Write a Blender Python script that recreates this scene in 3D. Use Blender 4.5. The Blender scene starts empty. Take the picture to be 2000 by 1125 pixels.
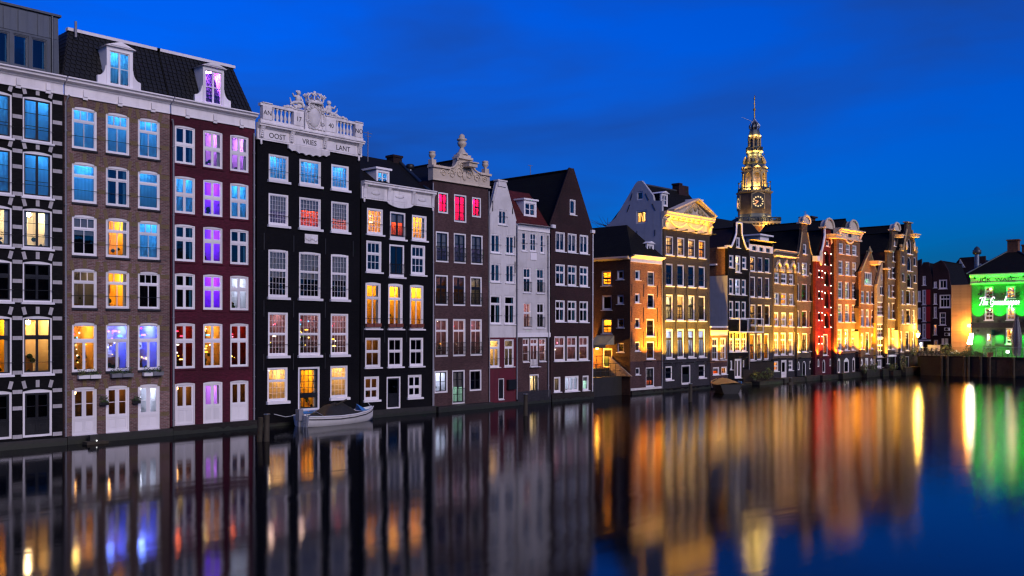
import bpy, math, random
from mathutils import Vector, Matrix
from mathutils.geometry import tessellate_polygon

RND = random.Random(11)
SC = bpy.context.scene
COL = SC.collection
PI = math.pi
def rad(d): return math.radians(d)

# ------------------------------------------------------------------ camera, sky, sun, exposure
# world axes: X runs along the row of houses, Y points away from the water, Z is up; water level is z = 0
F, CX, HY = 1850.0, 1000.0, 645.0        # focal length, centre and horizon measured on the 2000 px wide photograph
HC, D0 = 5.2, 44.3                       # camera height above the water and distance to the row of facades
cam_d = bpy.data.cameras.new('camera')
cam_d.sensor_width = 36.0
cam_d.lens = F / 2000 * 36
cam_d.shift_y = (HY - 562.5) / 2000
cam_d.clip_start, cam_d.clip_end = 0.5, 6000
cam = bpy.data.objects.new('camera', cam_d)
COL.objects.link(cam)
cam.location = (0, -D0, HC)
cam.rotation_euler = (rad(90), 0, -math.asin(0.7373))
SC.camera = cam

K = 0.23                                 # lamps are rated for exposure 0; the long exposure below needs this share of them
SUN_EL, SUN_AZ = 26.0, 260.0             # afterglow behind the camera and to its left (azimuth of the glow, degrees from +X)
W = bpy.data.worlds.new('World'); SC.world = W
W.use_nodes = True
def build_sky():
    nt = W.node_tree; N = nt.nodes; L = nt.links; N.clear()
    out = N.new('ShaderNodeOutputWorld'); bg = N.new('ShaderNodeBackground')
    sky = N.new('ShaderNodeTexSky'); sky.sky_type = 'NISHITA'; sky.sun_disc = False
    sky.sun_elevation = rad(1.8)
    sky.sun_rotation = rad(90 - SUN_AZ)
    sky.altitude = 0; sky.air_density = 1.0; sky.dust_density = 0.3; sky.ozone_density = 9.0
    tint = N.new('ShaderNodeMix'); tint.data_type = 'RGBA'; tint.blend_type = 'MULTIPLY'
    tint.inputs[0].default_value = 1.0
    tint.inputs[7].default_value = (1.0, 1.0, 1.0, 1)
    L.new(sky.outputs[0], tint.inputs[6])
    # thin dark streaks of cloud
    tc = N.new('ShaderNodeTexCoord'); mp = N.new('ShaderNodeMapping')
    mp.inputs['Rotation'].default_value = (rad(8), rad(-7), 0)
    mp.inputs['Scale'].default_value = (1.3, 1.3, 6.0)
    nz = N.new('ShaderNodeTexNoise'); nz.inputs['Scale'].default_value = 1.25
    nz.inputs['Detail'].default_value = 5; nz.inputs['Roughness'].default_value = 0.5
    nz.inputs['Distortion'].default_value = 0.4
    cr = N.new('ShaderNodeValToRGB')
    cr.color_ramp.elements[0].position = 0.37; cr.color_ramp.elements[0].color = (0, 0, 0, 1)
    cr.color_ramp.elements[1].position = 0.60; cr.color_ramp.elements[1].color = (0.8, 0.8, 0.8, 1)
    cl = N.new('ShaderNodeMix'); cl.data_type = 'RGBA'; cl.blend_type = 'MIX'
    cl.inputs[7].default_value = (0.016, 0.075, 0.36, 1)
    L.new(tc.outputs['Generated'], mp.inputs[0]); L.new(mp.outputs[0], nz.inputs[0]); L.new(nz.outputs[0], cr.inputs[0])
    L.new(cr.outputs[0], cl.inputs[0]); L.new(tint.outputs[2], cl.inputs[6])
    L.new(cl.outputs[2], bg.inputs[0])
    bg.inputs[1].default_value = 0.15
    L.new(bg.outputs[0], out.inputs[0])
build_sky()

sun_d = bpy.data.lights.new('sun', 'SUN')
sun_d.energy = 1.7 * K; sun_d.angle = rad(32); sun_d.color = (1.0, 0.86, 0.84)
sun = bpy.data.objects.new('sun', sun_d); COL.objects.link(sun)
_sv = Vector((math.cos(rad(SUN_AZ)) * math.cos(rad(SUN_EL)), math.sin(rad(SUN_AZ)) * math.cos(rad(SUN_EL)), math.sin(rad(SUN_EL))))
sun.rotation_euler = _sv.to_track_quat('Z', 'Y').to_euler()

SC.view_settings.view_transform = 'Standard'; SC.view_settings.look = 'None'
SC.view_settings.gamma = 1; SC.view_settings.use_curve_mapping = False
SC.view_settings.exposure = 2.28
SC.render.engine = 'CYCLES'
cy = SC.cycles
cy.use_denoising = True
cy.use_light_tree = True
cy.max_bounces = 6; cy.diffuse_bounces = 2; cy.glossy_bounces = 3; cy.transparent_max_bounces = 12
cy.sample_clamp_indirect = 2; cy.caustics_reflective = False; cy.caustics_refractive = False
cy.filter_width = 1.3

# ------------------------------------------------------------------ measuring: photograph -> places in the world
def ray(px):
    u = (px - CX) / F
    return u * 0.6756 + 0.7373, -u * 0.7373 + 0.6756
def S(px, yo=0.0):
    a, b = ray(px); return (D0 + yo) * a / b
def Zf(px, py, yo=0.0):
    a, b = ray(px); return HC + (HY - py) / F * (D0 + yo) / b
def Ys(px, s):
    a, b = ray(px); return s * b / a - D0
def Zs(px, py, s):
    a, b = ray(px); return HC + (HY - py) / F * s / a

# ------------------------------------------------------------------ colours and materials
def hx(h, k=1.0):
    h = h.lstrip('#'); o = []
    for i in (0, 2, 4):
        c = int(h[i:i+2], 16) / 255
        o.append((c / 12.92 if c <= 0.04045 else ((c + 0.055) / 1.055) ** 2.4) * k)
    return (*o, 1.0)
MATS = {}
def new_mat(name):
    m = bpy.data.materials.new(name); m.use_nodes = True
    n = m.node_tree.nodes; n.clear()
    out = n.new('ShaderNodeOutputMaterial')
    MATS[name] = m
    return m, n, m.node_tree.links, out
def mixc(n, L, fac, c1, c2, mode='MIX'):
    x = n.new('ShaderNodeMix'); x.data_type = 'RGBA'; x.blend_type = mode
    for k, v in ((0, fac), (6, c1), (7, c2)):
        if hasattr(v, 'links') or hasattr(v, 'is_linked'): L.new(v, x.inputs[k])
        else: x.inputs[k].default_value = v
    return x.outputs[2]
def ramp(n, L, src, p0, p1, v0=0.0, v1=1.0):
    r = n.new('ShaderNodeMapRange'); r.inputs[1].default_value = p0; r.inputs[2].default_value = p1
    r.inputs[3].default_value = v0; r.inputs[4].default_value = v1
    L.new(src, r.inputs[0]); return r.outputs[0]
def uvec(n, L):
    tc = n.new('ShaderNodeTexCoord'); sp = n.new('ShaderNodeSeparateXYZ'); L.new(tc.outputs['Object'], sp.inputs[0])
    ad = n.new('ShaderNodeMath'); ad.operation = 'ADD'; L.new(sp.outputs[0], ad.inputs[0]); L.new(sp.outputs[1], ad.inputs[1])
    cb = n.new('ShaderNodeCombineXYZ'); L.new(ad.outputs[0], cb.inputs[0]); L.new(sp.outputs[2], cb.inputs[1])
    return tc, cb.outputs[0]
def noise(n, L, vec, scale, detail=4, rough=0.55, dist=0.0):
    z = n.new('ShaderNodeTexNoise'); z.inputs['Scale'].default_value = scale
    z.inputs['Detail'].default_value = detail; z.inputs['Roughness'].default_value = rough
    z.inputs['Distortion'].default_value = dist
    if vec is not None: L.new(vec, z.inputs[0])
    return z.outputs[0]
def stretch(n, L, vec, sc):
    m = n.new('ShaderNodeMapping'); m.inputs['Scale'].default_value = sc; L.new(vec, m.inputs[0]); return m.outputs[0]
def bumped(n, L, height, strength, distance):
    b = n.new('ShaderNodeBump'); b.inputs['Strength'].default_value = strength; b.inputs['Distance'].default_value = distance
    L.new(height, b.inputs['Height']); return b.outputs[0]
def mat_brick(name, c1, c2, mortar, rough=0.75, bw=0.215, bh=0.068, soot=0.45):
    m, n, L, out = new_mat(name)
    p = n.new('ShaderNodeBsdfPrincipled'); L.new(p.outputs[0], out.inputs[0])
    tc, v = uvec(n, L)
    b = n.new('ShaderNodeTexBrick'); L.new(v, b.inputs[0])
    b.inputs['Scale'].default_value = 1.0; b.inputs['Brick Width'].default_value = bw; b.inputs['Row Height'].default_value = bh
    b.inputs['Mortar Size'].default_value = 0.009; b.inputs['Mortar Smooth'].default_value = 0.3; b.inputs['Bias'].default_value = -0.1
    b.inputs['Color1'].default_value = c1; b.inputs['Color2'].default_value = c2; b.inputs['Mortar'].default_value = mortar
    big = noise(n, L, tc.outputs['Object'], 0.6, 6, 0.6, 0.3)
    streak = noise(n, L, stretch(n, L, tc.outputs['Object'], (2.2, 2.2, 0.25)), 1.0, 5)
    c = mixc(n, L, ramp(n, L, big, 0.35, 0.75, 0.0, soot), b.outputs[0], (0.02, 0.018, 0.018, 1))
    c = mixc(n, L, ramp(n, L, streak, 0.5, 0.8, 0.0, soot * 0.7), c, (0.03, 0.026, 0.024, 1))
    patch = noise(n, L, tc.outputs['Object'], 0.33, 3, 0.5, 1.0); tone = noise(n, L, stretch(n, L, v, (4.6, 14.5, 1)), 1.0, 1)
    c = mixc(n, L, 1.0, c, ramp(n, L, patch, 0.3, 0.7, 0.62, 1.12), 'MULTIPLY'); c = mixc(n, L, 1.0, c, ramp(n, L, tone, 0.3, 0.7, 0.72, 1.22), 'MULTIPLY')
    L.new(c, p.inputs['Base Color']); p.inputs['Roughness'].default_value = rough; p.inputs['Specular IOR Level'].default_value = 0.1 if name in ('tar_brick', 'black_brick') else 0.25
    fine = noise(n, L, tc.outputs['Object'], 40, 3)
    mx = n.new('ShaderNodeMath'); mx.operation = 'MULTIPLY_ADD'; L.new(b.outputs['Fac'], mx.inputs[0]); mx.inputs[1].default_value = -1.0; L.new(fine, mx.inputs[2])
    L.new(bumped(n, L, mx.outputs[0], 0.6, 0.012), p.inputs['Normal'])
    return m
def mat_paint(name, c, rough=0.5, dirt=0.35, dcol=(0.06, 0.055, 0.05, 1), bump=0.25, metal=0.0, scale=1.0):
    m, n, L, out = new_mat(name)
    p = n.new('ShaderNodeBsdfPrincipled'); L.new(p.outputs[0], out.inputs[0])
    tc = n.new('ShaderNodeTexCoord'); o = tc.outputs['Object']
    big = noise(n, L, o, 0.9 * scale, 6, 0.65, 0.5)
    st = noise(n, L, stretch(n, L, o, (3.5 * scale, 3.5 * scale, 0.3 * scale)), 1.0, 5)
    cc = mixc(n, L, ramp(n, L, big, 0.45, 0.8, 0.0, dirt), c, dcol)
    cc = mixc(n, L, ramp(n, L, st, 0.52, 0.8, 0.0, dirt), cc, dcol)
    oi = n.new('ShaderNodeObjectInfo')
    cc = mixc(n, L, 1.0, cc, ramp(n, L, oi.outputs['Random'], 0, 1, 0.84, 1.04), 'MULTIPLY')
    L.new(cc, p.inputs['Base Color']); p.inputs['Metallic'].default_value = metal
    L.new(ramp(n, L, big, 0.3, 0.7, rough * 0.85, min(1, rough * 1.2)), p.inputs['Roughness'])
    if bump:
        L.new(bumped(n, L, noise(n, L, o, 18 * scale, 4), bump, 0.01), p.inputs['Normal'])
    return m
def mat_emit(name, c, s):
    m, n, L, out = new_mat(name)
    e = n.new('ShaderNodeEmission'); e.inputs[0].default_value = c; e.inputs[1].default_value = s * K
    L.new(e.outputs[0], out.inputs[0]); return m
def mat_glass(name, ior=2.3, tint=(0.95, 0.97, 0.97, 1)):
    m, n, L, out = new_mat(name)
    t = n.new('ShaderNodeBsdfTransparent'); t.inputs[0].default_value = tint
    g = n.new('ShaderNodeBsdfGlossy'); g.inputs['Roughness'].default_value = 0.015
    fr = n.new('ShaderNodeFresnel'); fr.inputs[0].default_value = ior
    tc = n.new('ShaderNodeTexCoord')
    nm = bumped(n, L, noise(n, L, tc.outputs['Object'], 2.2, 2), 0.10, 0.02)
    L.new(nm, g.inputs['Normal'])
    x = n.new('ShaderNodeMixShader'); L.new(fr.outputs[0], x.inputs[0]); L.new(t.outputs[0], x.inputs[1]); L.new(g.outputs[0], x.inputs[2])
    L.new(x.outputs[0], out.inputs[0]); return m
def mat_tile(name, c, c2, row=0.2, wid=0.22, rough=0.55):
    """roof tiles too small to tell apart: relief of courses and rolls"""
    m, n, L, out = new_mat(name)
    p = n.new('ShaderNodeBsdfPrincipled'); L.new(p.outputs[0], out.inputs[0])
    tc, v = uvec(n, L)
    b = n.new('ShaderNodeTexBrick'); L.new(v, b.inputs[0])
    b.inputs['Scale'].default_value = 1.0; b.inputs['Brick Width'].default_value = wid; b.inputs['Row Height'].default_value = row
    b.inputs['Mortar Size'].default_value = 0.012; b.inputs['Mortar Smooth'].default_value = 0.6; b.offset = 0.0
    b.inputs['Color1'].default_value = c; b.inputs['Color2'].default_value = c2; b.inputs['Mortar'].default_value = (c[0]*.4, c[1]*.4, c[2]*.4, 1)
    big = noise(n, L, tc.outputs['Object'], 1.1, 5)
    L.new(mixc(n, L, ramp(n, L, big, 0.5, 0.8, 0, 0.5), b.outputs[0], (0.012, 0.014, 0.010, 1)), p.inputs['Base Color'])
    p.inputs['Roughness'].default_value = rough; p.inputs['Specular IOR Level'].default_value = 0.15
    mx = n.new('ShaderNodeMath'); mx.operation = 'MULTIPLY'; L.new(b.outputs['Fac'], mx.inputs[0]); mx.inputs[1].default_value = -1.0
    L.new(bumped(n, L, mx.outputs[0], 0.8, 0.03), p.inputs['Normal'])
    return m

M = MATS
mat_brick('brown_brick', hx('#8a6461'), hx('#6c4b4b'), hx('#968b87'), soot=0.35)
mat_brick('yellow_brick', hx('#8f744a'), hx('#7c6442'), hx('#8f8577'), soot=0.25)
mat_brick('maroon_brick', hx('#5a1a30'), hx('#541629'), hx('#501528'), soot=0.22)
mat_brick('black_brick', (0.006, 0.0055, 0.007, 1), (0.009, 0.008, 0.010, 1), (0.006, 0.006, 0.007, 1), rough=0.6, soot=0.15)
mat_brick('tar_brick', (0.005, 0.0045, 0.0065, 1), (0.0065, 0.006, 0.008, 1), (0.005, 0.005, 0.006, 1), rough=0.55, soot=0.1)
mat_brick('dark_brown_brick', hx('#573b3e'), hx('#493034'), hx('#5c4a48'), soot=0.3)
mat_brick('umber_brick', hx('#3a2224'), hx('#2e1a1d'), hx('#3a2728'), soot=0.35)
mat_brick('rust_brick', hx('#8c5638'), hx('#774327'), hx('#8a7a66'), soot=0.3)
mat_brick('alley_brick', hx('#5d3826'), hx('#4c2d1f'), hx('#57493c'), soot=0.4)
mat_brick('grey_brick', hx('#4a444b'), hx('#514b52'), hx('#504a50'), soot=0.25)
mat_brick('slate_brick', hx('#37353e'), hx('#2f2e36'), hx('#333138'), soot=0.2)
mat_brick('taupe_brick', hx('#6a5848'), hx('#5c4b3e'), hx('#6a6055'), soot=0.3)
mat_brick('red_brick', hx('#7c1f1b'), hx('#701a18'), hx('#6a1d1a'), soot=0.15)
mat_brick('orange_brick', hx('#95613f'), hx('#855434'), hx('#93806a'), soot=0.25)
mat_brick('pale_brick', hx('#a5978a'), hx('#97897c'), hx('#988d82'), soot=0.2)
mat_brick('quay_brick', hx('#2c2623'), hx('#241f1d'), hx('#2f2a26'), soot=0.6, bw=0.4, bh=0.16)
mat_paint('white_paint', hx('#ece6ea'), 0.45, 0.2, hx('#6d6763'))
mat_paint('white_trim', hx('#f0ebef'), 0.4, 0.10, hx('#8d8783'), bump=0.1)
mat_paint('cream_paint', hx('#d3c3b1'), 0.5, 0.35, hx('#5b5046'))
mat_paint('carved_stone', hx('#ebe5e8'), 0.6, 0.4, hx('#55504c'), bump=0.5)
mat_paint('white_stucco', hx('#d6d1d3'), 0.7, 0.35, hx('#79726e'), bump=0.4)
mat_paint('band_stone', hx('#b9b3b6'), 0.6, 0.3, hx('#6a6562'))
mat_paint('grey_stucco', hx('#a9a9b2'), 0.7, 0.3, hx('#6b6a70'), bump=0.4)
mat_paint('red_stucco', hx('#5c1524'), 0.6, 0.4, hx('#2a0c14'), bump=0.3)
mat_paint('black_sash', (0.010, 0.010, 0.012, 1), 0.35, 0.1, bump=0.0)
mat_paint('green_sash', hx('#123f38'), 0.4, 0.1, bump=0.0)
mat_paint('zinc', hx('#5b6068'), 0.42, 0.4, hx('#33363c'), metal=0.55)
mat_paint('pipe_grey', hx('#8b8a92'), 0.45, 0.3, metal=0.2)
mat_paint('iron', (0.012, 0.012, 0.013, 1), 0.5, 0.1, bump=0.0)
mat_paint('steel', hx('#a0a4ac'), 0.3, 0.2, metal=0.9, bump=0.0)
mat_paint('black_tile', (0.008, 0.008, 0.0095, 1), 0.6, 0.3, (0.014, 0.015, 0.011, 1))
mat_tile('pantile_black', (0.006, 0.0055, 0.006, 1), (0.008, 0.007, 0.007, 1), rough=0.8)
mat_tile('pantile_red', hx('#5a2523'), hx('#4b1d1d'))
mat_tile('pantile_brown', hx('#2a1c1a'), hx('#221616'))
mat_paint('wet_stone', hx('#2b2825'), 0.55, 0.6, hx('#14170f'), bump=0.6)
mat_paint('wood_post', hx('#3a3226'), 0.8, 0.5, hx('#1b1e12'), bump=0.6, scale=2)
mat_paint('cloth', hx('#dcdcde'), 0.9, 0.05, bump=0.0)
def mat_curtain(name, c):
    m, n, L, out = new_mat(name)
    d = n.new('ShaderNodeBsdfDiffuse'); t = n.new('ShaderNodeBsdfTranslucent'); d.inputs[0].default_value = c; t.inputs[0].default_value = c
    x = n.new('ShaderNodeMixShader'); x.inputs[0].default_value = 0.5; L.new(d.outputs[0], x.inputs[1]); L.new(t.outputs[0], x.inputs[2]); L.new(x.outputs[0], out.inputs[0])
mat_curtain('sky_tint_cloth', hx('#7ccfff'))  # cyan of the mirrored evening sky is put into the cloth colour
mat_paint('blind', hx('#b9b4b8'), 0.8, 0.05, bump=0.0)
mat_paint('terracotta', hx('#7a3f33'), 0.8, 0.3)
mat_paint('gold_paint', hx('#c79a3c'), 0.35, 0.2, metal=0.6)
mat_paint('blue_paint', hx('#3f7fc4'), 0.45, 0.15)
mat_paint('hull_white', hx('#e6e4e8'), 0.3, 0.15, hx('#7f7d77'))
mat_paint('canvas_black', (0.012, 0.012, 0.013, 1), 0.7, 0.2)
mat_paint('canvas_gold', hx('#b08a4c'), 0.6, 0.3)
mat_paint('lettering', (0.010, 0.010, 0.012, 1), 0.5, 0.0, bump=0.0)
mat_paint('lead_roof', hx('#3a4450'), 0.4, 0.3, hx('#20262c'), metal=0.3)
mat_paint('sandstone', hx('#a89470'), 0.7, 0.4, hx('#4a4032'))
mat_paint('shutter_black', (0.014, 0.014, 0.016, 1), 0.5, 0.1)
mat_paint('shutter_red', hx('#a3161c'), 0.45, 0.1)
mat_paint('awning_cloth', hx('#8f8a78'), 0.85, 0.3)
mat_paint('banner_cloth', hx('#b9b4c4'), 0.8, 0.2)
mat_paint('bark', hx('#33281e'), 0.9, 0.3)
mat_paint('beige_panel', hx('#b49b80'), 0.6, 0.25)
mat_glass('window_glass')
mat_brick('pub_brick', hx('#4d5a49'), hx('#424f40'), hx('#5a6456'), soot=0.3)
def mat_leaf(name, c):
    m, n, L, out = new_mat(name)
    p = n.new('ShaderNodeBsdfPrincipled'); L.new(p.outputs[0], out.inputs[0])
    oi = n.new('ShaderNodeNewGeometry')
    hs = n.new('ShaderNodeHueSaturation'); hs.inputs['Color'].default_value = c
    L.new(ramp(n, L, oi.outputs['Random Per Island'], 0, 1, 0.55, 1.5), hs.inputs['Value'])
    L.new(hs.outputs[0], p.inputs['Base Color']); p.inputs['Roughness'].default_value = 0.6
    return m
mat_leaf('leaf', (0.055, 0.085, 0.022, 1))
mat_paint('algae', hx('#23261a'), 0.5, 0.6, hx('#0f120b'), bump=0.8, scale=2)
mat_leaf('moss', (0.05, 0.055, 0.02, 1))

# ------------------------------------------------------------------ mesh builder
class MB:
    def __init__(s): s.v = []; s.f = []; s.m = []; s.sm = []
    def add(s, vs, fs, mi=0, smooth=False):
        o = len(s.v); s.v += [tuple(p) for p in vs]
        for f in fs: s.f.append(tuple(i + o for i in f)); s.m.append(mi); s.sm.append(smooth)
        return s
    def box(s, x0, x1, y0, y1, z0, z1, mi=0):
        vs = [(x0,y0,z0),(x1,y0,z0),(x1,y1,z0),(x0,y1,z0),(x0,y0,z1),(x1,y0,z1),(x1,y1,z1),(x0,y1,z1)]
        return s.add(vs, [(0,3,2,1),(4,5,6,7),(0,1,5,4),(1,2,6,5),(2,3,7,6),(3,0,4,7)], mi)
    def quad(s, a, b, c, d, mi=0): return s.add([a, b, c, d], [(0, 1, 2, 3)], mi)
    def tri(s, a, b, c, mi=0): return s.add([a, b, c], [(0, 1, 2)], mi)
    def tube(s, pts, r, n=6, mi=0, caps=True, smooth=True):
        pts = [Vector(p) for p in pts]; k = len(pts); rs = r if isinstance(r, (list, tuple)) else [r] * k
        vs = []; up = Vector((0, 0, 1))
        for i, p in enumerate(pts):
            t = (pts[min(i+1, k-1)] - pts[max(i-1, 0)])
            t = t.normalized() if t.length > 1e-9 else up
            a = t.cross(up if abs(t.z) < 0.95 else Vector((1, 0, 0))).normalized(); b = t.cross(a)
            for j in range(n):
                w = 2 * PI * j / n + PI / n
                vs.append(p + a * (math.cos(w) * rs[i]) + b * (math.sin(w) * rs[i]))
        fs = [(i*n+j, i*n+(j+1) % n, (i+1)*n+(j+1) % n, (i+1)*n+j) for i in range(k-1) for j in range(n)]
        s.add(vs, fs, mi, smooth)
        if caps: s.add(vs[:n], [tuple(range(n))], mi); s.add(vs[-n:], [tuple(range(n))[::-1]], mi)
        return s
    def lathe(s, prof, c=(0, 0, 0), n=10, mi=0, smooth=True, rot=0.0, sy=1.0):
        vs = []
        for (r, z) in prof:
            for j in range(n):
                w = 2 * PI * j / n + rot
                vs.append((c[0] + r * math.cos(w), c[1] + r * math.sin(w) * sy, c[2] + z))
        fs = [(i*n+j, i*n+(j+1) % n, (i+1)*n+(j+1) % n, (i+1)*n+j) for i in range(len(prof)-1) for j in range(n)]
        s.add(vs, fs, mi, smooth)
        s.add(vs[:n], [tuple(range(n))[::-1]], mi); s.add(vs[-n:], [tuple(range(n))], mi)
        return s
    def ball(s, c, rx, ry=None, rz=None, n=8, k=6, mi=0):
        ry = rx if ry is None else ry; rz = rx if rz is None else rz
        vs = [(c[0], c[1], c[2] - rz)]
        for i in range(1, k):
            p = -PI/2 + PI * i / k
            for j in range(n):
                w = 2 * PI * j / n
                vs.append((c[0] + rx*math.cos(p)*math.cos(w), c[1] + ry*math.cos(p)*math.sin(w), c[2] + rz*math.sin(p)))
        vs.append((c[0], c[1], c[2] + rz))
        fs = [(0, 1+(j+1) % n, 1+j) for j in range(n)]
        for i in range(k-2):
            fs += [(1+i*n+j, 1+i*n+(j+1) % n, 1+(i+1)*n+(j+1) % n, 1+(i+1)*n+j) for j in range(n)]
        e = len(vs)-1; b = 1+(k-2)*n
        fs += [(b+j, b+(j+1) % n, e) for j in range(n)]
        return s.add(vs, fs, mi, True)
    def slab(s, outer, holes=(), y0=0.0, y1=0.1, mi=0, back=True, edge=True, mie=None):
        """polygon in the XZ plane with holes, given thickness from y0 (front) to y1"""
        loops = [list(outer)] + [list(h) for h in holes]
        flat = [p for lp in loops for p in lp]
        tris = tessellate_polygon([[Vector((p[0], p[1], 0)) for p in lp] for lp in loops])
        fs = []
        for t in tris:
            a, b, c = (flat[i] for i in t)
            ar = (b[0]-a[0])*(c[1]-a[1]) - (b[1]-a[1])*(c[0]-a[0])
            if abs(ar) < 1e-10: continue
            fs.append(t if ar > 0 else (t[0], t[2], t[1]))
        s.add([(p[0], y0, p[1]) for p in flat], fs, mi)
        if back: s.add([(p[0], y1, p[1]) for p in flat], [f[::-1] for f in fs], mi)
        if edge:
            for q, lp in enumerate(loops):
                ar = sum(lp[i][0]*lp[(i+1) % len(lp)][1] - lp[(i+1) % len(lp)][0]*lp[i][1] for i in range(len(lp)))
                ccw = ar > 0
                for i in range(len(lp)):
                    a, b = lp[i], lp[(i+1) % len(lp)]
                    if (q == 0) != ccw: a, b = b, a
                    s.quad((a[0], y0, a[1]), (a[0], y1, a[1]), (b[0], y1, b[1]), (b[0], y0, b[1]), mi if mie is None else mie)
        return s
    def profx(s, prof, x0, x1, mi=0):
        """profile of (y,z) points swept along x"""
        n = len(prof)
        vs = [(x0, y, z) for y, z in prof] + [(x1, y, z) for y, z in prof]
        fs = [(i, (i+1) % n, n+(i+1) % n, n+i) for i in range(n)] + [tuple(range(n))[::-1], tuple(range(n, 2*n))]
        return s.add(vs, fs, mi)
    def build(s, name, mats, parent=None, loc=(0, 0, 0), rot=0.0, kind=None, label=None):
        me = bpy.data.meshes.new(name)
        me.from_pydata(s.v, [], s.f)
        for m in (mats if isinstance(mats, (list, tuple)) else [mats]): me.materials.append(M[m] if isinstance(m, str) else m)
        if s.f:
            me.polygons.foreach_set('material_index', s.m); me.polygons.foreach_set('use_smooth', s.sm)
        o = bpy.data.objects.new(name, me); COL.objects.link(o)
        o.location = loc; o.rotation_euler = (0, 0, rot)
        if parent is not None: o.parent = parent
        if kind: o['kind'] = kind
        if label: o['label'] = label
        return o
def inst(name, mesh, parent=None, loc=(0, 0, 0), rot=(0, 0, 0), scale=(1, 1, 1)):
    o = bpy.data.objects.new(name, mesh); COL.objects.link(o)
    o.location = loc; o.rotation_euler = rot; o.scale = scale
    if parent is not None: o.parent = parent
    return o
def tag(o, label, cat, group=None):
    o['label'] = label; o['category'] = cat
    if group: o['group'] = group
    return o
def thing(name, label, cat, loc=(0, 0, 0), rz=0.0, group=None):
    o = bpy.data.objects.new(name, None); COL.objects.link(o)
    o.location = loc; o.rotation_euler = (0, 0, rz); o.empty_display_size = 0.3
    return tag(o, label, cat, group)
def copy_thing(o, loc, rz=None, label=None, scale=None):
    def cp(src, par):
        c = src.copy(); COL.objects.link(c)
        if par is not None: c.parent = par
        for ch in src.children: cp(ch, c)
        return c
    r = cp(o, None); r.location = loc
    if rz is not None: r.rotation_euler = (0, 0, rz)
    if scale: r.scale = (scale,) * 3
    if label: r['label'] = label
    return r
_u = MB().box(0, 1, 0, 1, 0, 1).build('unit', 'white_paint'); UNIT = {}
_um = _u.data; bpy.data.objects.remove(_u)
def unit(mat):
    if mat not in UNIT:
        me = _um.copy(); me.name = 'block'; me.materials.clear(); me.materials.append(M[mat]); UNIT[mat] = me
    return UNIT[mat]
_p = MB().quad((0, 0, 0), (1, 0, 0), (1, 0, 1), (0, 0, 1)).build('pane', 'window_glass')
PANE = _p.data; bpy.data.objects.remove(_p)
FLOOD = 38.0; ROOMK = 4.0
# ------------------------------------------------------------------ rooms behind the windows
def lampmat(c, s):
    k = 'lamp_%s_%g' % (c, s)
    if k not in M: mat_emit(k, hx(c), s)
    return k
def wallmat(c):
    k = 'room_' + c
    if k not in M:
        m, n, L, out = new_mat(k)
        p = n.new('ShaderNodeBsdfDiffuse'); p.inputs[0].default_value = hx(c); L.new(p.outputs[0], out.inputs[0])
    return k
#        wall colour, lamp colour, lamp strength, furnished, curtain
ROOMS = {
    'dark':   ('#15131a', None, 0, 0, None),
    'sky':    ('#8aa4b8', '#86d2ff', 13, 0, 'full'),  # added cool lamp behind cyan curtains imitates sky mirrored in the glass
    'half':   ('#1a1a22', None, 0, 0, 'sides'),
    'blinds': ('#1a1a22', None, 0, 0, 'blind'),
    'dim':    ('#6b5a44', '#ffb060', 14, 1, None),
    'warm':   ('#e0c69a', '#ffd596', 62, 1, None),
    'cream':  ('#e9dcc0', '#ffe6bd', 60, 1, 'sides'),
    'yellow': ('#e2b24a', '#ffcb60', 75, 1, 'sides'),
    'gold':   ('#e0b050', '#ffc55c', 50, 0, None),
    'orange': ('#d08a4a', '#ff8a35', 40, 1, 'blind'),
    'peach':  ('#d0a090', '#ff9a70', 20, 0, 'blind'),
    'lilac':  ('#8a8096', '#d8c0e0', 7, 0, 'blind'),
    'pink':   ('#e04a78', '#ff2e80', 60, 0, None),
    'purple': ('#a070e0', '#b05cff', 80, 1, None),
    'mauve':  ('#d8b8e8', '#e0a8ff', 36, 1, 'sides'),
    'blue':   ('#7f90e8', '#4a6cff', 80, 1, None),
    'white':  ('#d8d8e4', '#e4ecff', 42, 1, None),
    'grey':   ('#8a8680', '#ffd9b0', 12, 1, None),
    'mint':   ('#c9d8d0', '#d8fff0', 30, 0, 'blind'),
    'bar':    ('#4a2018', '#ff6a38', 20, 2, None),
    'barw':   ('#b08a50', '#ffc868', 34, 2, None),
    'party':  ('#a8a4e0', '#6a86ff', 46, 2, None),
    'cafe':   ('#6a5460', '#ffcdb8', 17, 2, None),
}
TINT = ['#ff3050', '#ffb030', '#ffe9c0', '#ff6a20', '#ffd060', '#ff80a0', '#fff4e0', '#40a0ff']
for _c in TINT: lampmat(_c, 9)
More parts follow.
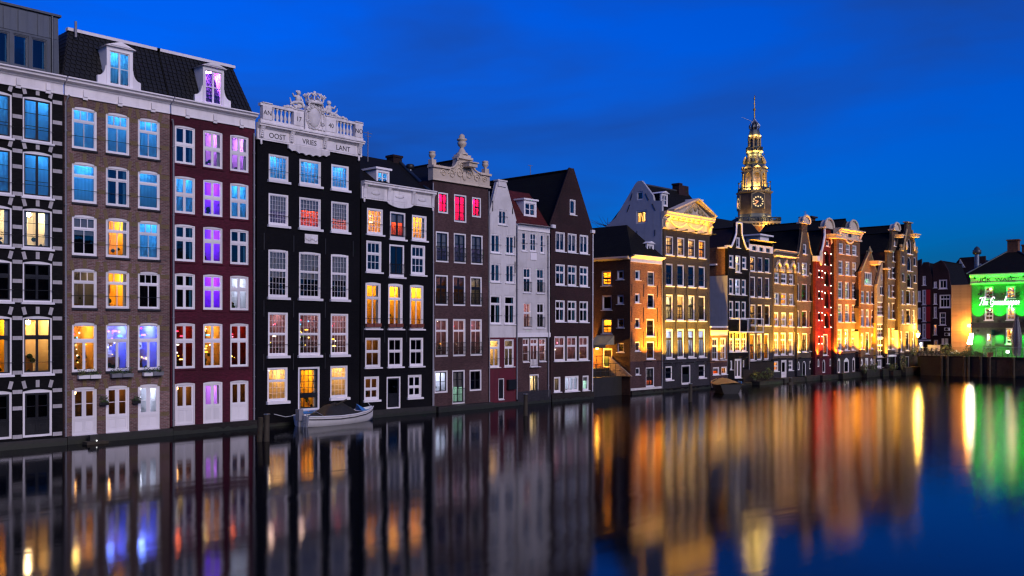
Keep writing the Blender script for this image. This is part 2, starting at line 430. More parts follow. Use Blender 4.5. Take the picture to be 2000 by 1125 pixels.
def room(par, x0, x1, zb, zt, kind, y=0.2, far=False):
    wc, lc, ls, furn, cur = ROOMS[kind]
    d = 0.9 if (far or lc is None or kind == 'sky') else RND.uniform(1.6, 2.3)
    e = 0.12; X0, X1, Z0, Z1 = x0 - e, x1 + e, zb - (0.05 if far else 0.3), zt + 0.12
    m = MB()
    m.quad((X0, y+d, Z0), (X1, y+d, Z0), (X1, y+d, Z1), (X0, y+d, Z1))
    m.quad((X0, y, Z0), (X0, y+d, Z0), (X0, y+d, Z1), (X0, y, Z1))
    m.quad((X1, y+d, Z0), (X1, y, Z0), (X1, y, Z1), (X1, y+d, Z1))
    m.quad((X0, y, Z0), (X1, y, Z0), (X1, y+d, Z0), (X0, y+d, Z0))
    m.quad((X0, y+d, Z1), (X1, y+d, Z1), (X1, y, Z1), (X0, y, Z1))
    mats = [wallmat(wc)]
    w, h = X1 - X0, Z1 - Z0
    if furn:
        mats += [wallmat('#3b2618'), wallmat('#7d5a3a'), wallmat('#2b3a24')]
        # picture, cabinet or table, plant
        px = RND.uniform(X0 + 0.1*w, X1 - 0.45*w); pz = Z0 + h * RND.uniform(0.45, 0.6)
        m.box(px, px + w*0.3, y+d-0.05, y+d-0.01, pz, pz + h*0.2, RND.choice((1, 2)))
        cx = RND.uniform(X0, X1 - 0.5*w)
        m.box(cx + 0.01, cx + w*0.5, y+d-0.6, y+d-0.02, Z0 + 0.01, Z0 + h*RND.uniform(0.22, 0.36), 2)
        for _ in range(5):
            qx, qz = RND.uniform(X0+.1, X1-.1), Z0 + h*RND.uniform(0.12, 0.36)
            m.ball((qx, y + d*RND.uniform(.25, .6), qz), RND.uniform(.05, .13), n=5, k=4, mi=3)
        m.box(X0 + .05, X1 - .05, y+.12, y+.3, Z0 + .28, Z0 + .31, 1)
    if lc:
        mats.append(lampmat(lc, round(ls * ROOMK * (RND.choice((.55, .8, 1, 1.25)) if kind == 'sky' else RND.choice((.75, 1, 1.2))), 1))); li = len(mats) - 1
        lx = RND.uniform(X0 + 0.35*w, X0 + 0.65*w)
        if furn == 2:
            m.box(lx-.18, lx+.18, y+d*.5-.18, y+d*.5+.18, Z1-.06, Z1-.02, li)
            base = len(mats); mats += [lampmat(c, 9) for c in TINT]; b2 = len(mats); mats += [wallmat(c) for c in ('#c03a2a', '#d8a23a', '#3a5a8a', '#e8e0d0', '#5a7a4a')]
            for q in range(26):
                t = RND.random(); k = base + (RND.choice((0, 3, 5, 0, 7, 6)) if t < .45 else RND.choice((1, 2, 4, 6)))
                qx = RND.uniform(X0+.08, X1-.08); qz = Z0 + h*(RND.uniform(.68, .95) if t < .45 else RND.uniform(.25, .62)); qy = y + d*RND.uniform(.3, .95)
                if q % 5 == 0: m.box(qx-.10, qx+.10, qy, qy+.02, qz, qz+.045, k)
                else: m.ball((qx, qy, qz), RND.uniform(.016, .042), n=5, k=4, mi=k)
            for q in range(12):
                qx = RND.uniform(X0, X1-.3); qz = Z0 + h*RND.uniform(.1, .8)
                m.box(qx, qx+RND.uniform(.06, .3), y+d*.72, y+d*.9, qz, qz+RND.uniform(.08, .4), RND.choice((1, 2, 3, b2, b2+1, b2+2, b2+3, b2+4)))
        elif far or furn == 0:
            m.box(lx-.15, lx+.15, y+d*.35, y+d*.35+.3, Z1-.07, Z1-.03, li)
        else:
            lz = Z1 - RND.uniform(.2, .5)*min(1, h/2)
            m.ball((lx, y+d*.5, lz), .10, n=6, k=4, mi=li)
            m.tube([(lx, y+d*.5, lz+.1), (lx, y+d*.5, Z1)], .012, 4, 1)
    m.build('room', mats, par)
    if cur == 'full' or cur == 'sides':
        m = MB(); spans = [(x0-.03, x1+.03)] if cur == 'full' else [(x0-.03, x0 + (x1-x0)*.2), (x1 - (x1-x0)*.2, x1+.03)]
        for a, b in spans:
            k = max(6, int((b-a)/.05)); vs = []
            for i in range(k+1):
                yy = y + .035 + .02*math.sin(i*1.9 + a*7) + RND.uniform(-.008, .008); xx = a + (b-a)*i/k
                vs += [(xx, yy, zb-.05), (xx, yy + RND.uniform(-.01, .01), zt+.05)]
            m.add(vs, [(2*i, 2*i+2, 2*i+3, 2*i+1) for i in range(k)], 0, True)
        m.build('curtain', 'sky_tint_cloth' if kind in ('sky', 'half') else 'cloth', par)
    elif cur == 'blind':
        m = MB(); f = RND.uniform(.35, .6)
        m.box(x0-.02, x1+.02, y+.03, y+.035, zt-(zt-zb)*f, zt+.03); m.build('blind', 'blind', par)

# ------------------------------------------------------------------ windows and doors
BASE = dict(cas='white_trim', cw=.09, cb=None, sash='white_trim', sw=.05, mw=.03, tw=.07, panels=((1, 1, 1),), mull=None,
            sill='white_trim', sillh=.07, sillp=.10, arch=0.0, rail=None, lug=.08, solid='white_trim', y0=.03, hood=None, deep=.10)
def sty(**k): d = dict(BASE); d.update(k); return d
class Face:
    """one outside wall of a building with its own plane; px maps photograph pixels to places on it"""
    def __init__(s, root, loc, rot, fx, fz, ppm):
        s.root, s.loc, s.rot, s.fx, s.fz, s.ppm = root, loc, rot, fx, fz, ppm; s.holes = []; s.far = False
    def part(s, mb, name, mats, parent=None, label=None):
        if parent is not None: return mb.build(name, mats, parent, label=label)
        return mb.build(name, mats, s.root, s.loc, s.rot, label=label)
    def px(s, x0, y0, x1, y1):
        c = (x0 + x1) / 2
        return s.fx(x0), s.fx(x1), s.fz(c, y1), s.fz(c, y0)
    def win(s, x0, y0, x1, y1, st, kind='dark', name='window', label=None):
        a, b, zb, zt = s.px(x0, y0, x1, y1)
        return window(s, a, b, zb, zt, st, kind, name, label)
    def row(s, cols, y0, y1, ref, st, kinds, name='window'):
        """a row of windows level with each other, measured on column ref"""
        c = sum(cols[ref]) / 2; zb, zt = s.fz(c, y1), s.fz(c, y0); o = []
        for i, (x0, x1) in enumerate(cols):
            k = kinds[i] if isinstance(kinds, (list, tuple)) else kinds
            if k is None: continue
            o.append(window(s, s.fx(x0), s.fx(x1), zb, zt, st, k, name))
        return o
def arc_top(x0, x1, zb, zt, r, n=7):
    pts = [(x0, zb), (x1, zb)]
    if r <= 0: return pts + [(x1, zt), (x0, zt)]
    for i in range(n + 1):
        t = i / n; x = x1 + (x0 - x1) * t
        pts.append((x, zt - r + r * (1 - (2*t - 1) ** 2) ** (.5 if r > .45 * (x1 - x0) else 1)))
    return pts
def window(fc, x0, x1, zb, zt, st, kind='dark', name='window', label=None):
    far = fc.far; r = st['arch'] * (x1 - x0)
    hole = arc_top(x0, x1, zb, zt, r); fc.holes.append(hole)
    cw = st['cw']; cb = cw if st['cb'] is None else st['cb']; y0 = st['y0']; dp = st['deep']
    ix0, ix1, iz0, iz1 = x0 + cw, x1 - cw, zb + cb, zt - cw - r * .75
    round_top = st['arch'] > .4
    inner = arc_top(ix0, ix1, iz0, zt - cw, r * .9) if round_top else [(ix0, iz0), (ix1, iz0), (ix1, iz1), (ix0, iz1)]
    if round_top: iz1 = zt - cw
    m = MB(); e = .002
    m.slab(arc_top(x0 + e, x1 - e, zb + e, zt - e, r), [inner], y0, y0 + dp)
    w = fc.part(m, name, st['cas'], label=label)
    # sash bars
    m = MB(); ys, ye = y0 + .035, y0 + .085; sw, mw, tw = st['sw'], st['mw'], st['tw']; panes = []; sol = MB()
    tot = sum(p[0] for p in st['panels']); H = iz1 - iz0 - tw * (len(st['panels']) - 1); z = iz1
    for pi, p in enumerate(st['panels']):
        h = H * p[0] / tot; za, zb_ = z, z - h; cols, rows = p[1], p[2]; mwx = p[4] if len(p) > 4 else mw
        m.box(ix0, ix0 + sw, ys, ye, zb_, za); m.box(ix1 - sw, ix1, ys, ye, zb_, za)
        m.box(ix0 + sw, ix1 - sw, ys, ye, za - sw, za); m.box(ix0 + sw, ix1 - sw, ys, ye, zb_, zb_ + sw)
        gx0, gx1, gz0, gz1 = ix0 + sw, ix1 - sw, zb_ + sw, za - sw
        pw = (gx1 - gx0 - mwx * (cols - 1)) / cols; ph = (gz1 - gz0 - mw * (rows - 1)) / rows
        for i in range(1, cols):
            xx = gx0 + pw * i + mwx * (i - 1); m.box(xx, xx + mwx, ys + .005, ye - .005, gz0, gz1)
        for j in range(1, rows):
            zz = gz0 + ph * j + mw * (j - 1)
            for i in range(cols):
                xx = gx0 + (pw + mwx) * i; m.box(xx, xx + pw, ys + .008, ye - .008, zz, zz + mw)
        if len(p) > 3 and p[3] == 's':
            for i in range(cols):
                xx = gx0 + (pw + mwx) * i
                sol.box(xx, xx + pw, ys + .02, ye - .01, gz0, gz1); sol.box(xx + .05, xx + pw - .05, ys + .008, ys + .02, gz0 + .05, gz1 - .05)
        else:
            for i in range(cols):
                for j in range(rows):
                    panes.append((gx0 + (pw + mwx) * i, gz0 + (ph + mw) * j, pw, ph))
        z = zb_
        if pi < len(st['panels']) - 1:
            m.box(ix0, ix1, y0 + .02, ye + .003, z - tw, z); z -= tw
    fc.part(m, 'sash', st['sash'], w)
    if sol.v: fc.part(sol, 'door_panel', st['solid'], w)
    yg = y0 + .06
    if panes:
        ppx, ppz = fc.ppm
        if min(panes[0][2] * ppx, panes[0][3] * ppz) >= 9 and len(panes) <= 8:
            for (px_, pz_, pw, ph) in panes:
                inst('pane', PANE, w, (px_, yg, pz_), (rad(RND.uniform(-.5, .5)), 0, rad(RND.uniform(-.5, .5))), (pw, 1, ph))
        else:
            m = MB()
            for (px_, pz_, pw, ph) in panes:
                d = [yg + RND.uniform(-.003, .003) for _ in range(4)]
                m.quad((px_, d[0], pz_), (px_ + pw, d[1], pz_), (px_ + pw, d[2], pz_ + ph), (px_, d[3], pz_ + ph))
            fc.part(m, 'glazing', 'window_glass', w)['kind'] = 'stuff'
    if st['sill']:
        m = MB(); l = st['lug']
        m.profx([(-st['sillp'], zb - st['sillh']), (-st['sillp'], zb - .015), (y0 + .01, zb + .004), (y0 + .01, zb - st['sillh'])], x0 - l, x1 + l)
        fc.part(m, 'sill', st['sill'], w)
    if st['rail']:
        kind_r, hgt = st['rail']; m = MB(); zt_ = iz0 + hgt
        if kind_r == 'bar':
            m.tube([(x0 - .05, -.05, zt_), (x1 + .05, -.05, zt_)], .013, 5)
            m.tube([(x0 - .05, -.05, zt_), (x0 - .05, .03, zt_)], .013, 4); m.tube([(x1 + .05, -.05, zt_), (x1 + .05, .03, zt_)], .013, 4)
        else:
            for zz in (iz0 + .05, zt_): m.tube([(x0, -.06, zz), (x1, -.06, zz)], .018, 5)
            n = max(4, int((x1 - x0) / .13))
            for i in range(n + 1):
                xx = x0 + (x1 - x0) * i / n; m.tube([(xx, -.06, iz0 + .05), (xx, -.06, zt_)], .012, 4)
            if kind_r == 'scroll':
                for i in range(n):
                    xx = x0 + (x1 - x0) * (i + .5) / n; rr = (x1 - x0) / n * .45; zc = (iz0 + zt_) / 2
                    m.tube([(xx + rr*math.cos(q*PI/4), -.06, zc + rr*2.2*math.sin(q*PI/4)) for q in range(9)], .011, 4, caps=False)
        fc.part(m, 'railing', 'iron', w)
    if kind: room(w, x0 + .01, x1 - .01, zb + .01, zt - .01, kind, y=y0 + dp + .03, far=far)
    return w

# ------------------------------------------------------------------ houses
class House:
    def __init__(s, label, x0, x1, yo=0.0, depth=9.0, name='canal_house', cat='house', far=False, s_end=None, group='canal houses along the water'):
        s.end = s_end is not None; s.yo = yo; s.far = far
        if s.end:
            fxw = lambda p: Ys(p, s_end); y_0 = fxw(x0); s.w = y_0 - fxw(x1)
            s.root = thing(name, label, cat, (s_end, y_0, 0), -PI/2, group)
            s.X = lambda p: y_0 - Ys(p, s_end); s.Z = lambda p, q: Zs(p, q, s_end)
        else:
            s0 = S(x0, yo); s.w = S(x1, yo) - s0; s.s0 = s0
            s.root = thing(name, label, cat, (s0, yo, 0), 0, group)
            s.X = lambda p: S(p, yo) - s0; s.Z = lambda p, q: Zf(p, q, yo)
        xm = (x0 + x1) / 2; ppm = abs(2 / (s.X(xm + 1) - s.X(xm - 1))), abs(1 / (s.Z(xm, 500) - s.Z(xm, 501)))
        s.front = Face(s.root, (0, 0, 0), 0, s.X, s.Z, ppm); s.front.far = far
        s.depth = depth; s.x0p, s.x1p = x0, x1; s.ppm = ppm
    def P(s, *pts): return [(s.X(a), s.Z(a, b)) for a, b in pts]
    def walls(s, top, mat, side=None, ze=None, zmin=-.6, base=None, bmat=None, thick=.28, left=True):
        """front wall up to the outline top (list of (x,z), left to right), side and back walls up to ze; base: height below which bmat is used"""
        g = .015; w = s.w; side = side or mat; ze = ze if ze is not None else min(top[0][1], top[-1][1])
        outer = [(g, zmin), (w - g, zmin)] + [(min(max(x, g), w - g) if abs(x) < .05 or abs(x - w) < .05 else x, z) for x, z in reversed(top)]
        m = MB()
        if base:
            lo = [h for h in s.front.holes if max(p[1] for p in h) <= base + 1e-3]; hi = [h for h in s.front.holes if h not in lo]
            m.slab([(g, zmin), (w - g, zmin), (w - g, base), (g, base)], lo, 0, thick, 1, back=False)
            m.slab([(g, base), (w - g, base)] + outer[2:], hi, 0, thick, 0, back=False)
        else: m.slab(outer, s.front.holes, 0, thick, 0, back=False)
        m.slab([(g, zmin if not base else zmin), (w - g, zmin)] + outer[2:], s.front.holes, thick, thick + .01, 0, back=True, edge=False)
        D = s.depth
        for xx in ((g, w - g) if left else (w - g,)): m.quad((xx, thick + .02, zmin), (xx, D, zmin), (xx, D, ze), (xx, thick + .02, ze), 2)
        m.quad((g, D, zmin), (w - g, D, zmin), (w - g, D, ze), (g, D, ze), 2)
        return m.build('wall', [mat, bmat or mat, side], s.root)
    def roof_perp(s, ze, za, mat, x0=None, x1=None, xa=None, over=.0, drop=.12, y0=.3):
        """pitched roof, ridge at right angles to the water"""
        x0 = .03 if x0 is None else x0; x1 = s.w - .03 if x1 is None else x1; xa = (x0 + x1) / 2 if xa is None else xa
        D = s.depth; za -= drop; ze -= drop; m = MB()
        m.quad((x0, y0, ze), (xa, y0, za), (xa, D, za), (x0, D, ze)); m.quad((xa, y0, za), (x1, y0, ze), (x1, D, ze), (xa, D, za))
        m.tri((x0, D, ze), (xa, D, za), (x1, D, ze)); m.tri((x0, y0, ze), (x1, y0, ze), (xa, y0, za))
        r = m.build('roof', mat, s.root)
        MB().tube([(xa, y0, za + .02), (xa, D, za + .02)], .09, 6).build('ridge', mat, r)
        return r
    def roof_par(s, ze, zr, yr, mat, y0=.1, verge=None):
        """pitched roof, ridge along the row"""
        x0, x1 = .03, s.w - .03; yb = yr * 2; m = MB()
        m.quad((x0, y0, ze), (x1, y0, ze), (x1, yr, zr), (x0, yr, zr)); m.quad((x1, yb, ze), (x0, yb, ze), (x0, yr, zr), (x1, yr, zr))
        m.tri((x0, y0, ze), (x0, yr, zr), (x0, yb, ze)); m.tri((x1, yb, ze), (x1, yr, zr), (x1, y0, ze))
        return m.build('roof', mat, s.root)
    def flat(s, z, mat='zinc'):
        m = MB().quad((.03, .3, z), (s.w - .03, .3, z), (s.w - .03, s.depth, z), (.03, s.depth, z)); return m.build('roof', mat, s.root)
    def cornice(s, zb, zt, mat='white_trim', proj=.35, x0=None, x1=None, name='cornice', frieze=True, ends=.06):
        """classical cornice: flat frieze below, stepped moulding above"""
        x0 = .02 if x0 is None else x0; x1 = s.w - .02 if x1 is None else x1; h = zt - zb; k = .42 if frieze else .05; zm = zb + h * (1 - k)
        m = MB()
        m.profx([(.05, zb), (-.07, zb), (-.07, zb + h*.06), (-.05, zb + h*.08), (-.05, zm), (-.10, zm + .02), (-.14, zm + h*k*.3), (-proj*.75, zm + h*k*.45),
                 (-proj*.78, zm + h*k*.7), (-proj, zm + h*k*.82), (-proj, zt), (.05, zt)], x0 - 0, x1 + 0)
        return m.build(name, mat, s.root)
    def pipe(s, x, z0, z1, mat='pipe_grey', r=.05, y=-.08, off=None):
        m = MB(); pts = [(x, y, z0), (x, y, z1)]
        if off: pts += [(x + off*.5, y - .05, z1 + .25), (x + off, y - .1, z1 + .35)]
        m.tube(pts, r, 7)
        z = z0 + .8
        while z < z1: m.tube([(x, y, z), (x, y, z + .05)], r * 1.5, 7); z += 1.7
        return m.build('drainpipe', mat, s.root)
    def anchors(s, xs, z, h=.9):
        for x in xs:
            m = MB(); m.box(x - .03, x + .03, -.035, -.003, z - h/2, z + h/2); m.build('wall_anchor', 'iron', s.root)
    def ledge(s, z0, z1, proj, mat='wet_stone', name='plinth', x0=None, x1=None):
        a, b = .02 if x0 is None else x0, s.w - .02 if x1 is None else x1
        pl = MB().box(a, b, -proj, -.003, z0, z1).build(name, mat, s.root)
        m = MB(); n = max(6, int((b - a) / .25)); vs = []
        for i in range(n + 1): x = a + (b - a) * i / n; vs += [(x, -proj - .012, z0), (x, -proj - .008, min(z1 - .02, .10 + RND.uniform(0, .16)))]
        m.add(vs, [(2*i, 2*i+2, 2*i+3, 2*i+1) for i in range(n)]); m.build('algae', 'algae', pl)
    def uplight(s, x, z, color='#ffb347', power=60, y=-.75, tilt=8, size=95, r=.10):
        """floodlight on a bracket, shining up the facade"""
        m = MB(); m.box(x - .03, x + .03, y, -.003, z - .10, z - .05)
        m.lathe([(.05, -.05), (.11, -.03), (.13, .05), (.12, .055)], (x, y, z - .05), 8)
        o = m.build('floodlight', 'iron', s.root)
        l = bpy.data.lights.new('floodlight_beam', 'SPOT'); l.energy = power * K * FLOOD; cc = hx(color); l.color = (cc[0], min(1, cc[1] * (1.06 if cc[1] > .3 else 1)), cc[2] * .6); l.spot_size = rad(size); l.spot_blend = 1.0; l.shadow_soft_size = r
        lo = bpy.data.objects.new('floodlight_beam', l); COL.objects.link(lo); lo.parent = o
        lo.location = (x, y - .12, z + .03); lo.rotation_euler = (rad(180 - tilt), 0, 0)
        return o
def text(body, size, mat, parent, loc, rot=(PI/2, 0, 0), name='lettering', depth=.006, xs=1.0, align='CENTER', bold=0.0):
    c = bpy.data.curves.new(name, 'FONT'); c.body = body; c.size = size; c.extrude = depth; c.align_x = align; c.offset = bold
    c.resolution_u = 3; c.materials.append(M[mat])
    o = bpy.data.objects.new(name, c); COL.objects.link(o); o.location = loc; o.rotation_euler = rot; o.scale = (xs, 1, 1)
    bpy.context.view_layer.update(); me = bpy.data.meshes.new_from_object(o.evaluated_get(bpy.context.evaluated_depsgraph_get())); me.name = name
    bpy.data.objects.remove(o); q = bpy.data.objects.new(name, me); COL.objects.link(q); q.location = loc; q.rotation_euler = rot; q.scale = (xs, 1, 1); q.parent = parent
    return q
def dormer(par, x0, x1, z0, z1, y, depth, zslope=0, ped=True, mat='white_trim', sidem='white_trim', kind='dark', fc=None, cheeks=True):
    """dormer window standing on a roof: cheeks, small pediment or flat top, sash and panes"""
    m = MB(); h = z1 - z0; w = x1 - x0; fr = .12 * w
    hole = [(x0 + fr, z0 + fr), (x1 - fr, z0 + fr), (x1 - fr, z1 - fr * 1.3), (x0 + fr, z1 - fr * 1.3)]
    m.slab([(x0, z0), (x1, z0), (x1, z1), (x0, z1)], [hole], y, y + .14)
    m.box(x0, x0 + .06, y + .142, y + depth, z0, z1); m.box(x1 - .06, x1, y + .142, y + depth, z0, z1)
    if ped:
        zp = z1 + w * .22
        m.slab([(x0 - .12, z1 + .002), (x1 + .12, z1 + .002), ((x0 + x1) / 2, zp)], [], y - .14, y + depth)
        m.slab([(x0 + .1, z1 + .05), (x1 - .1, z1 + .05), ((x0 + x1) / 2, zp - .10)], [], y - .17, y - .141)
    else: m.box(x0 - .12, x1 + .12, y - .12, y + depth, z1 + .002, z1 + .12)
    d = m.build('dormer', mat, par)
    m = MB(); a, b, c, e = x0 + fr, x1 - fr, z0 + fr, z1 - fr * 1.3; xm = (a + b) / 2; zm = (c + e) / 2
    for q in ((a, a+.05, c, e), (b-.05, b, c, e), (xm-.045, xm+.045, c, e), (a, b, c, c+.05), (a, b, e-.05, e), (a, b, zm-.02, zm+.02)):
        m.box(q[0], q[1], y + .05 + (.003 if q[3]-q[2] < .2 else 0), y + .1, q[2], q[3])
    m.build('sash', mat, d)
    for i in (0, 1):
        xa, xb = (a + .05, xm - .045) if i == 0 else (xm + .045, b - .05)
        for za, zb in ((c + .05, zm - .02), (zm + .02, e - .05)):
            inst('pane', PANE, d, (xa, y + .08, za), (rad(RND.uniform(-.4, .4)), 0, rad(RND.uniform(-.4, .4))), (xb - xa, 1, zb - za))
    room(d, a, b, c, e, kind, y=y + .16, far=True)
    return d
# ================================================================== the row of houses, near part
def stone(par, x, z, w, h, mat, lean=0.0, y=-.012, d=.03):
    """one block of stone let into the wall; lean tilts it like a voussoir"""
    o = inst('stone', unit(mat), par, (0, y, 0), (0, lean, 0), (w, d, h))
    c, s_ = math.cos(lean), math.sin(lean)
    o.location = (x - (w/2*c + h/2*s_), y, z - (-w/2*s_ + h/2*c)); return o

# ---- black house with white stone bands and a zinc attic
h1 = House('black house with white stone bands and grey zinc attic, first of the row', -62, 124)
st1 = sty(cas='white_trim', cw=.07, sash='black_sash', sw=.06, panels=((1, 2, 3, 0, .10),), arch=.07, mw=.022, rail=('bar', .45), sillh=.10)
st1b = sty(cas='white_trim', cw=.07, sash='black_sash', sw=.06, panels=((.34, 2, 1, 0, .10), (.66, 2, 1, 0, .10)), arch=.07, rail=('bar', .45), sillh=.10)
c1 = [(-39, 23.5), (44.5, 102)]
rows1 = [(190, 277, st1, 'sky'), (296, 385, st1, 'sky'), (407, 485, st1, 'cream'), (510, 590, st1b, 'dark'), (617, 730, st1b, ['yellow', 'warm'])]
for (ya, yb, st, k) in rows1: h1.front.row(c1, ya, yb, 1, st, k)
h1.front.row(c1, 760, 853, 1, sty(cas='white_trim', cw=.10, sash='black_sash', sw=.09, panels=((.66, 2, 2, 0, .12), (.34, 2, 1, 's', .12)), arch=.07, solid='black_sash', sill=None), 'dark', name='door')
w1 = h1.walls([(0, 16.0), (h1.w, 16.0)], 'black_brick')
for (ya, yb, st, k) in rows1 + [(760, 853, st1, 0)]:
    zt, zb = h1.Z(73, ya), h1.Z(73, yb); hh = zt - zb
    for a, b in c1:
        xa, xb = h1.X(a), h1.X(b); xm = (xa + xb) / 2
        stone(w1, xm, zt + .25, .16, .32, 'band_stone')
        stone(w1, xa + .06, zt + .22, .16, .34, 'band_stone', -.25); stone(w1, xb - .06, zt + .22, .16, .34, 'band_stone', .25)
    for a, b in ((23.5, 44.5), (102, 122)):
        xa, xb = h1.X(a) + .02, h1.X(b) - .02
        for f in (.96, .62 if hh > 2 else .5, .03):
            stone(w1, (xa + xb) / 2, zb + hh * f, xb - xa, .17, 'band_stone')
h1.cornice(15.93, 16.72, 'white_paint', .45)
zf = Face(h1.root, (0, .55, 0), 0, lambda p: S(p, .55) - h1.s0, lambda p, q: Zf(p, q, .55), h1.ppm)
zst = sty(cas='zinc', sash='zinc', cw=.05, sw=.04, sill=None, panels=((1, 1, 1),))
for a, b in ((-12, 19), (25, 56), (61, 92)):
    zf.holes.append(None); zf.holes.pop()
    window(zf, zf.fx(a), zf.fx(b), zf.fz(58, 133), zf.fz(58, 71), zst, 'half')
m = MB(); zt0 = Zf(100, 31, .55); xw = S(116, .55) - h1.s0
m.slab([(.05, 16.6), (xw, 16.6), (xw - .06, zt0), (.05, zt0)], zf.holes, 0, .15)
m.box(xw - .2, xw, .152, 6, 16.6, zt0); m.box(0.05, xw - .06, .152, 6, zt0 - .08, zt0 - .01)
at = m.build('attic', 'zinc', h1.root, (0, .55, 0))
MB().box(0, xw + .05, -.12, .2, zt0 + .002, zt0 + .10).build('roof_edge', 'zinc', h1.root, (0, .55, 0))
for a, b in ((-20, 6), (6.5, 35), (35.5, 73), (73.5, 97), (97.5, 113)):
    xa, xb = zf.fx(a) + .015, zf.fx(b) - .015
    inst('panel', unit('zinc'), at, (xa, -.025, Zf(58, 66, .55)), (0, 0, 0), (xb - xa, .022, zt0 - Zf(58, 66, .55) - .06))
for a in (6, 35, 73, 97): MB().box(zf.fx(a) - .012, zf.fx(a) + .012, -.05, -.003, Zf(58, 66, .55), zt0 - .05).build('seam', 'zinc', at)
MB().tube([(zf.fx(102), -.06, 16.75), (zf.fx(101), -.06, zt0)], .045, 6).build('drainpipe', 'zinc', h1.root, (0, .55, 0))
h1.ledge(-.6, .32, .45)

# ---- brown brick house with yellow bands
h2 = House('brown brick house with yellow brick bands and white window frames beside the black banded house', 125, 332)
st2 = sty(cw=.07, arch=.065, panels=((.30, 3, 1), (.70, 2, 1)), mw=.035, tw=.05, sill='slate_brick', sillh=.10, sillp=.08, lug=.02, rail=('bar', .5))
st2b = sty(cw=.07, arch=.065, panels=((.30, 1, 1), (.70, 1, 1)), tw=.05, sill='slate_brick', sillh=.10, sillp=.08, lug=.02, rail=('bar', .5))
st2c = sty(cw=.07, arch=.065, panels=((.30, 2, 1, 0, .08), (.70, 2, 1, 0, .12)), tw=.05, sill='slate_brick', sillh=.10, sillp=.08, lug=.02, rail=('bar', .5))
st2d = sty(cw=.07, arch=.065, panels=((.34, 1, 1), (.66, 2, 1, 0, .13)), tw=.09, sill='slate_brick', sillh=.10, sillp=.08, lug=.02)
st2e = sty(cw=.075, arch=.05, sw=.09, panels=((.68, 2, 2, 0, .20), (.32, 2, 1, 's', .16)), mw=.03, tw=.06, sill='white_trim', sillh=.08, sillp=.05, lug=0)
c2 = [(140.6, 189.5), (206.8, 253), (269.5, 312.4)]
R2 = [(221, 301, st2, ['sky', 'sky', 'sky']), (325.4, 402.8, st2b, ['sky', None, 'sky']), (425.8, 503, st2, ['blinds', 'yellow', 'sky']),
      (527.5, 602.6, st2, ['grey', 'yellow', 'dark']), (630, 724.3, st2d, ['barw', 'party', 'party'])]
for (ya, yb, st, k) in R2: h2.front.row(c2, ya, yb, 1, st, k)
h2.front.row(c2, 325.4, 402.8, 1, st2c, [None, 'half', None])
h2.front.row(c2, 753, 843.4, 1, st2e, ['dim', 'dim', 'white'], name='door')
w2 = h2.walls([(0, 16.0), (h2.w, 16.0)], 'brown_brick')
for (ya, yb, st, k) in R2 + [(753, 843.4, st2e, 0)]:
    zt, zb = h2.Z(230, ya), h2.Z(230, yb); hh = zt - zb
    for a, b in c2:
        xa, xb = h2.X(a), h2.X(b); xm = (xa + xb) / 2
        stone(w2, xm, zt + .22, .17, .38, 'yellow_brick', d=.024)
        stone(w2, xa - .01, zt + .12, .17, .46, 'yellow_brick', -.22, d=.024); stone(w2, xb + .01, zt + .12, .17, .46, 'yellow_brick', .22, d=.024)
    for a, b in ((126.2, 140.6), (189.5, 206.8), (253, 269.5), (312.4, 330.5)):
        xa, xb = h2.X(a) + .015, h2.X(b) - .015
        for f in (.88, .32): stone(w2, (xa + xb) / 2, zb + hh * f, xb - xa, .2, 'yellow_brick', y=-.008, d=.02)
h2.cornice(15.93, 16.72, 'white_paint', .45)
def mansard(h, z0, z1, ins_l, ins_r, name='roof'):
    """steep tiled lower roof with hipped ends, flat top behind a white edge; tiles laid one by one"""
    w = h.w; iy = 1.15; y0 = .15; D = h.depth; m = MB()
    A, B = (.02, y0, z0), (w - .02, y0, z0); C, Dp = (w - .02 - ins_r, y0 + iy, z1), (.02 + ins_l, y0 + iy, z1)
    m.quad(A, B, C, Dp); m.quad((.02, D, z0), A, Dp, (.02 + ins_l, D - iy, z1)); m.quad(B, (w - .02, D, z0), (w - .02 - ins_r, D - iy, z1), C)
    m.quad(Dp, C, (w - .02 - ins_r, D - iy, z1), (.02 + ins_l, D - iy, z1))
    r = m.build(name, 'black_tile', h.root)
    t = MB().box(-.105, .105, -.012, .012, 0, .27).build('tile', 'black_tile'); tm = t.data; bpy.data.objects.remove(t)
    for v in tm.vertices:
        if abs(v.co.x) < .2: v.co.y -= .03 * (1 - v.co.z / .27) - .012 * (v.co.x / .105)
    L = math.hypot(iy, z1 - z0); rows = int(L / .225); lean = math.atan2(iy, z1 - z0)
    for i in range(rows):
        f = (i + .02) / rows; xa, xb = .02 + ins_l * f, w - .02 - ins_r * f; n = int((xb - xa) / .235)
        for j in range(n):
            x = xa + (j + .5) * (xb - xa) / n
            inst('tile', tm, r, (x, y0 + iy * f - .03, z0 + (z1 - z0) * f), (-lean + RND.uniform(-.03, .03), RND.uniform(-.02, .02), 0))
    if ins_l:
        for i in range(rows):
            f = (i + .02) / rows; n = 7
            for j in range(n):
                yy = y0 + iy * f + (j + .5) * .3
                inst('tile', tm, r, (.02 + ins_l * f - .03, yy, z0 + (z1 - z0) * f), (-math.atan2(ins_l, z1 - z0), 0, -PI/2))
    MB().box(.02 + ins_l - .12, w - .02 - ins_r + .10, y0 + iy - .14, y0 + iy + .12, z1 + .003, z1 + .15).build('roof_edge', 'white_paint', h.root)
    return r
r2 = mansard(h2, 16.70, 19.3, .75, 0)
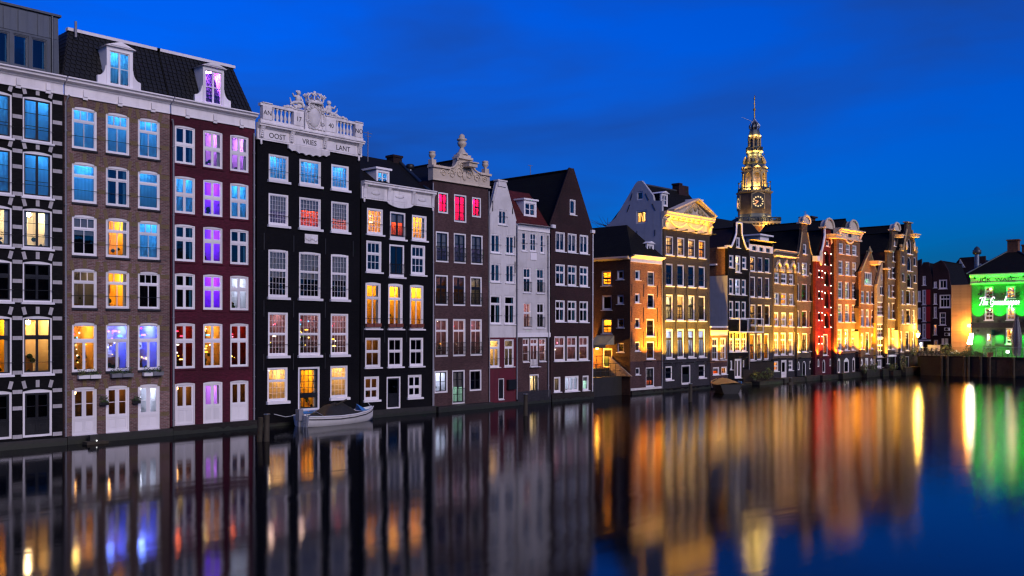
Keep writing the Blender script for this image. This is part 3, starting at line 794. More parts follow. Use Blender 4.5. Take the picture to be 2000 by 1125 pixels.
def volute_dormer(h, xa, xb, ya, yb, kind):
    x0, x1, z0, z1 = h.X(xa), h.X(xb), 16.74, h.Z((xa + xb) / 2, ya)
    d = dormer(h.root, x0, x1, z0, z1, .02, 1.2, kind=kind)
    for sgn, xx in ((-1, x0), (1, x1)):
        pts = [(xx, z0 + .02), (xx + sgn * .42, z0 + .02), (xx + sgn * .42, z0 + .42)]
        for q in range(7):
            t = q / 6; pts.append((xx + sgn * (.40 - .36 * math.sin(t * PI/2)), z0 + .46 + .5 * (1 - math.cos(t * PI/2))))
        pts.append((xx, z0 + .98)); m = MB(); m.slab(pts if sgn > 0 else pts[::-1], [], .06, .2); m.build('scroll', 'white_trim', d)
    return d
volute_dormer(h2, 209, 260, 94, 180, 'sky')
h2.pipe(h2.X(127.5), -.1, 15.6, r=.045, off=.12)
h2.ledge(-.6, .34, .35)
MB().tube([(h2.X(166), 1.0, 19.0), (h2.X(166), 1.0, 19.75)], .06, 7).build('vent_pipe', 'pipe_grey', h2.root)
m = MB()
for i in range(240):
    a, b = RND.gauss(0, .45), RND.random() ** 1.5
    m.ball((a, -.02 - RND.random() * .05, b * 1.1 * (1 - .4 * abs(a))), RND.uniform(.02, .06), n=5, k=3)
ms = m.build('moss', 'moss', h2.root, (h2.X(307), .32, 16.75)); ms.rotation_euler = (-math.atan2(1.15, 2.6), 0, 0); ms['kind'] = 'stuff'

# ---- maroon house
h3 = House('maroon painted house with white cross windows, some lit purple', 333, 498)
st3 = sty(cw=.06, arch=.05, sw=.06, panels=((.37, 2, 1, 0, .14), (.63, 2, 1, 0, .14)), tw=.10, sill='maroon_brick', sillh=.10, sillp=.05, lug=.05)
st3s = sty(cw=.06, arch=.05, sw=.06, panels=((.48, 2, 1, 0, .14), (.52, 2, 1, 0, .14)), tw=.10, sill='maroon_brick', sillh=.10, sillp=.05, lug=.05)
st3e = sty(cw=.08, arch=.05, sw=.09, panels=((.60, 2, 1, 0, .17), (.40, 2, 1, 's', .12)), tw=.05, sill='white_trim', sillh=.06, sillp=.04, lug=0)
c3 = [(341.4, 381.4), (397, 435), (449.7, 485.8)]
h3.front.row(c3, 255.4, 328, 1, st3s, ['half', 'mauve', 'mauve']); h3.front.row(c3, 351.4, 422.4, 1, st3s, ['sky', 'purple', 'sky'])
h3.front.row(c3, 443, 513.6, 1, st3, ['half', 'purple', 'half']); h3.front.row(c3, 535.8, 605, 1, st3, ['half', 'purple', 'white'])
h3.front.row(c3, 631, 718, 1, st3, ['bar', 'barw', 'bar']); h3.front.row(c3, 745, 826, 1, st3e, ['dim', 'mauve', 'dim'], name='door')
h3.walls([(0, 16.0), (h3.w, 16.0)], 'maroon_brick')
h3.cornice(15.93, 16.72, 'white_paint', .45)
mansard(h3, 16.70, 19.3, 0, .55)
volute_dormer(h3, 397, 438, 132, 208, 'purple')
h3.pipe(.12, -.1, 15.3, off=-.12, r=.05); h3.pipe(h3.w - .10, .2, 15.7, r=.05)
h3.ledge(-.6, .42, .25, 'quay_brick')
for hh_ in (h1, h2, h3):
    for i in range(3):
        x = hh_.w * (.18 + .32 * i)
        MB().box(x - .11, x + .11, -.12, -.072, 15.86, 15.98).profx([(-.16, 15.99), (-.072, 15.93), (-.072, 16.30), (-.13, 16.30)], x - .09, x + .09).build('bracket', 'white_paint', hh_.root)

# ---- black house with balustrade and crest
h4 = House('tall black house with white balustrade, carved crest and lettered frieze', 500, 702)
P4 = lambda c, r, o=0: ((1, c, r),)
s4a = sty(cw=.105, sw=.035, panels=((1, 5, 4),), mw=.013, sillh=.14, sillp=.14, rail=('bar', .42))
s4b = sty(cw=.105, sw=.035, panels=((1, 6, 6),), mw=.013, sillh=.14, sillp=.14, rail=('bar', .42))
s4c = sty(cw=.105, sw=.035, panels=((.42, 5, 3), (.58, 5, 4)), mw=.013, sillh=.14, sillp=.14, arch=.03, rail=('bar', .5))
s4d = sty(cw=.105, sw=.035, panels=((.5, 5, 3), (.5, 5, 3)), mw=.013, sillh=.14, sillp=.14, rail=('bar', .5))
s4g = sty(cw=.105, sw=.035, panels=((.38, 4, 2), (.62, 4, 3)), mw=.013, sillh=.16, sillp=.16)
s4door = sty(cw=.12, sw=.07, sash='black_sash', panels=((.68, 4, 4), (.32, 4, 1)), mw=.03, tw=.12, sill='blue_paint', sillh=.14, sillp=.35, lug=.1)
c4 = [(523, 562), (583, 625.6), (645.4, 680)]
h4.front.row(c4, 312, 361, 1, s4a, 'sky'); h4.front.row(c4, 386, 445.5, 1, s4b, ['lilac', 'orange', 'peach'])
h4.front.row(c4, 491.4, 582, 1, s4c, ['blinds', 'blinds', 'blinds']); h4.front.row(c4, 610.8, 693, 1, s4d, ['cafe', 'cafe', 'cafe'])
h4.front.row([(522, 561.8), (645, 679)], 717.5, 783, 0, s4g, ['warm', 'warm']); h4.front.win(582, 716, 624.5, 801, s4door, 'yellow', 'door')
h4.walls([(0, 15.6), (h4.w, 15.6)], 'tar_brick')
h4.flat(15.55, 'zinc')
# cornice, frieze in three panels, lettering
wA, wB, wC, wD = .02, h4.X(563), h4.X(628), h4.w - .02
m = MB(); m.profx([(.05, 15.42), (-.10, 15.42), (-.10, 16.02), (-.16, 16.06), (-.22, 16.12), (-.36, 16.15), (-.36, 16.22), (-.42, 16.25), (-.42, 16.33), (.05, 16.33)], -.05, h4.w + .05)
fr = m.build('cornice', 'carved_stone', h4.root)
for a, b, t in ((wA + .3, wB - .05, 'OOST'), (wB + .25, wC - .05, 'VRIES'), (wC + .2, wD - .25, 'LANT')):
    MB().box(a, b, -.12, -.103, 15.50, 15.98).build('frieze_panel', 'white_paint', fr)
    text(t, .40, 'lettering', fr, ((a + b) / 2 + .04, -.126, 15.60), xs=1.0)
for x in (.06, wB - .08, wC - .08, wD - .30):
    m = MB(); m.profx([(-.34, 16.13), (-.24, 15.95), (-.20, 15.7), (-.15, 15.55), (-.102, 15.5), (-.102, 16.14)], x, x + .26)
    for q in range(5): m.ball((x + .13, -.2 - .03*q*.5, 15.6 + .11*q), .09 - .008*q, .05, .06, 6, 4)
    m.build('console', 'carved_stone', fr)
for x in (.18, h4.w - .2): MB().lathe([(.02, 0), (.07, -.06), (.05, -.14), (.08, -.2), (.01, -.27)], (x, -.12, 15.42), 8).build('pendant', 'carved_stone', fr)
sc = [(wB - .15, 15.44)]; n = 15
for i in range(n * 4 + 1):
    t = i / (n * 4); x = wB - .15 + (wC - wB + .55) * t; e = .30 + .16 * math.sin(PI * t)
    sc.append((x, 15.42 - e + .09 * abs(math.cos(t * n * PI / 2.5)) * (1 if i % 2 else .9)))
sc.append((wC + .4, 15.44)); MB().slab(sc[::-1], [], -.16, -.05).build('scalloped_apron', 'carved_stone', fr)
# balustrade
zb4, zt4 = 16.34, 17.36
rail_ = MB(); 
for a, b in ((wA, h4.X(585)), (h4.X(627), wD)): rail_.box(a, b, -.30, -.06, zt4 - .14, zt4); rail_.box(a, b, -.30, -.06, zb4, zb4 + .16)
bal = rail_.build('balustrade', 'carved_stone', h4.root)
for a, b, t in ((504, 523.4, 'AN'), (564.7, 585, '17'), (627, 648.6, '40'), (684.9, 700, 'NO')):
    xa, xb = h4.X(a) + .02, h4.X(b) - .02
    MB().box(xa, xb, -.33, -.04, zb4 + .162, zt4 - .142).box(xa - .02, xb + .02, -.35, -.03, zt4 + .002, zt4 + .05).build('pedestal', 'carved_stone', bal)
    text(t, .36, 'lettering', bal, ((xa + xb) / 2, -.336, zb4 + .40))
bp = MB().lathe([(.085, 0), (.085, .05), (.05, .07), (.10, .22), (.085, .32), (.045, .45), (.04, .58), (.07, .63), (.085, .66), (.085, .70)], n=8).build('baluster', 'carved_stone'); bm_ = bp.data; bpy.data.objects.remove(bp)
for px in (528, 535.5, 543.3, 551, 558.8, 653, 659.5, 666, 672.6, 679): inst('baluster', bm_, bal, (h4.X(px), -.18, zb4 + .161))
# crest
cx4 = h4.X(606.5); hwid = (h4.X(625.8) - h4.X(586)) / 2
m = MB(); pts = [(cx4 - hwid, zb4)]
pts = [(cx4 + hwid, zb4)] + [(cx4 + hwid * math.cos(q * PI / 14), zb4 + .75 + .85 * math.sin(q * PI / 14)) for q in range(15)] + [(cx4 - hwid, zb4)]
m.slab(pts[::-1] if False else pts, [], -.38, -.02)
crest = m.build('crest', 'carved_stone', h4.root)
m = MB()
m.ball((cx4 - .12, -.38, zb4 + .75), .42, .14, .56, 14, 10)
m.tube([(cx4 - .12 + .5 * math.cos(q * PI / 12), -.39, zb4 + .75 + .64 * math.sin(q * PI / 12)) for q in range(25)], .05, 6)
m.tube([(cx4 + .22 + .36 * math.cos(q * PI / 12), -.385, zb4 + .72 + .60 * math.sin(q * PI / 12)) for q in range(25)], .04, 6)
for q in range(6): m.tube([(cx4 - .5 + .2 * q, -.40, zb4 + .18 + .05 * math.sin(q)), (cx4 - .38 + .2 * q, -.42, zb4 + .12)], .04, 5)
for sg in (-1, 1):
    for rr, zz, xx in ((.22, 1.38, .28), (.14, 1.12, .46), (.13, .45, .46)):
        m.tube([(cx4 + sg * (xx + rr * (1 - q / 18) * math.cos(q * .5)), -.42, zb4 + zz + rr * (1 - q / 18) * math.sin(q * .5)) for q in range(16)], .05, 5)
m.build('cartouche', 'carved_stone', crest)
m = MB(); zc = zb4 + 1.52
m.lathe([(.50, 0), (.56, .05), (.52, .12), (.50, .17), (.46, .2)], (cx4 + .05, -.2, zc), 14, sy=.8)
for q in range(9):
    w_ = 2 * PI * q / 9; xx, yy = cx4 + .05 + .58 * math.cos(w_), -.2 + .46 * math.sin(w_)
    m.tube([(cx4 + .05 + .5 * math.cos(w_), -.2 + .4 * math.sin(w_), zc + .15), (xx, yy, zc + .42)], [.05, .03], 5)
    for dx, dz in ((0, .52), (-.08, .45), (.08, .45)): m.ball((xx + dx, yy, zc + dz), .062, n=6, k=4)
    m.tube([(xx, yy, zc + .4), (cx4 + .05 + .3 * math.cos(w_), -.2 + .25 * math.sin(w_), zc + .62), (cx4 + .05, -.2, zc + .62)], .035, 5)
m.ball((cx4 + .05, -.2, zc + .70), .09, n=7, k=5); m.build('crown', 'carved_stone', crest)
def putto(par, x, y, z, sg, s=1.0):
    m = MB()
    m.ball((x, y, z + .42*s), .17*s, .15*s, .24*s, 8, 6); m.ball((x + sg*.02, y - .02, z + .76*s), .125*s, .13*s, .14*s, 9, 7)
    for k in range(7): m.ball((x + .10*s*math.cos(k), y + .02, z + (.82 + .03*math.sin(k*2))*s), .05*s, n=5, k=4)
    m.tube([(x - sg*.14*s, y, z + .55*s), (x - sg*.30*s, y - .04, z + .50*s), (x - sg*.40*s, y - .05, z + .66*s)], [.07*s, .055*s, .04*s], 7)
    m.tube([(x + sg*.14*s, y, z + .55*s), (x + sg*.26*s, y - .05, z + .36*s), (x + sg*.16*s, y - .10, z + .25*s)], [.07*s, .055*s, .04*s], 7)
    m.tube([(x - sg*.05*s, y, z + .25*s), (x + sg*.22*s, y - .12, z + .22*s), (x + sg*.28*s, y - .10, z - .04*s)], [.11*s, .09*s, .05*s], 7)
    m.tube([(x - sg*.08*s, y, z + .22*s), (x - sg*.34*s, y - .08, z + .15*s), (x - sg*.55*s, y - .06, z + .02*s)], [.11*s, .085*s, .05*s], 7)
    return m.build('cherub', 'carved_stone', par)
putto(crest, cx4 - 1.05, -.2, zt4 + .22, 1); putto(crest, cx4 + 1.05, -.2, zt4 + .02, -1)
for sg, e_ in ((-1, 1.95), (1, 2.3)):
    m = MB()
    for q in range(16):
        t = q / 15; x = cx4 + sg * (.75 + (e_ - .75) * t); m.ball((x, -.2 + RND.uniform(-.06, .06), zt4 + .05 + (.35 * (1 - t)) * RND.uniform(.3, 1)), .15 - .06 * t, .1, .12 - .04 * t, 6, 4)
    m.tube([(cx4 + sg * 1.2, -.25, zt4 + .1), (cx4 + sg * 1.55, -.25, zt4 + .38), (cx4 + sg * 1.62, -.25, zt4 + .62)], [.06, .05, .02], 6)
    m.build('garland', 'carved_stone', crest)
pl = MB().box(h4.X(593.6), h4.X(619), -.03, -.003, h4.Z(606, 475), h4.Z(606, 457))
for q in range(5): pl.ball((h4.X(598 + 4.2 * q), -.03, h4.Z(606, 466 + 2 * math.sin(q * 2))), .12, .03, .10, 6, 4)
pl.build('relief_plaque', 'carved_stone', h4.root)
h4.anchors([h4.X(514), h4.X(572), h4.X(634), h4.X(688)], h4.Z(600, 478)); h4.anchors([h4.X(514), h4.X(572), h4.X(634)], h4.Z(600, 604)); h4.anchors([h4.X(514), h4.X(572), h4.X(634)], h4.Z(600, 705))
h4.ledge(-.6, .18, .2, 'quay_brick')

# ---- lower black house
h5 = House('lower black house with white carved cornice beside the crested house', 703.5, 845)
s5a = sty(cw=.11, sw=.04, panels=((1, 4, 4),), mw=.025, sillh=.11, sillp=.12, rail=('bar', .5))
s5b = sty(cw=.11, sw=.05, sash='black_sash', panels=((1, 2, 1, 0, .10),), sillh=.11, sillp=.12, cb=.16, rail=('rail', .6))
s5c = sty(cw=.11, sw=.05, panels=((.4, 3, 1), (.6, 3, 2)), mw=.03, sillh=.11, sillp=.12)
s5d = sty(cw=.12, arch=.05, sw=.05, panels=((.30, 2, 1), (.70, 2, 1, 0, .09)), mw=.03, sillh=.09, sillp=.14, cb=.06, rail=('bar', .55))
s5e = sty(cw=.10, sw=.05, panels=((.46, 2, 1), (.54, 2, 1)), mw=.03, sillh=.09, sillp=.12)
s5f = sty(cw=.10, sw=.06, panels=((.55, 2, 1, 0, .10), (.45, 2, 1, 0, .10)), tw=.05, sillh=.12, sillp=.12, cb=.12)
h5.front.win(715, 406.7, 746.5, 457, s5a, 'barw'); h5.front.win(760, 413.3, 790.5, 466, s5b, 'orange'); h5.front.win(803, 419.5, 832, 468, s5a, 'yellow')
c5 = [(714, 744), (759, 788.5), (801.3, 829.5)]
h5.front.row(c5, 474, 533, 1, s5c, ['dark', None, 'dark']); h5.front.win(759, 477, 788.5, 540, s5b, 'dark')
c5b = [(712.7, 743), (757.3, 786), (799.6, 826.5)]
h5.front.row(c5b, 553, 641.5, 1, s5d, ['yellow', 'yellow', 'gold']); h5.front.row(c5b, 659, 715.5, 1, s5e, ['dim', 'dark', 'dark'])
h5.front.row([(711, 740.5), (796.5, 823.5)], 735, 781, 0, s5f, ['dim', 'dark'])
h5.front.win(755, 735, 782.5, 798, sty(cw=.10, sash='black_sash', sw=.10, panels=((.6, 1, 1), (.4, 1, 1, 's')), solid='black_sash', sill='white_trim', sillh=.05, sillp=.05, lug=0), 'dark', 'door')
zc5 = h5.Z(770, 394); zt5 = h5.Z(775, 363)
h5.walls([(0, zc5), (h5.w, zc5)], 'tar_brick')
m = MB(); m.profx([(.05, zc5 - .05), (-.08, zc5 - .05), (-.08, zt5 - .30), (-.14, zt5 - .26), (-.30, zt5 - .20), (-.30, zt5 - .10), (-.36, zt5 - .06), (-.36, zt5), (.05, zt5)], 0, h5.w)
co5 = m.build('cornice', 'carved_stone', h5.root)
for i in range(3):
    a, b = .25 + i * (h5.w - .3) / 3, -.12 + (i + 1) * (h5.w - .1) / 3
    MB().box(a + .12, b - .1, -.10, -.082, zc5 + .03, zt5 - .36).ball(((a + b) / 2, -.1, (zc5 + zt5) / 2 - .15), .35, .04, .12, 8, 5).build('frieze_panel', 'carved_stone', co5)
for x in (.08, h5.w / 3 - .02, 2 * h5.w / 3, h5.w - .28):
    MB().profx([(-.28, zt5 - .22), (-.18, zt5 - .45), (-.12, zc5 + .02), (-.082, zc5 - .02), (-.082, zt5 - .25)], x, x + .2).build('console', 'carved_stone', co5)
for x in (.15, h5.w - .15): MB().lathe([(.02, 0), (.08, -.06), (.05, -.12), (.07, -.17), (.01, -.22)], (x, -.1, zc5 - .05), 8).build('pendant', 'carved_stone', co5)
sc = [(h5.w * .33, zc5 - .05)] + [(h5.w * (.33 + .36 * t / 16), zc5 - .08 - .26 * math.sin(PI * t / 16) ** .6) for t in range(17)] + [(h5.w * .69, zc5 - .05)]
MB().slab(sc, [], -.12, -.03).build('apron', 'carved_stone', co5)
yr5 = 4.2; zr5 = Zs(770, 309, h5.s0 + h5.w * .5) * 0 + Zf(735, 308, yr5)
xr5 = S(768, yr5) - h5.s0
m = MB(); m.quad((.03, .1, zt5 - .1), (h5.w - .1, .1, zt5 - .1), (xr5 + .4, yr5, zr5), (.03, yr5, zr5)); m.quad((h5.w - .1, .1, zt5 - .1), (h5.w - .1, 8, zt5 - .1), (xr5 + .4, yr5 + .5, zr5), (xr5 + .4, yr5, zr5))
m.tri((.03, .1, zt5 - .1), (.03, yr5, zr5), (.03, 8, zt5 - .1)); m.quad((.03, yr5, zr5), (xr5 + .4, yr5, zr5), (h5.w - .1, 8, zt5 - .1), (.03, 8, zt5 - .1))
ro5 = m.build('roof', 'pantile_black', h5.root)
MB().tube([(h5.w - .12, .15, zt5), (xr5 + .4, yr5, zr5 + .06)], .13, 6).build('verge', 'lead_roof', ro5)
xc = S(769, yr5) - h5.s0
MB().box(xc - .3, xc + .45, yr5 - .2, yr5 + .5, zr5 - .8, zr5 + .25).box(xc - .36, xc + .51, yr5 - .26, yr5 + .56, zr5 + .252, zr5 + .4).build('chimney', 'umber_brick', ro5)
xp = S(799, 3) - h5.s0; zp = Zf(799, 330, 3)
MB().tube([(xp, 3, zp - 1.6), (xp, 3, zp)], .14, 10).build('flue', 'steel', ro5); MB().lathe([(.16, 0), (.27, .05), (.27, .32), (.2, .36)], (xp, 3, zp), 10).build('flue_cap', 'iron', ro5)
dormer(ro5, S(733, .7) - h5.s0, S(758.5, .7) - h5.s0, zt5 + .02, Zf(746, 331, .7), .7, 1.9, ped=False, kind='sky')
MB().box(h5.w - 2.2, h5.w - .12, 2.2, 6, zt5 - .3, zt5 + .75).build('roof_box', 'lead_roof', ro5)
h5.anchors([h5.X(708), h5.X(750), h5.X(793)], h5.Z(770, 652), 1.0)
h5.pipe(h5.w - .06, .2, zc5 - .1, 'pipe_grey', .04)
h5.ledge(-.6, .45, .35, 'wet_stone')

# ---- brown house with ornate gable
h6 = House('brown brick house with ornate cream gable, urns and pink lit attic windows', 846, 954.5)
s6a = sty(cw=.10, sash='black_sash', sw=.05, panels=((1, 2, 2),), mw=.05, sill=None)
s6b = sty(cw=.10, sash='black_sash', sw=.05, panels=((1, 2, 3, 0, .08),), mw=.03, sill=None, rail=('scroll', .9))
s6c = sty(cw=.10, sash='black_sash', sw=.05, panels=((.38, 2, 1, 0, .08), (.62, 2, 1, 0, .08)), tw=.08, sill=None, rail=('scroll', .75))
s6d = sty(cw=.09, sash='white_trim', sw=.04, panels=((.3, 2, 1), (.7, 2, 1)), tw=.05, sill=None, rail=('scroll', .8))
s6g = sty(cw=.10, sash='slate_brick', sw=.05, panels=((1, 2, 2, 0, .08),), mw=.03, sill=None)
s6h = sty(cw=.10, sash='slate_brick', sw=.06, panels=((1, 2, 4, 0, .09),), mw=.03, sill=None, rail=('rail', .9))
h6.front.win(857, 376, 876.8, 416.8, s6a, 'pink'); h6.front.win(888, 380.5, 912.5, 434.7, sty(cw=.10, sash='black_sash', sw=.05, panels=((1, 2, 3, 0, .08),), mw=.04, sill=None), 'pink'); h6.front.win(923, 386, 941, 424.8, s6a, 'pink')
h6.front.row([(852.2, 877.6), (887.3, 911.4), (920.6, 944)], 456, 514.7, 1, s6b, ['lilac', 'lilac', 'lilac'])
c6 = [(850.6, 876), (885.2, 910), (919.4, 942)]
h6.front.row(c6, 539, 597.6, 1, s6c, ['dim', 'dim', 'grey']); h6.front.row(c6, 623, 696, 1, s6d, ['cafe', 'cafe', 'cafe'])
h6.front.win(849, 724, 875, 767.5, s6g, 'white'); h6.front.win(883.5, 723, 908.5, 789, s6h, 'mint', 'door'); h6.front.win(917.5, 722.5, 941, 763.7, s6g, 'dark')
zc6 = h6.Z(900, 360)
h6.walls([(0, zc6), (h6.w, zc6)], 'dark_brown_brick')
zl = h6.Z(900, 336); X = h6.X; Z6 = lambda p: h6.Z(900, p)
def sweep(x0, z0, x1, z1, conc=True, n=8):
    o = []
    for i in range(n + 1):
        t = i / n; o.append((x0 + (x1 - x0) * (math.sin(t * PI/2) if conc else t), z0 + (z1 - z0) * (1 - math.cos(t * PI/2))))
    return o
xm6 = X(906); zp6 = Z6(313)
top = [(-.05, zc6), (-.05, zl)] + sweep(X(876), zl, X(893), zp6) + [(X(893), zp6 + .06), (X(919), zp6 + .06)] + sweep(X(936), zl, X(919), zp6)[::-1] + [(h6.w + .05, zl), (h6.w + .05, zc6)]
g6 = MB().slab([(a, b) for a, b in top[::-1]][::-1], [], -.10, .35).build('gable', 'cream_paint', h6.root)
m = MB(); m.box(-.12, X(877), -.24, .36, zl + .002, zl + .14); m.box(X(935), h6.w + .12, -.24, .36, zl + .002, zl + .14); m.box(X(892), X(920), -.26, .36, zp6 + .062, zp6 + .2); m.box(X(895), X(917), -.2, .36, zp6 + .202, zp6 + .36)
for pts in (sweep(X(876), zl + .1, X(893), zp6 + .1), sweep(X(936), zl + .1, X(919), zp6 + .1)): m.tube([(a, -.14, b) for a, b in pts], .075, 6)
m.box(-.10, h6.w + .10, -.16, -.102, zc6, zc6 + .12); m.build('gable_cornice', 'cream_paint', g6)
m = MB()
for sg in (-1, 1):
    for xx, zz, rr in ((.45, .55, .38), (1.15, .40, .30), (.25, 1.05, .25), (1.9, .38, .22)):
        m.tube([(xm6 + sg * (xx + rr * (1 - q / 22) * math.cos(q * .5)), -.12, zc6 + .15 + zz + rr * (1 - q / 22) * math.sin(q * .5)) for q in range(19)], .05, 5)
m.ball((xm6, -.12, zc6 + .55), .2, .07, .3, 8, 6); m.build('scrollwork', 'cream_paint', g6)
m = MB()
def urn(m, x, y, z, k=1.0):
    m.box(x - .22*k, x + .22*k, y - .2*k, y + .2*k, z, z + .42*k); m.lathe([(.12, .42), (.10, .5), (.24, .66), (.27, .82), (.2, .9), (.26, .94), (.24, 1.02), (.1, 1.06)], (x, y, z), 8) if k == 1 else m.lathe([(a*k, b*k) for a, b in ((.12, .42), (.10, .5), (.24, .66), (.27, .82), (.2, .9), (.26, .94), (.24, 1.02), (.1, 1.06))], (x, y, z), 8)
urn(m, X(847.5), .1, zl + .142, .85); m.build('urn', 'cream_paint', g6); m = MB(); urn(m, X(951), .1, zl + .142, .85); m.build('urn', 'cream_paint', g6)
m = MB(); zz = zp6 + .362; m.lathe([(.42, 0), (.4, .1), (.25, .2), (.2, .35), (.14, .4), (.12, .48), (.26, .62), (.32, .8), (.22, .92), (.34, .97), (.34, 1.05), (.2, 1.1), (.2, 1.25), (.12, 1.35), (.03, 1.4)], (xm6 - .02, .1, zz), 10)
m.build('finial', 'cream_paint', g6)
MB().box(X(902), X(918), -.75, .2, Z6(327), Z6(320)).box(X(901), X(919), -.85, .2, Z6(320) + .002, Z6(320) + .07).build('hoist_beam', 'cream_paint', h6.root)
h6.roof_perp(zc6 + .1, zp6 + .2, 'pantile_black', xa=xm6)
h6.pipe(-.02, .2, zc6 - .2, 'pipe_grey', .04); h6.pipe(h6.w, .2, zc6 - .2, 'pipe_grey', .04)
h6.ledge(-.6, .35, .5)

# ---- two white houses and the brown spout gable
h7 = House('narrow white plastered house with pointed gable and red lower storey', 955.5, 1008)
s7 = sty(cw=.07, sw=.045, panels=((1, 2, 1, 0, .08),), sillh=.06, sillp=.08, rail=('bar', .5))
s7b = sty(cw=.07, sw=.045, panels=((.28, 1, 1), (.72, 2, 1, 0, .08)), sillh=.06, sillp=.08, rail=('bar', .5))
h7.front.win(973, 409.6, 989.3, 439, s7, 'half')
c7 = [(958.2, 977), (987.5, 1004.3)]
h7.front.row(c7, 456.7, 494, 0, s7, 'half'); h7.front.row(c7, 514, 551, 0, s7, 'half')
c7b = [(957.3, 978.5), (985.3, 1005.3)]
h7.front.row(c7b, 576.6, 632.6, 0, s7b, ['half', 'half']); h7.front.row([(956.2, 975.8), (985, 1003.6)], 662.7, 717, 0, s7b, ['warm', 'grey'])
h7.front.win(973.6, 739, 985, 780, sty(cw=.06, sash='black_sash', sw=.07, panels=((1, 1, 1, 's'),), solid='black_sash', sill='white_trim', sillh=.05, sillp=.05, lug=0), 'dark', 'door')
g7 = h7.P((956.6, 417), (971, 353), (986.5, 353), (1007, 431))
w7 = h7.walls(g7, 'white_stucco', 'umber_brick', ze=g7[0][1], base=h7.Z(980, 659), bmat='red_stucco')
a7 = g7[1][1]
MB().slab([(g7[1][0], a7 - .35), (g7[2][0], a7 - .35), (g7[2][0], a7), (g7[1][0], a7)], [], -.08, .3).box(g7[1][0] - .08, g7[2][0] + .08, -.12, .32, a7 + .002, a7 + .1).build('coping', 'white_stucco', h7.root)
for i, j in ((0, 1), (3, 2)): MB().tube([(g7[i][0], .05, g7[i][1]), (g7[j][0], .05, g7[j][1] - .1)], .09, 5).build('coping', 'white_stucco', h7.root)
h7.roof_perp(g7[0][1], a7, 'pantile_black')
h7.anchors([h7.X(961), h7.X(1000)], h7.Z(980, 405), .7); h7.anchors([h7.X(1004.5)], h7.Z(980, 470), .8); h7.anchors([h7.X(1005)], h7.Z(980, 520), .8)
MB().box(h7.X(989), h7.X(1004), -.25, -.003, h7.Z(996, 760), h7.Z(996, 741)).build('shutter', 'black_sash', h7.root)
h7.pipe(h7.w, .4, g7[3][1] - .3, 'pipe_grey', .05)
h7.ledge(-.6, .28, .3)

h8 = House('white house with red mansard roof and wide dormer', 1009, 1074)
s8 = sty(cw=.06, sw=.045, panels=((1, 1, 3),), mw=.03, sillh=.05, sillp=.06, rail=('bar', .5))
s8b = sty(cw=.06, sw=.045, panels=((1, 2, 3, 0, .06),), mw=.03, sillh=.05, sillp=.06, rail=('bar', .5))
s8c = sty(cw=.06, sw=.045, panels=((.4, 2, 1), (.6, 2, 1)), mw=.03, tw=.05, sillh=.05, sillp=.08, rail=('rail', .7))
h8.front.win(1020, 453, 1029.6, 490.7, s8, 'half'); h8.front.win(1036, 455, 1049, 491.5, s8b, 'half'); h8.front.win(1056, 457.8, 1064, 495, s8, 'half')
MB().box(h8.X(1036), h8.X(1048), -.05, -.003, h8.Z(1042, 508), h8.Z(1042, 494)).build('blank_panel', 'white_trim', h8.root)
c8 = [(1022.8, 1038), (1049, 1063.8)]
h8.front.row(c8, 523, 572, 0, s8c, 'half'); h8.front.row(c8, 591, 640.8, 0, s8c, ['cafe', 'dark'])
s8d = sty(cw=.05, sw=.04, panels=((.26, 2, 1), (.74, 1, 2)), tw=.05, sill='white_trim', sillh=.06, sillp=.06, lug=0, rail=('rail', .7))
h8.front.win(1021.3, 661, 1034.3, 707, s8d, 'cafe'); h8.front.win(1036, 661, 1051.5, 716, sty(cw=.05, sw=.06, panels=((.2, 2, 1), (.6, 2, 1, 0, .06), (.2, 2, 1, 's')), tw=.05, sill='white_trim', sillh=.05, sillp=.2, lug=.1, rail=('rail', 1.0)), 'cafe', 'door'); h8.front.win(1053.3, 661, 1067, 706, s8d, 'cafe')
h8.front.win(1034.6, 731, 1053, 766, sty(cw=.10, sash='black_sash', sw=.05, panels=((1, 2, 1, 0, .1),), sill='white_trim', sillh=.05, sillp=.06, rail=('rail', .9)), 'cream')
zt8 = h8.Z(1042, 449)
h8.walls([(0, zt8), (h8.w, zt8)], 'white_stucco', 'umber_brick', base=h8.Z(1042, 658.5), bmat='dark_brown_brick')
h8.cornice(h8.Z(1042, 452), h8.Z(1042, 440.5), 'white_trim', .4, frieze=False)
MB().box(0.02, h8.w - .02, -.10, -.003, h8.Z(1042, 658.5), h8.Z(1042, 650)).build('band_course', 'white_trim', h8.root)
zb8, zm8 = h8.Z(1042, 440.5), Zf(1025, 377, 1.9)
m = MB(); m.quad((.05, .0, zb8), (h8.w - .05, .0, zb8), (h8.w - .05, 1.9, zm8), (.05, 1.9, zm8)); m.quad((.05, 1.9, zm8), (h8.w - .05, 1.9, zm8), (h8.w - .05, 8, zm8 + .3), (.05, 8, zm8 + .3)); m.quad((.05, 8, zb8), (.05, 0, zb8), (.05, 1.9, zm8), (.05, 8, zm8)); m.quad((h8.w - .05, 0, zb8), (h8.w - .05, 8, zb8), (h8.w - .05, 8, zm8), (h8.w - .05, 1.9, zm8))
ro8 = m.build('roof', 'pantile_red', h8.root)
dormer(ro8, S(1024, .5) - h8.s0, S(1048.5, .5) - h8.s0, Zf(1036, 425, .5), Zf(1036, 392, .5), .5, 1.6, ped=False, kind='half', sidem='zinc')
h8.pipe(h8.w - .25, .4, zt8 - .3, 'pipe_grey', .05)
MB().box(h8.X(1068.5), h8.w - .02, -.03, -.003, h8.Z(1071, 660), zt8 - .2).build('corner_pilaster', 'white_stucco', h8.root)
h8.ledge(-.6, .9, .12, 'slate_brick')

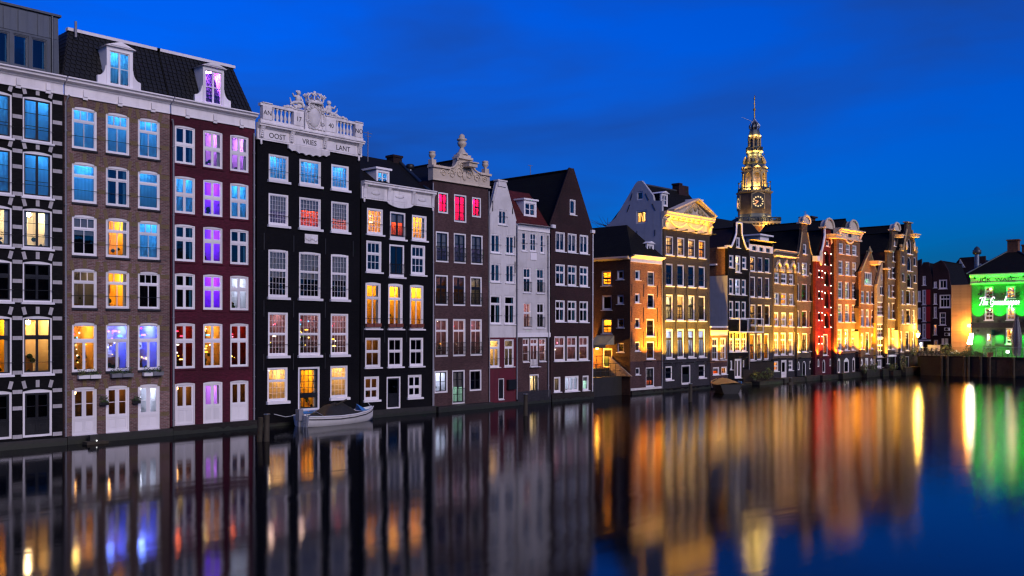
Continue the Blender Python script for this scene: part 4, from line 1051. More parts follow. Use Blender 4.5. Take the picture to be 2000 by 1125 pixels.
h9 = House('dark brown brick house with steep triangular gable and single attic window', 1075, 1157.5, depth=11)
s9 = sty(cw=.09, sw=.05, panels=((1, 2, 1, 0, .09),), sillh=.07, sillp=.10)
s9b = sty(cw=.09, sw=.045, panels=((.38, 2, 1, 0, .07), (.62, 2, 1, 0, .07)), tw=.06, sillh=.07, sillp=.10)
s9d = sty(cw=.09, sw=.045, panels=((.38, 2, 1, 0, .05), (.62, 1, 1)), tw=.06, sillh=.07, sillp=.10)
h9.front.win(1112, 389, 1123.5, 419, sty(cw=.09, sw=.04, panels=((1, 1, 1),), sillh=.07, sillp=.1), 'half')
c9 = [(1084.4, 1103), (1108.2, 1125.8), (1131.5, 1148.5)]
h9.front.row(c9, 455.6, 493, 1, s9, 'blinds'); h9.front.row(c9, 517.8, 558, 1, s9b, 'half'); h9.front.row(c9, 587, 628.5, 1, s9b, ['half', 'half', 'half'])
h9.front.row([(1082.6, 1104), (1107, 1127), (1130.5, 1149.5)], 656.5, 704, 1, s9d, ['cafe', 'cafe', 'cafe'])
h9.front.win(1082, 736, 1095, 765.5, sty(cw=.08, panels=((1, 1, 1),), sillh=.06), 'grey'); h9.front.win(1103.5, 734, 1130.4, 764, sty(cw=.08, panels=((1, 3, 1, 0, .12),), sillh=.06), 'white'); h9.front.win(1138, 733, 1150, 762, sty(cw=.08, panels=((1, 1, 1),), sillh=.06), 'mint')
g9 = [(.0, h9.Z(1075, 443)), (h9.X(1113.5), h9.Z(1116, 328)), (h9.X(1119.5), h9.Z(1116, 328)), (h9.w, h9.Z(1157, 448))]
ze9 = (g9[0][1] + g9[3][1]) / 2; g9[0] = (0, ze9); g9[3] = (h9.w, ze9)
h9.walls(g9, 'umber_brick', 'umber_brick', ze=ze9)
for i, j in ((0, 1), (3, 2)): MB().tube([(g9[i][0], .1, g9[i][1]), (g9[j][0], .1, g9[j][1])], .10, 5).build('coping', 'umber_brick', h9.root)
h9.roof_perp(ze9, g9[1][1], 'pantile_black')
for xx in (-.02, h9.w - .35): MB().box(xx, xx + .37, -.18, -.003, ze9 - .18, ze9 + .06).build('gutter_end', 'white_trim', h9.root)
h9.pipe(h9.w - .12, .3, ze9 - .25, 'white_trim', .045)
h9.ledge(-.6, .55, .15, 'quay_brick')
# ================================================================== the row of houses, far part, lit by floodlights
# ---- corner house with courtyard side
h10 = House('rust brick corner house with hipped dark roof and golden lit front beside the little courtyard', 1231, 1292.5, depth=7.5)
s10 = sty(cw=.09, sw=.05, panels=((1, 1, 1),), sillh=.06, sillp=.08, y0=.05)
s10b = sty(cw=.09, sw=.045, sash='black_sash', panels=((.5, 2, 2), (.5, 2, 2)), mw=.03, tw=.06, sillh=.06, sillp=.08, y0=.05)
s10c = sty(cw=.10, sw=.05, sash='black_sash', panels=((.35, 2, 1), (.65, 2, 2)), mw=.04, sillh=.06, sillp=.08, y0=.05)
f = h10.front
f.win(1241, 527.7, 1250.5, 547, s10, 'dark'); f.win(1265, 530, 1278.2, 558, s10c, 'grey'); f.win(1240.7, 573, 1250, 592, s10, 'dark'); f.win(1265, 574, 1278, 602, s10c, 'dark')
f.win(1240.7, 622, 1250, 640.6, s10b, 'gold'); f.win(1263, 623, 1278.6, 657.5, s10c, 'dim'); f.win(1240.7, 667.5, 1250, 686, s10b, 'gold'); f.win(1263, 667, 1278.4, 701.5, s10c, 'dim')
f.win(1241.7, 718, 1250, 732, s10b, 'dark'); f.win(1261.6, 717.4, 1278, 755, sty(cw=.09, sw=.09, sash='black_sash', panels=((.6, 2, 2, 0, .1), (.4, 2, 1, 0, .1)), tw=.12, sill='white_trim', sillh=.06, sillp=.05, lug=0), 'peach', 'door')
ze10 = h10.Z(1262, 507)
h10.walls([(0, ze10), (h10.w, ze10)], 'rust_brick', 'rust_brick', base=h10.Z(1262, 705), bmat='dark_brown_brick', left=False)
h10.cornice(h10.Z(1262, 514), h10.Z(1262, 500.5), 'white_paint', .45)
MB().box(.02, h10.w - .02, -.06, -.003, h10.Z(1262, 762), h10.Z(1262, 756.5)).build('band_course', 'white_stucco', h10.root)
s10s = h10.s0
sideF = Face(h10.root, (0, h10.depth, 0), -PI/2, lambda p: h10.depth - Ys(p, s10s), lambda p, q: Zs(p, q, s10s), h10.ppm)
for (a, b, c, d, st, k) in ((1175, 528.8, 1194, 558, s10b, 'gold'), (1205, 527.7, 1218, 546, s10, 'dark'), (1175.6, 576.6, 1194.8, 605.4, s10, 'dark'), (1205.5, 575.6, 1218, 594, s10, 'dark'),
                            (1175.6, 622.5, 1195, 651.7, s10b, 'gold'), (1205.7, 622, 1218.5, 640, s10b, 'gold'), (1205.7, 670, 1218.8, 688, s10b, 'gold')):
    sideF.win(a, b, c, d, st, k)
dw = sideF.win(1177, 680.5, 1196, 717.5, sty(cw=.10, sash='green_sash', sw=.08, panels=((.5, 1, 1), (.5, 1, 1, 's')), solid='green_sash', sill='wet_stone', sillh=.1, sillp=.12), 'dim', 'door')
D = h10.depth
m = MB(); zg = Zs(1200, 719, s10s)
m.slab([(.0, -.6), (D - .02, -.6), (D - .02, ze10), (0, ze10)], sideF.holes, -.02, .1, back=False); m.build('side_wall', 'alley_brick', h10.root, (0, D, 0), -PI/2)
m = MB(); m.profx([(.0, ze10 - .12), (-.30, ze10 + .02), (-.34, ze10 + .16), (.0, ze10 + .16)], 0, D - .02); m.build('gutter', 'white_trim', h10.root, (0, D, 0), -PI/2)
zr10 = Zs(1228, 438, s10s + 1.9); m = MB(); xr = 2.2
m.quad((-.3, -.35, ze10 + .17), (h10.w + .1, -.35, ze10 + .17), (h10.w * .45, 2.6, zr10), (h10.w * .45, 2.6, zr10)) if False else m.tri((-.3, -.35, ze10 + .18), (h10.w + .1, -.35, ze10 + .18), (xr, 1.9, zr10))
m.quad((-.3, D, ze10 + .18), (-.3, -.35, ze10 + .18), (xr, 1.9, zr10), (xr, D, zr10)); m.quad((h10.w + .1, -.35, ze10 + .18), (h10.w + .1, D, ze10 + .18), (xr, D, zr10), (xr, 1.9, zr10)); m.tri((h10.w + .1, D, ze10 + .18), (-.3, D, ze10 + .18), (xr, D, zr10))
ro10 = m.build('roof', 'pantile_black', h10.root)
dormer(ro10, S(1264, .25) - h10.s0, S(1277, .25) - h10.s0, Zf(1270, 499, .25), Zf(1270, 476, .25), .25, 1.3, kind='half')
zl10 = h10.Z(1262, 704)
h10.uplight(h10.X(1258), zl10, '#ffab35', 150, y=-.7, tilt=10); h10.uplight(h10.X(1284), zl10, '#ffab35', 150, y=-.7, tilt=10)
h10.anchors([h10.X(1234), h10.X(1257), h10.X(1284)], h10.Z(1262, 663), 1.3); h10.anchors([h10.X(1234), h10.X(1257), h10.X(1284)], h10.Z(1262, 615), 1.2); h10.anchors([h10.X(1234), h10.X(1257), h10.X(1284)], h10.Z(1262, 568), 1.0)
h10.pipe(h10.w - .06, .3, ze10 - .6, 'pipe_grey', .045)
h10.ledge(-.6, .35, .15, 'quay_brick')
# awning, wall lamp, stairs and railing in the courtyard
ya, yb = Ys(1166, s10s), Ys(1200, s10s); za, zb_ = Zs(1190, 655, s10s), Zs(1190, 679, s10s)
m = MB(); L_ = 1.15
m.quad((-.03, ya, za), (-.03, yb, za), (-L_, yb, zb_ + .25), (-L_, ya, zb_ + .25)); m.quad((-L_, ya, zb_ + .25), (-L_, yb, zb_ + .25), (-L_, yb, zb_ - .02), (-L_, ya, zb_ - .02))
m.tri((-.03, yb, za), (-.03, yb, zb_ + .25), (-L_, yb, zb_ + .25)); m.tri((-.03, ya, zb_ + .25), (-.03, ya, za), (-L_, ya, zb_ + .25))
aw = m.build('awning', 'awning_cloth', h10.root)
yl = Ys(1168, s10s)
m = MB(); m.box(-.22, -.03, yl - .06, yl + .06, zb_ - .15, zb_ + .05); lo_ = m.build('wall_lamp', lampmat('#ffb040', 60), h10.root)
pl_ = bpy.data.lights.new('wall_lamp_light', 'POINT'); pl_.energy = 900 * K; pl_.color = hx('#ffab35')[:3]; pl_.shadow_soft_size = .15
po = bpy.data.objects.new('wall_lamp_light', pl_); COL.objects.link(po); po.parent = lo_; po.location = (-.9, yl + .4, zb_ - .45)
cy_ = thing('courtyard_stair', 'stone landing with steps and dark iron railing in the courtyard beside the corner house', 'stairs', (S(1157.5) + .1, 0, 0))
wq = s10s - S(1157.5) - .15; yq0, yq1 = .8, 7.0
zq = Zs(1200, 719, s10s)
MB().box(0, wq, yq0, yq1, -.6, 1.5).build('landing_wall', 'wet_stone', cy_)
MB().box(wq - 2.6, wq, yq0 + 1.2, yq1, 1.5, zq).build('landing', 'quay_brick', cy_)
for i in range(6): MB().box(wq - 2.6 - .32 * (i + 1), wq - 2.6 - .32 * i - .003, yq0 + 1.2, yq0 + 2.6, 1.5, zq - (zq - 1.5) * (i + 1) / 7).build('step', 'white_stucco', cy_)
MB().tri((0, 0, 0), (0, 0, 0), (0, 0, 0))
m = MB(); m.slab([(0, 0), (2.2, 0), (0, 1.55)], [], -.1, .05); m.build('stair_ramp', 'pale_brick', cy_, (wq - .02, yq0 + 1.15, 1.5), -PI/2)
m = MB()
for i in range(8): m.tube([(.1 + (wq - .2) * i / 7, yq0 + .06, 1.5), (.1 + (wq - .2) * i / 7, yq0 + .06, 2.55)], .022, 5)
for z in (1.95, 2.55): m.tube([(.1, yq0 + .06, z), (wq - .1, yq0 + .06, z)], .022, 5)
for i in range(4): m.tube([(wq - 2.5 + .8 * i, yq0 + 1.25, zq), (wq - 2.5 + .8 * i, yq0 + 1.25, zq + 1.0)], .022, 5)
m.tube([(wq - 2.5, yq0 + 1.25, zq + 1.0), (wq - .1, yq0 + 1.25, zq + 1.0)], .025, 5); m.build('railing', 'iron', cy_)

# ---- grey house with pediment
h11 = House('grey brick house with golden lit pediment, garlands and white side gable', 1293.5, 1386.5, depth=5.0)
s11a = sty(cw=.10, sw=.045, sash='black_sash', panels=((.5, 3, 2), (.5, 3, 2)), mw=.03, tw=.05, sillh=.09, sillp=.12)
s11b = sty(cw=.13, sw=.05, sash='black_sash', panels=((.45, 1, 1), (.55, 2, 1)), mw=.03, sillh=.10, sillp=.12, rail=('bar', .5), y0=.08)
s11c = sty(cw=.13, sw=.05, sash='black_sash', panels=((.42, 1, 1), (.58, 2, 3)), mw=.03, sillh=.10, sillp=.12, rail=('bar', .6), y0=.08)
s11d = sty(cw=.13, sw=.05, sash='black_sash', panels=((.32, 1, 1), (.68, 2, 1)), mw=.03, sillh=.10, sillp=.12, y0=.08)
c11 = [(1301, 1315.3), (1323.3, 1337.2), (1344.4, 1358), (1365, 1378.2)]
f = h11.front
f.row(c11, 461.5, 498, 0, s11a, ['warm', 'warm', 'warm', 'gold']); f.row(c11, 514.5, 558, 0, s11b, 'dark'); f.row(c11, 575, 626, 0, s11c, ['cream', 'warm', 'cream', 'grey']); f.row(c11, 642.8, 700, 0, s11d, ['white', 'white', 'white', 'white'])
f.win(1300, 715, 1314, 742, s11b, 'dark'); f.win(1365, 712.5, 1378, 738, s11b, 'dark'); f.win(1331.3, 713, 1348.8, 750, sty(cw=.12, sash='black_sash', sw=.10, panels=((.6, 1, 1), (.4, 1, 1, 's')), solid='black_sash', sill='white_trim', sillh=.05, sillp=.05, lug=0), 'dark', 'door')
zc11, zt11 = h11.Z(1340, 453), h11.Z(1340, 420)
h11.walls([(0, zc11), (h11.w, zc11)], 'slate_brick', 'grey_stucco', ze=zc11)
m = MB(); hh = zt11 - zc11
m.profx([(.05, zc11), (-.12, zc11), (-.12, zc11 + .14), (-.06, zc11 + .18), (-.06, zc11 + hh * .55), (-.16, zc11 + hh * .6), (-.20, zc11 + hh * .7), (-.48, zc11 + hh * .78), (-.48, zc11 + hh * .88), (-.55, zt11 - .05), (-.55, zt11), (.05, zt11)], -.05, h11.w + .15)
co11 = m.build('cornice', 'cream_paint', h11.root)
for i in range(2):
    m = MB(); xa = h11.w * (.16 + .36 * i)
    for q in range(15):
        t = q / 14; m.ball((xa + h11.w * .30 * t, -.12, zc11 + hh * .48 - .38 * math.sin(PI * t)), .10 + .06 * math.sin(PI * t), .07, .09, 6, 4)
    m.build('garland', 'cream_paint', co11)
for xx in (.08, h11.w - .5):
    m = MB(); m.box(xx, xx + .4, -.30, -.061, zc11 + .1, zc11 + hh * .58)
    m.tube([(xx + .2 + .26 * (1 - q / 20) * math.cos(q * .55), -.34, zc11 + hh * .42 + .26 * (1 - q / 20) * math.sin(q * .55)) for q in range(17)], .06, 5); m.build('console', 'cream_paint', co11)
for i in range(9):
    xx = .6 + (h11.w - 1.2) * i / 8; MB().box(xx - .09, xx + .09, -.42, -.17, zc11 + hh * .62, zc11 + hh * .765).build('modillion', 'cream_paint', co11)
pa, pb, pc = h11.X(1311), h11.X(1389), h11.X(1356); zp = h11.Z(1356, 393)
m = MB(); m.slab([(pa, zt11 + .003), (pb, zt11 + .003), (pc, zp - .1)], [], -.10, .3)
pd = m.build('pediment', 'cream_paint', h11.root)
m = MB()
for (xa, za_, xb, zb2) in ((pa - .15, zt11 + .05, pc, zp), (pb + .15, zt11 + .05, pc, zp)):
    d = Vector((xb - xa, 0, zb2 - za_)).normalized(); n_ = Vector((-d.z, 0, d.x)) * (1 if xb > xa else -1)
    for k, (yo_, th) in enumerate(((-.42, .11), (-.55, .10))):
        o0 = n_ * (k * .11); vs = []
        for (x, z) in ((xa, za_), (xb, zb2)):
            for yy in (yo_, .3):
                for t in (0, th): vs.append((x + o0.x + n_.x * t, yy, z + o0.z + n_.z * t))
        m.add(vs, [(0, 1, 5, 4), (2, 6, 7, 3), (1, 3, 7, 5), (0, 4, 6, 2), (0, 2, 3, 1), (4, 5, 7, 6)])
m.build('raking_cornice', 'cream_paint', pd)
m = MB()
m.ball((pc, -.14, zt11 + .75), .28, .12, .36, 9, 6)
for sg in (-1, 1):
    m.ball((pc + sg * .75, -.14, zt11 + .42), .3, .1, .26, 8, 5); m.ball((pc + sg * 1.3, -.14, zt11 + .25), .25, .09, .14, 7, 5)
    m.tube([(pc + sg * .3, -.14, zt11 + .9), (pc + sg * .6, -.14, zt11 + .7), (pc + sg * 1.1, -.14, zt11 + .45), (pc + sg * 1.8, -.14, zt11 + .12)], [.1, .12, .1, .05], 6)
m.build('relief', 'sandstone', pd)
yr = Ys(1250, h11.s0); zr = Zs(1250, 357, h11.s0); zk = Zs(1287.6, 393, h11.s0) 
yk = max(.05, Ys(1287.6, h11.s0)); ybk = 2 * yr - yk + 1.2; zbk = Zs(1203, 425, h11.s0)
side = [(.0, zc11 - 8), (h11.depth + 1.5, zc11 - 8), (h11.depth + 1.5, zbk - 1.2), (Ys(1203, h11.s0), zbk), (yr + .45, zr - .05), (yr + .2, zr + .15), (yr - .2, zr + .15), (yr - .4, zr - .05), (yk + .6, zk + .55), (yk + .5, zk + .1), (.0, zk)]
sf = Face(h11.root, (-.03, h11.depth + 1.5, 0), -PI/2, lambda p: h11.depth + 1.5 - Ys(p, h11.s0), lambda p, q: Zs(p, q, h11.s0), h11.ppm)
sg_ = sty(cw=.10, sash='black_sash', sw=.06, panels=((1, 2, 1, 0, .09),), sill=None)
sf.win(1243.3, 411, 1263.5, 436.5, sg_, 'warm'); sf.win(1245, 374.3, 1256.3, 390.5, sty(cw=.09, sw=.04, sash='black_sash', panels=((1, 1, 1),), sill=None), 'dark')
E_ = h11.depth + 1.5
m = MB(); m.slab([(E_ - a, b) for a, b in side], sf.holes, 0, .25, back=True); m.build('side_gable', 'grey_stucco', h11.root, (-.03, E_, 0), -PI/2)
for (a, b, c, d) in ((1236, 378, 1232, 392), (1231, 400, 1226, 414), (1262, 378, 1268, 391), (1275, 398, 1281, 411), (1245, 451, 1245, 461), (1280, 449, 1280, 461)):
    m = MB(); m.tube([(-.05, Ys(a, h11.s0), Zs(a, b, h11.s0)), (-.05, Ys(c, h11.s0), Zs(c, d, h11.s0))], .03, 4); m.build('wall_anchor', 'iron', h11.root)
m = MB(); zev = zt11 + .05; ro = [(.0, .1, zev), (h11.w, .1, zev), (h11.w, yr, zr - .1), (.0, yr, zr - .1)]
m.quad(*ro); m.quad((h11.w, E_, zbk - 1.5), (0.0, E_, zbk - 1.5), (0, yr, zr - .1), (h11.w, yr, zr - .1)); m.tri((h11.w, .1, zev), (h11.w, E_, zbk - 1.5), (h11.w, yr, zr - .1))
ro11 = m.build('roof', 'pantile_black', h11.root)
MB().tube([(0, yr, zr - .08), (h11.w, yr, zr - .08)], .1, 6).build('ridge', 'zinc', ro11)
dormer(ro11, S(1292.5, .35) - h11.s0, S(1304.5, .35) - h11.s0, Zf(1298, 403, .35), Zf(1298, 378, .35), .35, 1.3, kind='half')
dormer(ro11, S(1361, .35) - h11.s0, S(1371, .35) - h11.s0, Zf(1366, 414, .35), Zf(1366, 392, .35), .35, 1.5, ped=False, kind='dark')
xa = S(1321, yr) - h11.s0; MB().box(xa, xa + 1.6, yr - .3, yr + .4, zr - .8, zr + .45).box(xa - .06, xa + .5, yr - .36, yr + .46, zr + .452, zr + .6).build('chimney', 'umber_brick', ro11)
zl11 = h11.Z(1340, 706)
for px in (1297, 1319, 1341, 1361, 1381): h11.uplight(h11.X(px), zl11, '#ffb545', 150, y=-.7, tilt=9)
for i in range(5):
    x = h11.w * (.1 + .2 * i); o = h11.uplight(x, zc11 + .02, '#ffb428', 5, y=-.95, tilt=40, size=130)
h11.anchors([h11.X(1319), h11.X(1341), h11.X(1361)], h11.Z(1340, 565), 1.2); h11.anchors([h11.X(1319), h11.X(1341), h11.X(1361)], h11.Z(1340, 634), 1.2)
h11.ledge(-.6, .3, .1, 'tar_brick')

# ---- low annex with golden cornice
h12 = House('low one storey brick annex with golden cornice below a white blank wall', 1387.5, 1420.5, depth=1.7)
s12 = sty(cw=.08, sw=.06, panels=((.35, 2, 1), (.65, 2, 2)), mw=.03, sillh=.08, sillp=.1)
h12.front.row([(1391, 1402.3), (1406.8, 1417.8)], 660, 703, 0, s12, ['grey', 'warm']); h12.front.row([(1392.5, 1405), (1409, 1421 - 1)], 717, 732.3, 0, sty(cw=.09, sw=.04, panels=((1, 1, 1),), sillh=.05), ['orange', 'warm'])
zt12 = h12.Z(1404, 640)
h12.walls([(0, zt12), (h12.w, zt12)], 'rust_brick', base=h12.Z(1404, 708), bmat='dark_brown_brick')
h12.cornice(h12.Z(1404, 655), h12.Z(1404, 645), 'white_paint', .35, frieze=False); MB().box(-.03, h12.w + .05, -.05, .3, zt12 + .002, zt12 + .15).build('coping', 'white_paint', h12.root); h12.flat(zt12 - .1)
h12.uplight(h12.X(1405), h12.Z(1404, 700), '#ffbe3c', 70, y=-.5)
h12.ledge(-.6, .35, .3, 'quay_brick')

# ---- narrow black neck gable with a balcony
h13 = House('narrow black neck gable house with white outlines and white glazed balcony', 1421, 1462.5, depth=10)
s13 = sty(cw=.09, sw=.045, panels=((.5, 1, 1), (.5, 1, 1)), sillh=.08, sillp=.10)
f = h13.front
f.win(1437.6, 463, 1444.6, 483.5, sty(cw=.10, panels=((1, 1, 1),), sillh=.06), 'blinds')
f.row([(1423.8, 1432.3), (1449.2, 1457.3)], 498, 522.5, 0, s13, 'half'); f.win(1436, 498.7, 1446, 531.5, s13, 'cream')
f.row([(1423.8, 1432.2), (1435.6, 1445.3), (1448.5, 1456.6)], 543.5, 574.5, 0, s13, ['half', 'white', 'half']); f.row([(1424, 1432), (1435.8, 1445.2), (1448.5, 1456.6)], 587.5, 622.5, 0, s13, ['half', 'half', 'half'])
f.row([(1424.4, 1433.2), (1435.8, 1447), (1448.5, 1458.2)], 648, 687, 0, sty(cw=.09, sw=.05, panels=((.35, 2, 1), (.65, 2, 3)), mw=.025, sillh=.08), ['gold', 'gold', 'gold'])
f.win(1435, 700.5, 1448.5, 738, sty(cw=.10, sw=.09, panels=((1, 2, 1, 0, .2),), sill='white_trim', sillh=.05, lug=0), 'grey', 'door'); f.win(1426, 704, 1430.3, 722, sty(cw=.06, panels=((1, 1, 1),), sillh=.05), 'dark'); f.win(1451, 703, 1453.8, 717, sty(cw=.05, sw=.02, panels=((1, 1, 1),), sill=None), 'warm')
zs = h13.Z(1440, 484.5); zn = h13.Z(1440, 456); ztp = h13.Z(1441, 435)
g = [(0, zs), (h13.X(1425.5), zs)] + [(h13.X(1425.5) + (h13.X(1436) - h13.X(1425.5)) * t, zs + (zn - zs) * (t ** 1.3)) for t in (.25, .5, .75, 1)] + [(h13.X(1437), ztp), (h13.X(1446.8), ztp), (h13.X(1447), zn)] + [(h13.X(1447) + (h13.X(1457.5) - h13.X(1447)) * t, zs + (zn - zs) * ((1 - t) ** 1.3)) for t in (.25, .5, .75, 1)] + [(h13.w, zs)]
h13.walls(g, 'tar_brick', 'rust_brick', ze=zs, base=h13.Z(1440, 696), bmat='tar_brick')
m = MB()
for i in range(1, len(g) - 2): m.tube([(g[i][0], -.06, g[i][1]), (g[i+1][0], -.06, g[i+1][1])], .10, 5)
m.box(-.1, h13.X(1425.5), -.2, .3, zs + .003, zs + .16); m.box(h13.X(1457.5), h13.w + .1, -.2, .3, zs + .003, zs + .16); m.build('gable_outline', 'white_trim', h13.root)
h13.roof_perp(zs, ztp - .3, 'pantile_brown')
MB().box(-.05, -.004, .02, 9, -.3, Zs(1400, 539, h13.s0)).build('white_side_wall', 'grey_stucco', h13.root)
MB().box(-.16, -.004, .02, 1.0, zs - .12, zs + .02).box(-.2, -.004, 1.1, 9, Zs(1400, 515, h13.s0) - .15, Zs(1400, 515, h13.s0)).build('gutter', 'white_trim', h13.root)
zb0, zb1 = h13.Z(1440, 647), h13.Z(1440, 623)
m = MB(); xa, xb = h13.X(1423), h13.X(1470); m.box(xa, xb, -1.15, -.02, zb0 - .12, zb0); m.box(xa, xb, -1.15, -1.07, zb1, zb1 + .08)
for i in range(4):
    xx = xa + (xb - xa - .08) * i / 3; m.box(xx, xx + .08, -1.15, -1.07, zb0 + .001, zb1 - .001)
m.box(xa, xa + .07, -1.068, -.02, zb1, zb1 + .08)
ba = m.build('balcony', 'white_trim', h13.root)
for i in range(3):
    xx = xa + .08 + (xb - xa - .08) * i / 3; inst('pane', PANE, ba, (xx, -1.11, zb0), (0, 0, 0), ((xb - xa - .08) / 3 - .08, 1, zb1 - zb0))
for px in (1433, 1447): h13.uplight(h13.X(px), h13.Z(1440, 697), '#ffb740', 75, y=-.55)
h13.pipe(h13.w - .08, 1.2, h13.Z(1440, 530), 'pipe_grey', .045)
h13.ledge(-.6, 1.5, .2, 'quay_brick', x0=h13.w * .65); h13.ledge(-.6, .3, .35)

# ---- flat cornice house with three attic windows
h14 = House('dark house with pale attic frieze of three small windows under a golden cornice', 1463, 1509.5, yo=0, depth=9)
s14 = sty(cw=.10, sw=.045, sash='black_sash', panels=((.5, 2, 1), (.5, 2, 1)), mw=.03, sillh=.08, sillp=.10, y0=.06)
s14b = sty(cw=.12, sw=.045, sash='black_sash', panels=((.42, 2, 1), (.58, 2, 2)), mw=.03, sillh=.08, sillp=.10, y0=.08, rail=('bar', .5))
cc = [(1466, 1476.3), (1480.6, 1490.3), (1494.7, 1504)]
f = h14.front
zfz = (h14.Z(1486, 493), h14.Z(1486, 473))
for a, b in ((1469, 1477), (1483, 1490.5), (1496, 1503.5)): f.win(a, 481 + (a - 1469) * .16, b, 489.5 + (a - 1469) * .16, sty(cw=.03, sw=.03, sash='black_sash', panels=((1, 1, 1),), sill=None), 'half')
f.row(cc, 501, 530, 0, s14, ['warm', 'dim', 'dark']); f.row(cc, 540, 580.5, 0, s14b, ['dim', 'dim', 'dim']); f.row([(1466.2, 1477), (1480.4, 1490.2), (1494.3, 1504.8)], 594.5, 636, 0, s14b, ['warm', 'dim', 'dim']); f.row([(1465.8, 1475.5), (1479, 1489), (1493, 1502.6)], 652, 704, 0, s14b, ['gold', 'warm', 'gold'])
zt = h14.Z(1486, 476)
h14.walls([(0, zt), (h14.w, zt)], 'slate_brick', base=h14.Z(1486, 703), bmat='tar_brick')
m = MB(); m.slab([(.0, zfz[0]), (h14.w, zfz[0]), (h14.w, zfz[1]), (0, zfz[1])], [h for h in f.holes[:3]], -.05, -.003); m.build('attic_frieze', 'white_paint', h14.root)
h14.cornice(h14.Z(1486, 480), h14.Z(1486, 471), 'cream_paint', .5, frieze=False); h14.flat(zt - .05, 'zinc')
for px in (1478, 1492, 1506): h14.uplight(h14.X(px), h14.Z(1486, 702), '#ffb443', 85, y=-.6)
h14.ledge(-.6, 2.1, .12, 'quay_brick'); h14.ledge(-.6, .35, 1.1, 'wet_stone', 'quay_ledge')

# ---- house with three arched hoods
h15 = House('brown house with three gold lit arched hoods and double golden band', 1510, 1556.5, depth=9)
s15 = sty(cw=.11, sw=.05, panels=((.5, 2, 1), (.5, 2, 1)), mw=.03, tw=.05, sillh=.07, sillp=.1, y0=.07)
s15b = sty(cw=.11, sw=.05, panels=((.3, 2, 1), (.7, 2, 3)), mw=.03, tw=.05, sillh=.07, sillp=.1, y0=.07)
cc = [(1512.6, 1521.8), (1526, 1537), (1541.2, 1550.3)]
f = h15.front
f.row(cc, 532, 553.5, 0, s15, 'blinds'); f.row(cc, 571.5, 595, 0, s15, ['cream', 'gold', 'cream']); f.row([(1512.4, 1521), (1525.8, 1536.2), (1541, 1550)], 609.5, 637.5, 0, s15, ['gold', 'warm', 'gold']); f.row([(1512, 1521), (1525, 1536), (1540.7, 1549.3)], 649.5, 694, 0, s15b, ['warm', 'gold', 'warm'])
f.row([(1512, 1521), (1540.5, 1549)], 705, 725, 0, s15, ['gold', 'blinds']); f.win(1526, 703, 1536.5, 740, sty(cw=.10, sw=.14, panels=((.75, 1, 1), (.25, 1, 1, 's')), sill='white_trim', sillh=.05, lug=0), 'dark', 'door')
zt = h15.Z(1533, 490)
h15.walls([(0, zt), (h15.w, zt)], 'taupe_brick', base=h15.Z(1533, 700), bmat='slate_brick')
for a, b in ((494.5, 489.5), (505, 500)): MB().profx([(-.003, h15.Z(1533, a)), (-.12, h15.Z(1533, a) + .03), (-.32, h15.Z(1533, b) - .05), (-.32, h15.Z(1533, b)), (-.003, h15.Z(1533, b))], .02, h15.w - .1).build('band_course', 'cream_paint', h15.root)
for a, b in ((1513.5, 1523), (1527.5, 1537.5), (1541.5, 1551.5)):
    xa, xb = h15.X(a), h15.X(b); zz = h15.Z(1533, 526); m = MB(); rr = (xb - xa) / 2
    m.tube([((xa + xb) / 2 + rr * math.cos(PI * q / 10), -.12, zz + rr * 1.15 * math.sin(PI * q / 10)) for q in range(11)], .13, 6)
    for xx in (xa, xb): m.box(xx - .16, xx + .16, -.25, -.003, zz - .3, zz - .02)
    m.box((xa + xb) / 2 - .1, (xa + xb) / 2 + .1, -.25, -.003, zz + rr * 1.15, zz + rr * 1.15 + .3); m.build('arched_hood', 'cream_paint', h15.root)
h15.flat(zt - .05, 'zinc')
m = MB(); xw = h15.w
m.quad((-4.4, 2.6, zt + .2), (xw + .2, 2.6, zt + .2), (xw + .2, 5.2, h15.Z(1540, 444) + .9), (-4.4, 5.2, h15.Z(1540, 450) + 1.2)); m.tri((-4.4, 2.6, zt + .2), (-4.4, 5.2, h15.Z(1540, 450) + 1.2), (-4.4, 9, zt + .2))
m.quad((-4.4, 9, zt), (xw, 9, zt), (xw + .2, 5.2, h15.Z(1540, 444) + .9), (-4.4, 5.2, h15.Z(1540, 450) + 1.2)); m.build('roof', 'pantile_black', h15.root)
MB().box(h15.X(1497), h15.X(1514), .7, 2.2, zt + .2, zt + 1.3).box(h15.X(1492), h15.X(1518), .4, 2.6, zt + 1.302, zt + 1.45).build('roof_lantern', 'white_paint', h15.root)
for px in (1511.5, 1524, 1538.5, 1553): h15.uplight(h15.X(px), h15.Z(1533, 698), '#ffb649', 80, y=-.6)
h15.ledge(-.6, .45, 1.2, 'wet_stone', 'quay_ledge')

# ---- neck gable with bright capping
h16 = House('brown neck gable house with arched cellar openings and bright capped chimney like gable top', 1557, 1591.5, yo=-.3, depth=11)
s16 = sty(cw=.09, sw=.045, panels=((1, 1, 2),), mw=.03, sillh=.07, y0=.07); s16b = sty(cw=.10, sw=.045, panels=((.5, 2, 1), (.5, 2, 1)), mw=.04, tw=.05, sillh=.07, y0=.07)
s16c = sty(cw=.10, sw=.045, sash='black_sash', panels=((.4, 2, 1), (.6, 2, 2)), mw=.03, tw=.05, sillh=.07, y0=.09); s16d = sty(cw=.08, sw=.04, sash='black_sash', panels=((.4, 1, 1), (.6, 1, 2)), mw=.03, tw=.05, sillh=.07, y0=.09)
f = h16.front
f.win(1569.2, 476.5, 1576.5, 497, s16, 'blinds')
f.row([(1558.2, 1562.8), (1582.2, 1587.3)], 512.5, 532.5, 0, s16, 'dark'); f.win(1567.2, 513, 1577.8, 538, s16b, 'cream')
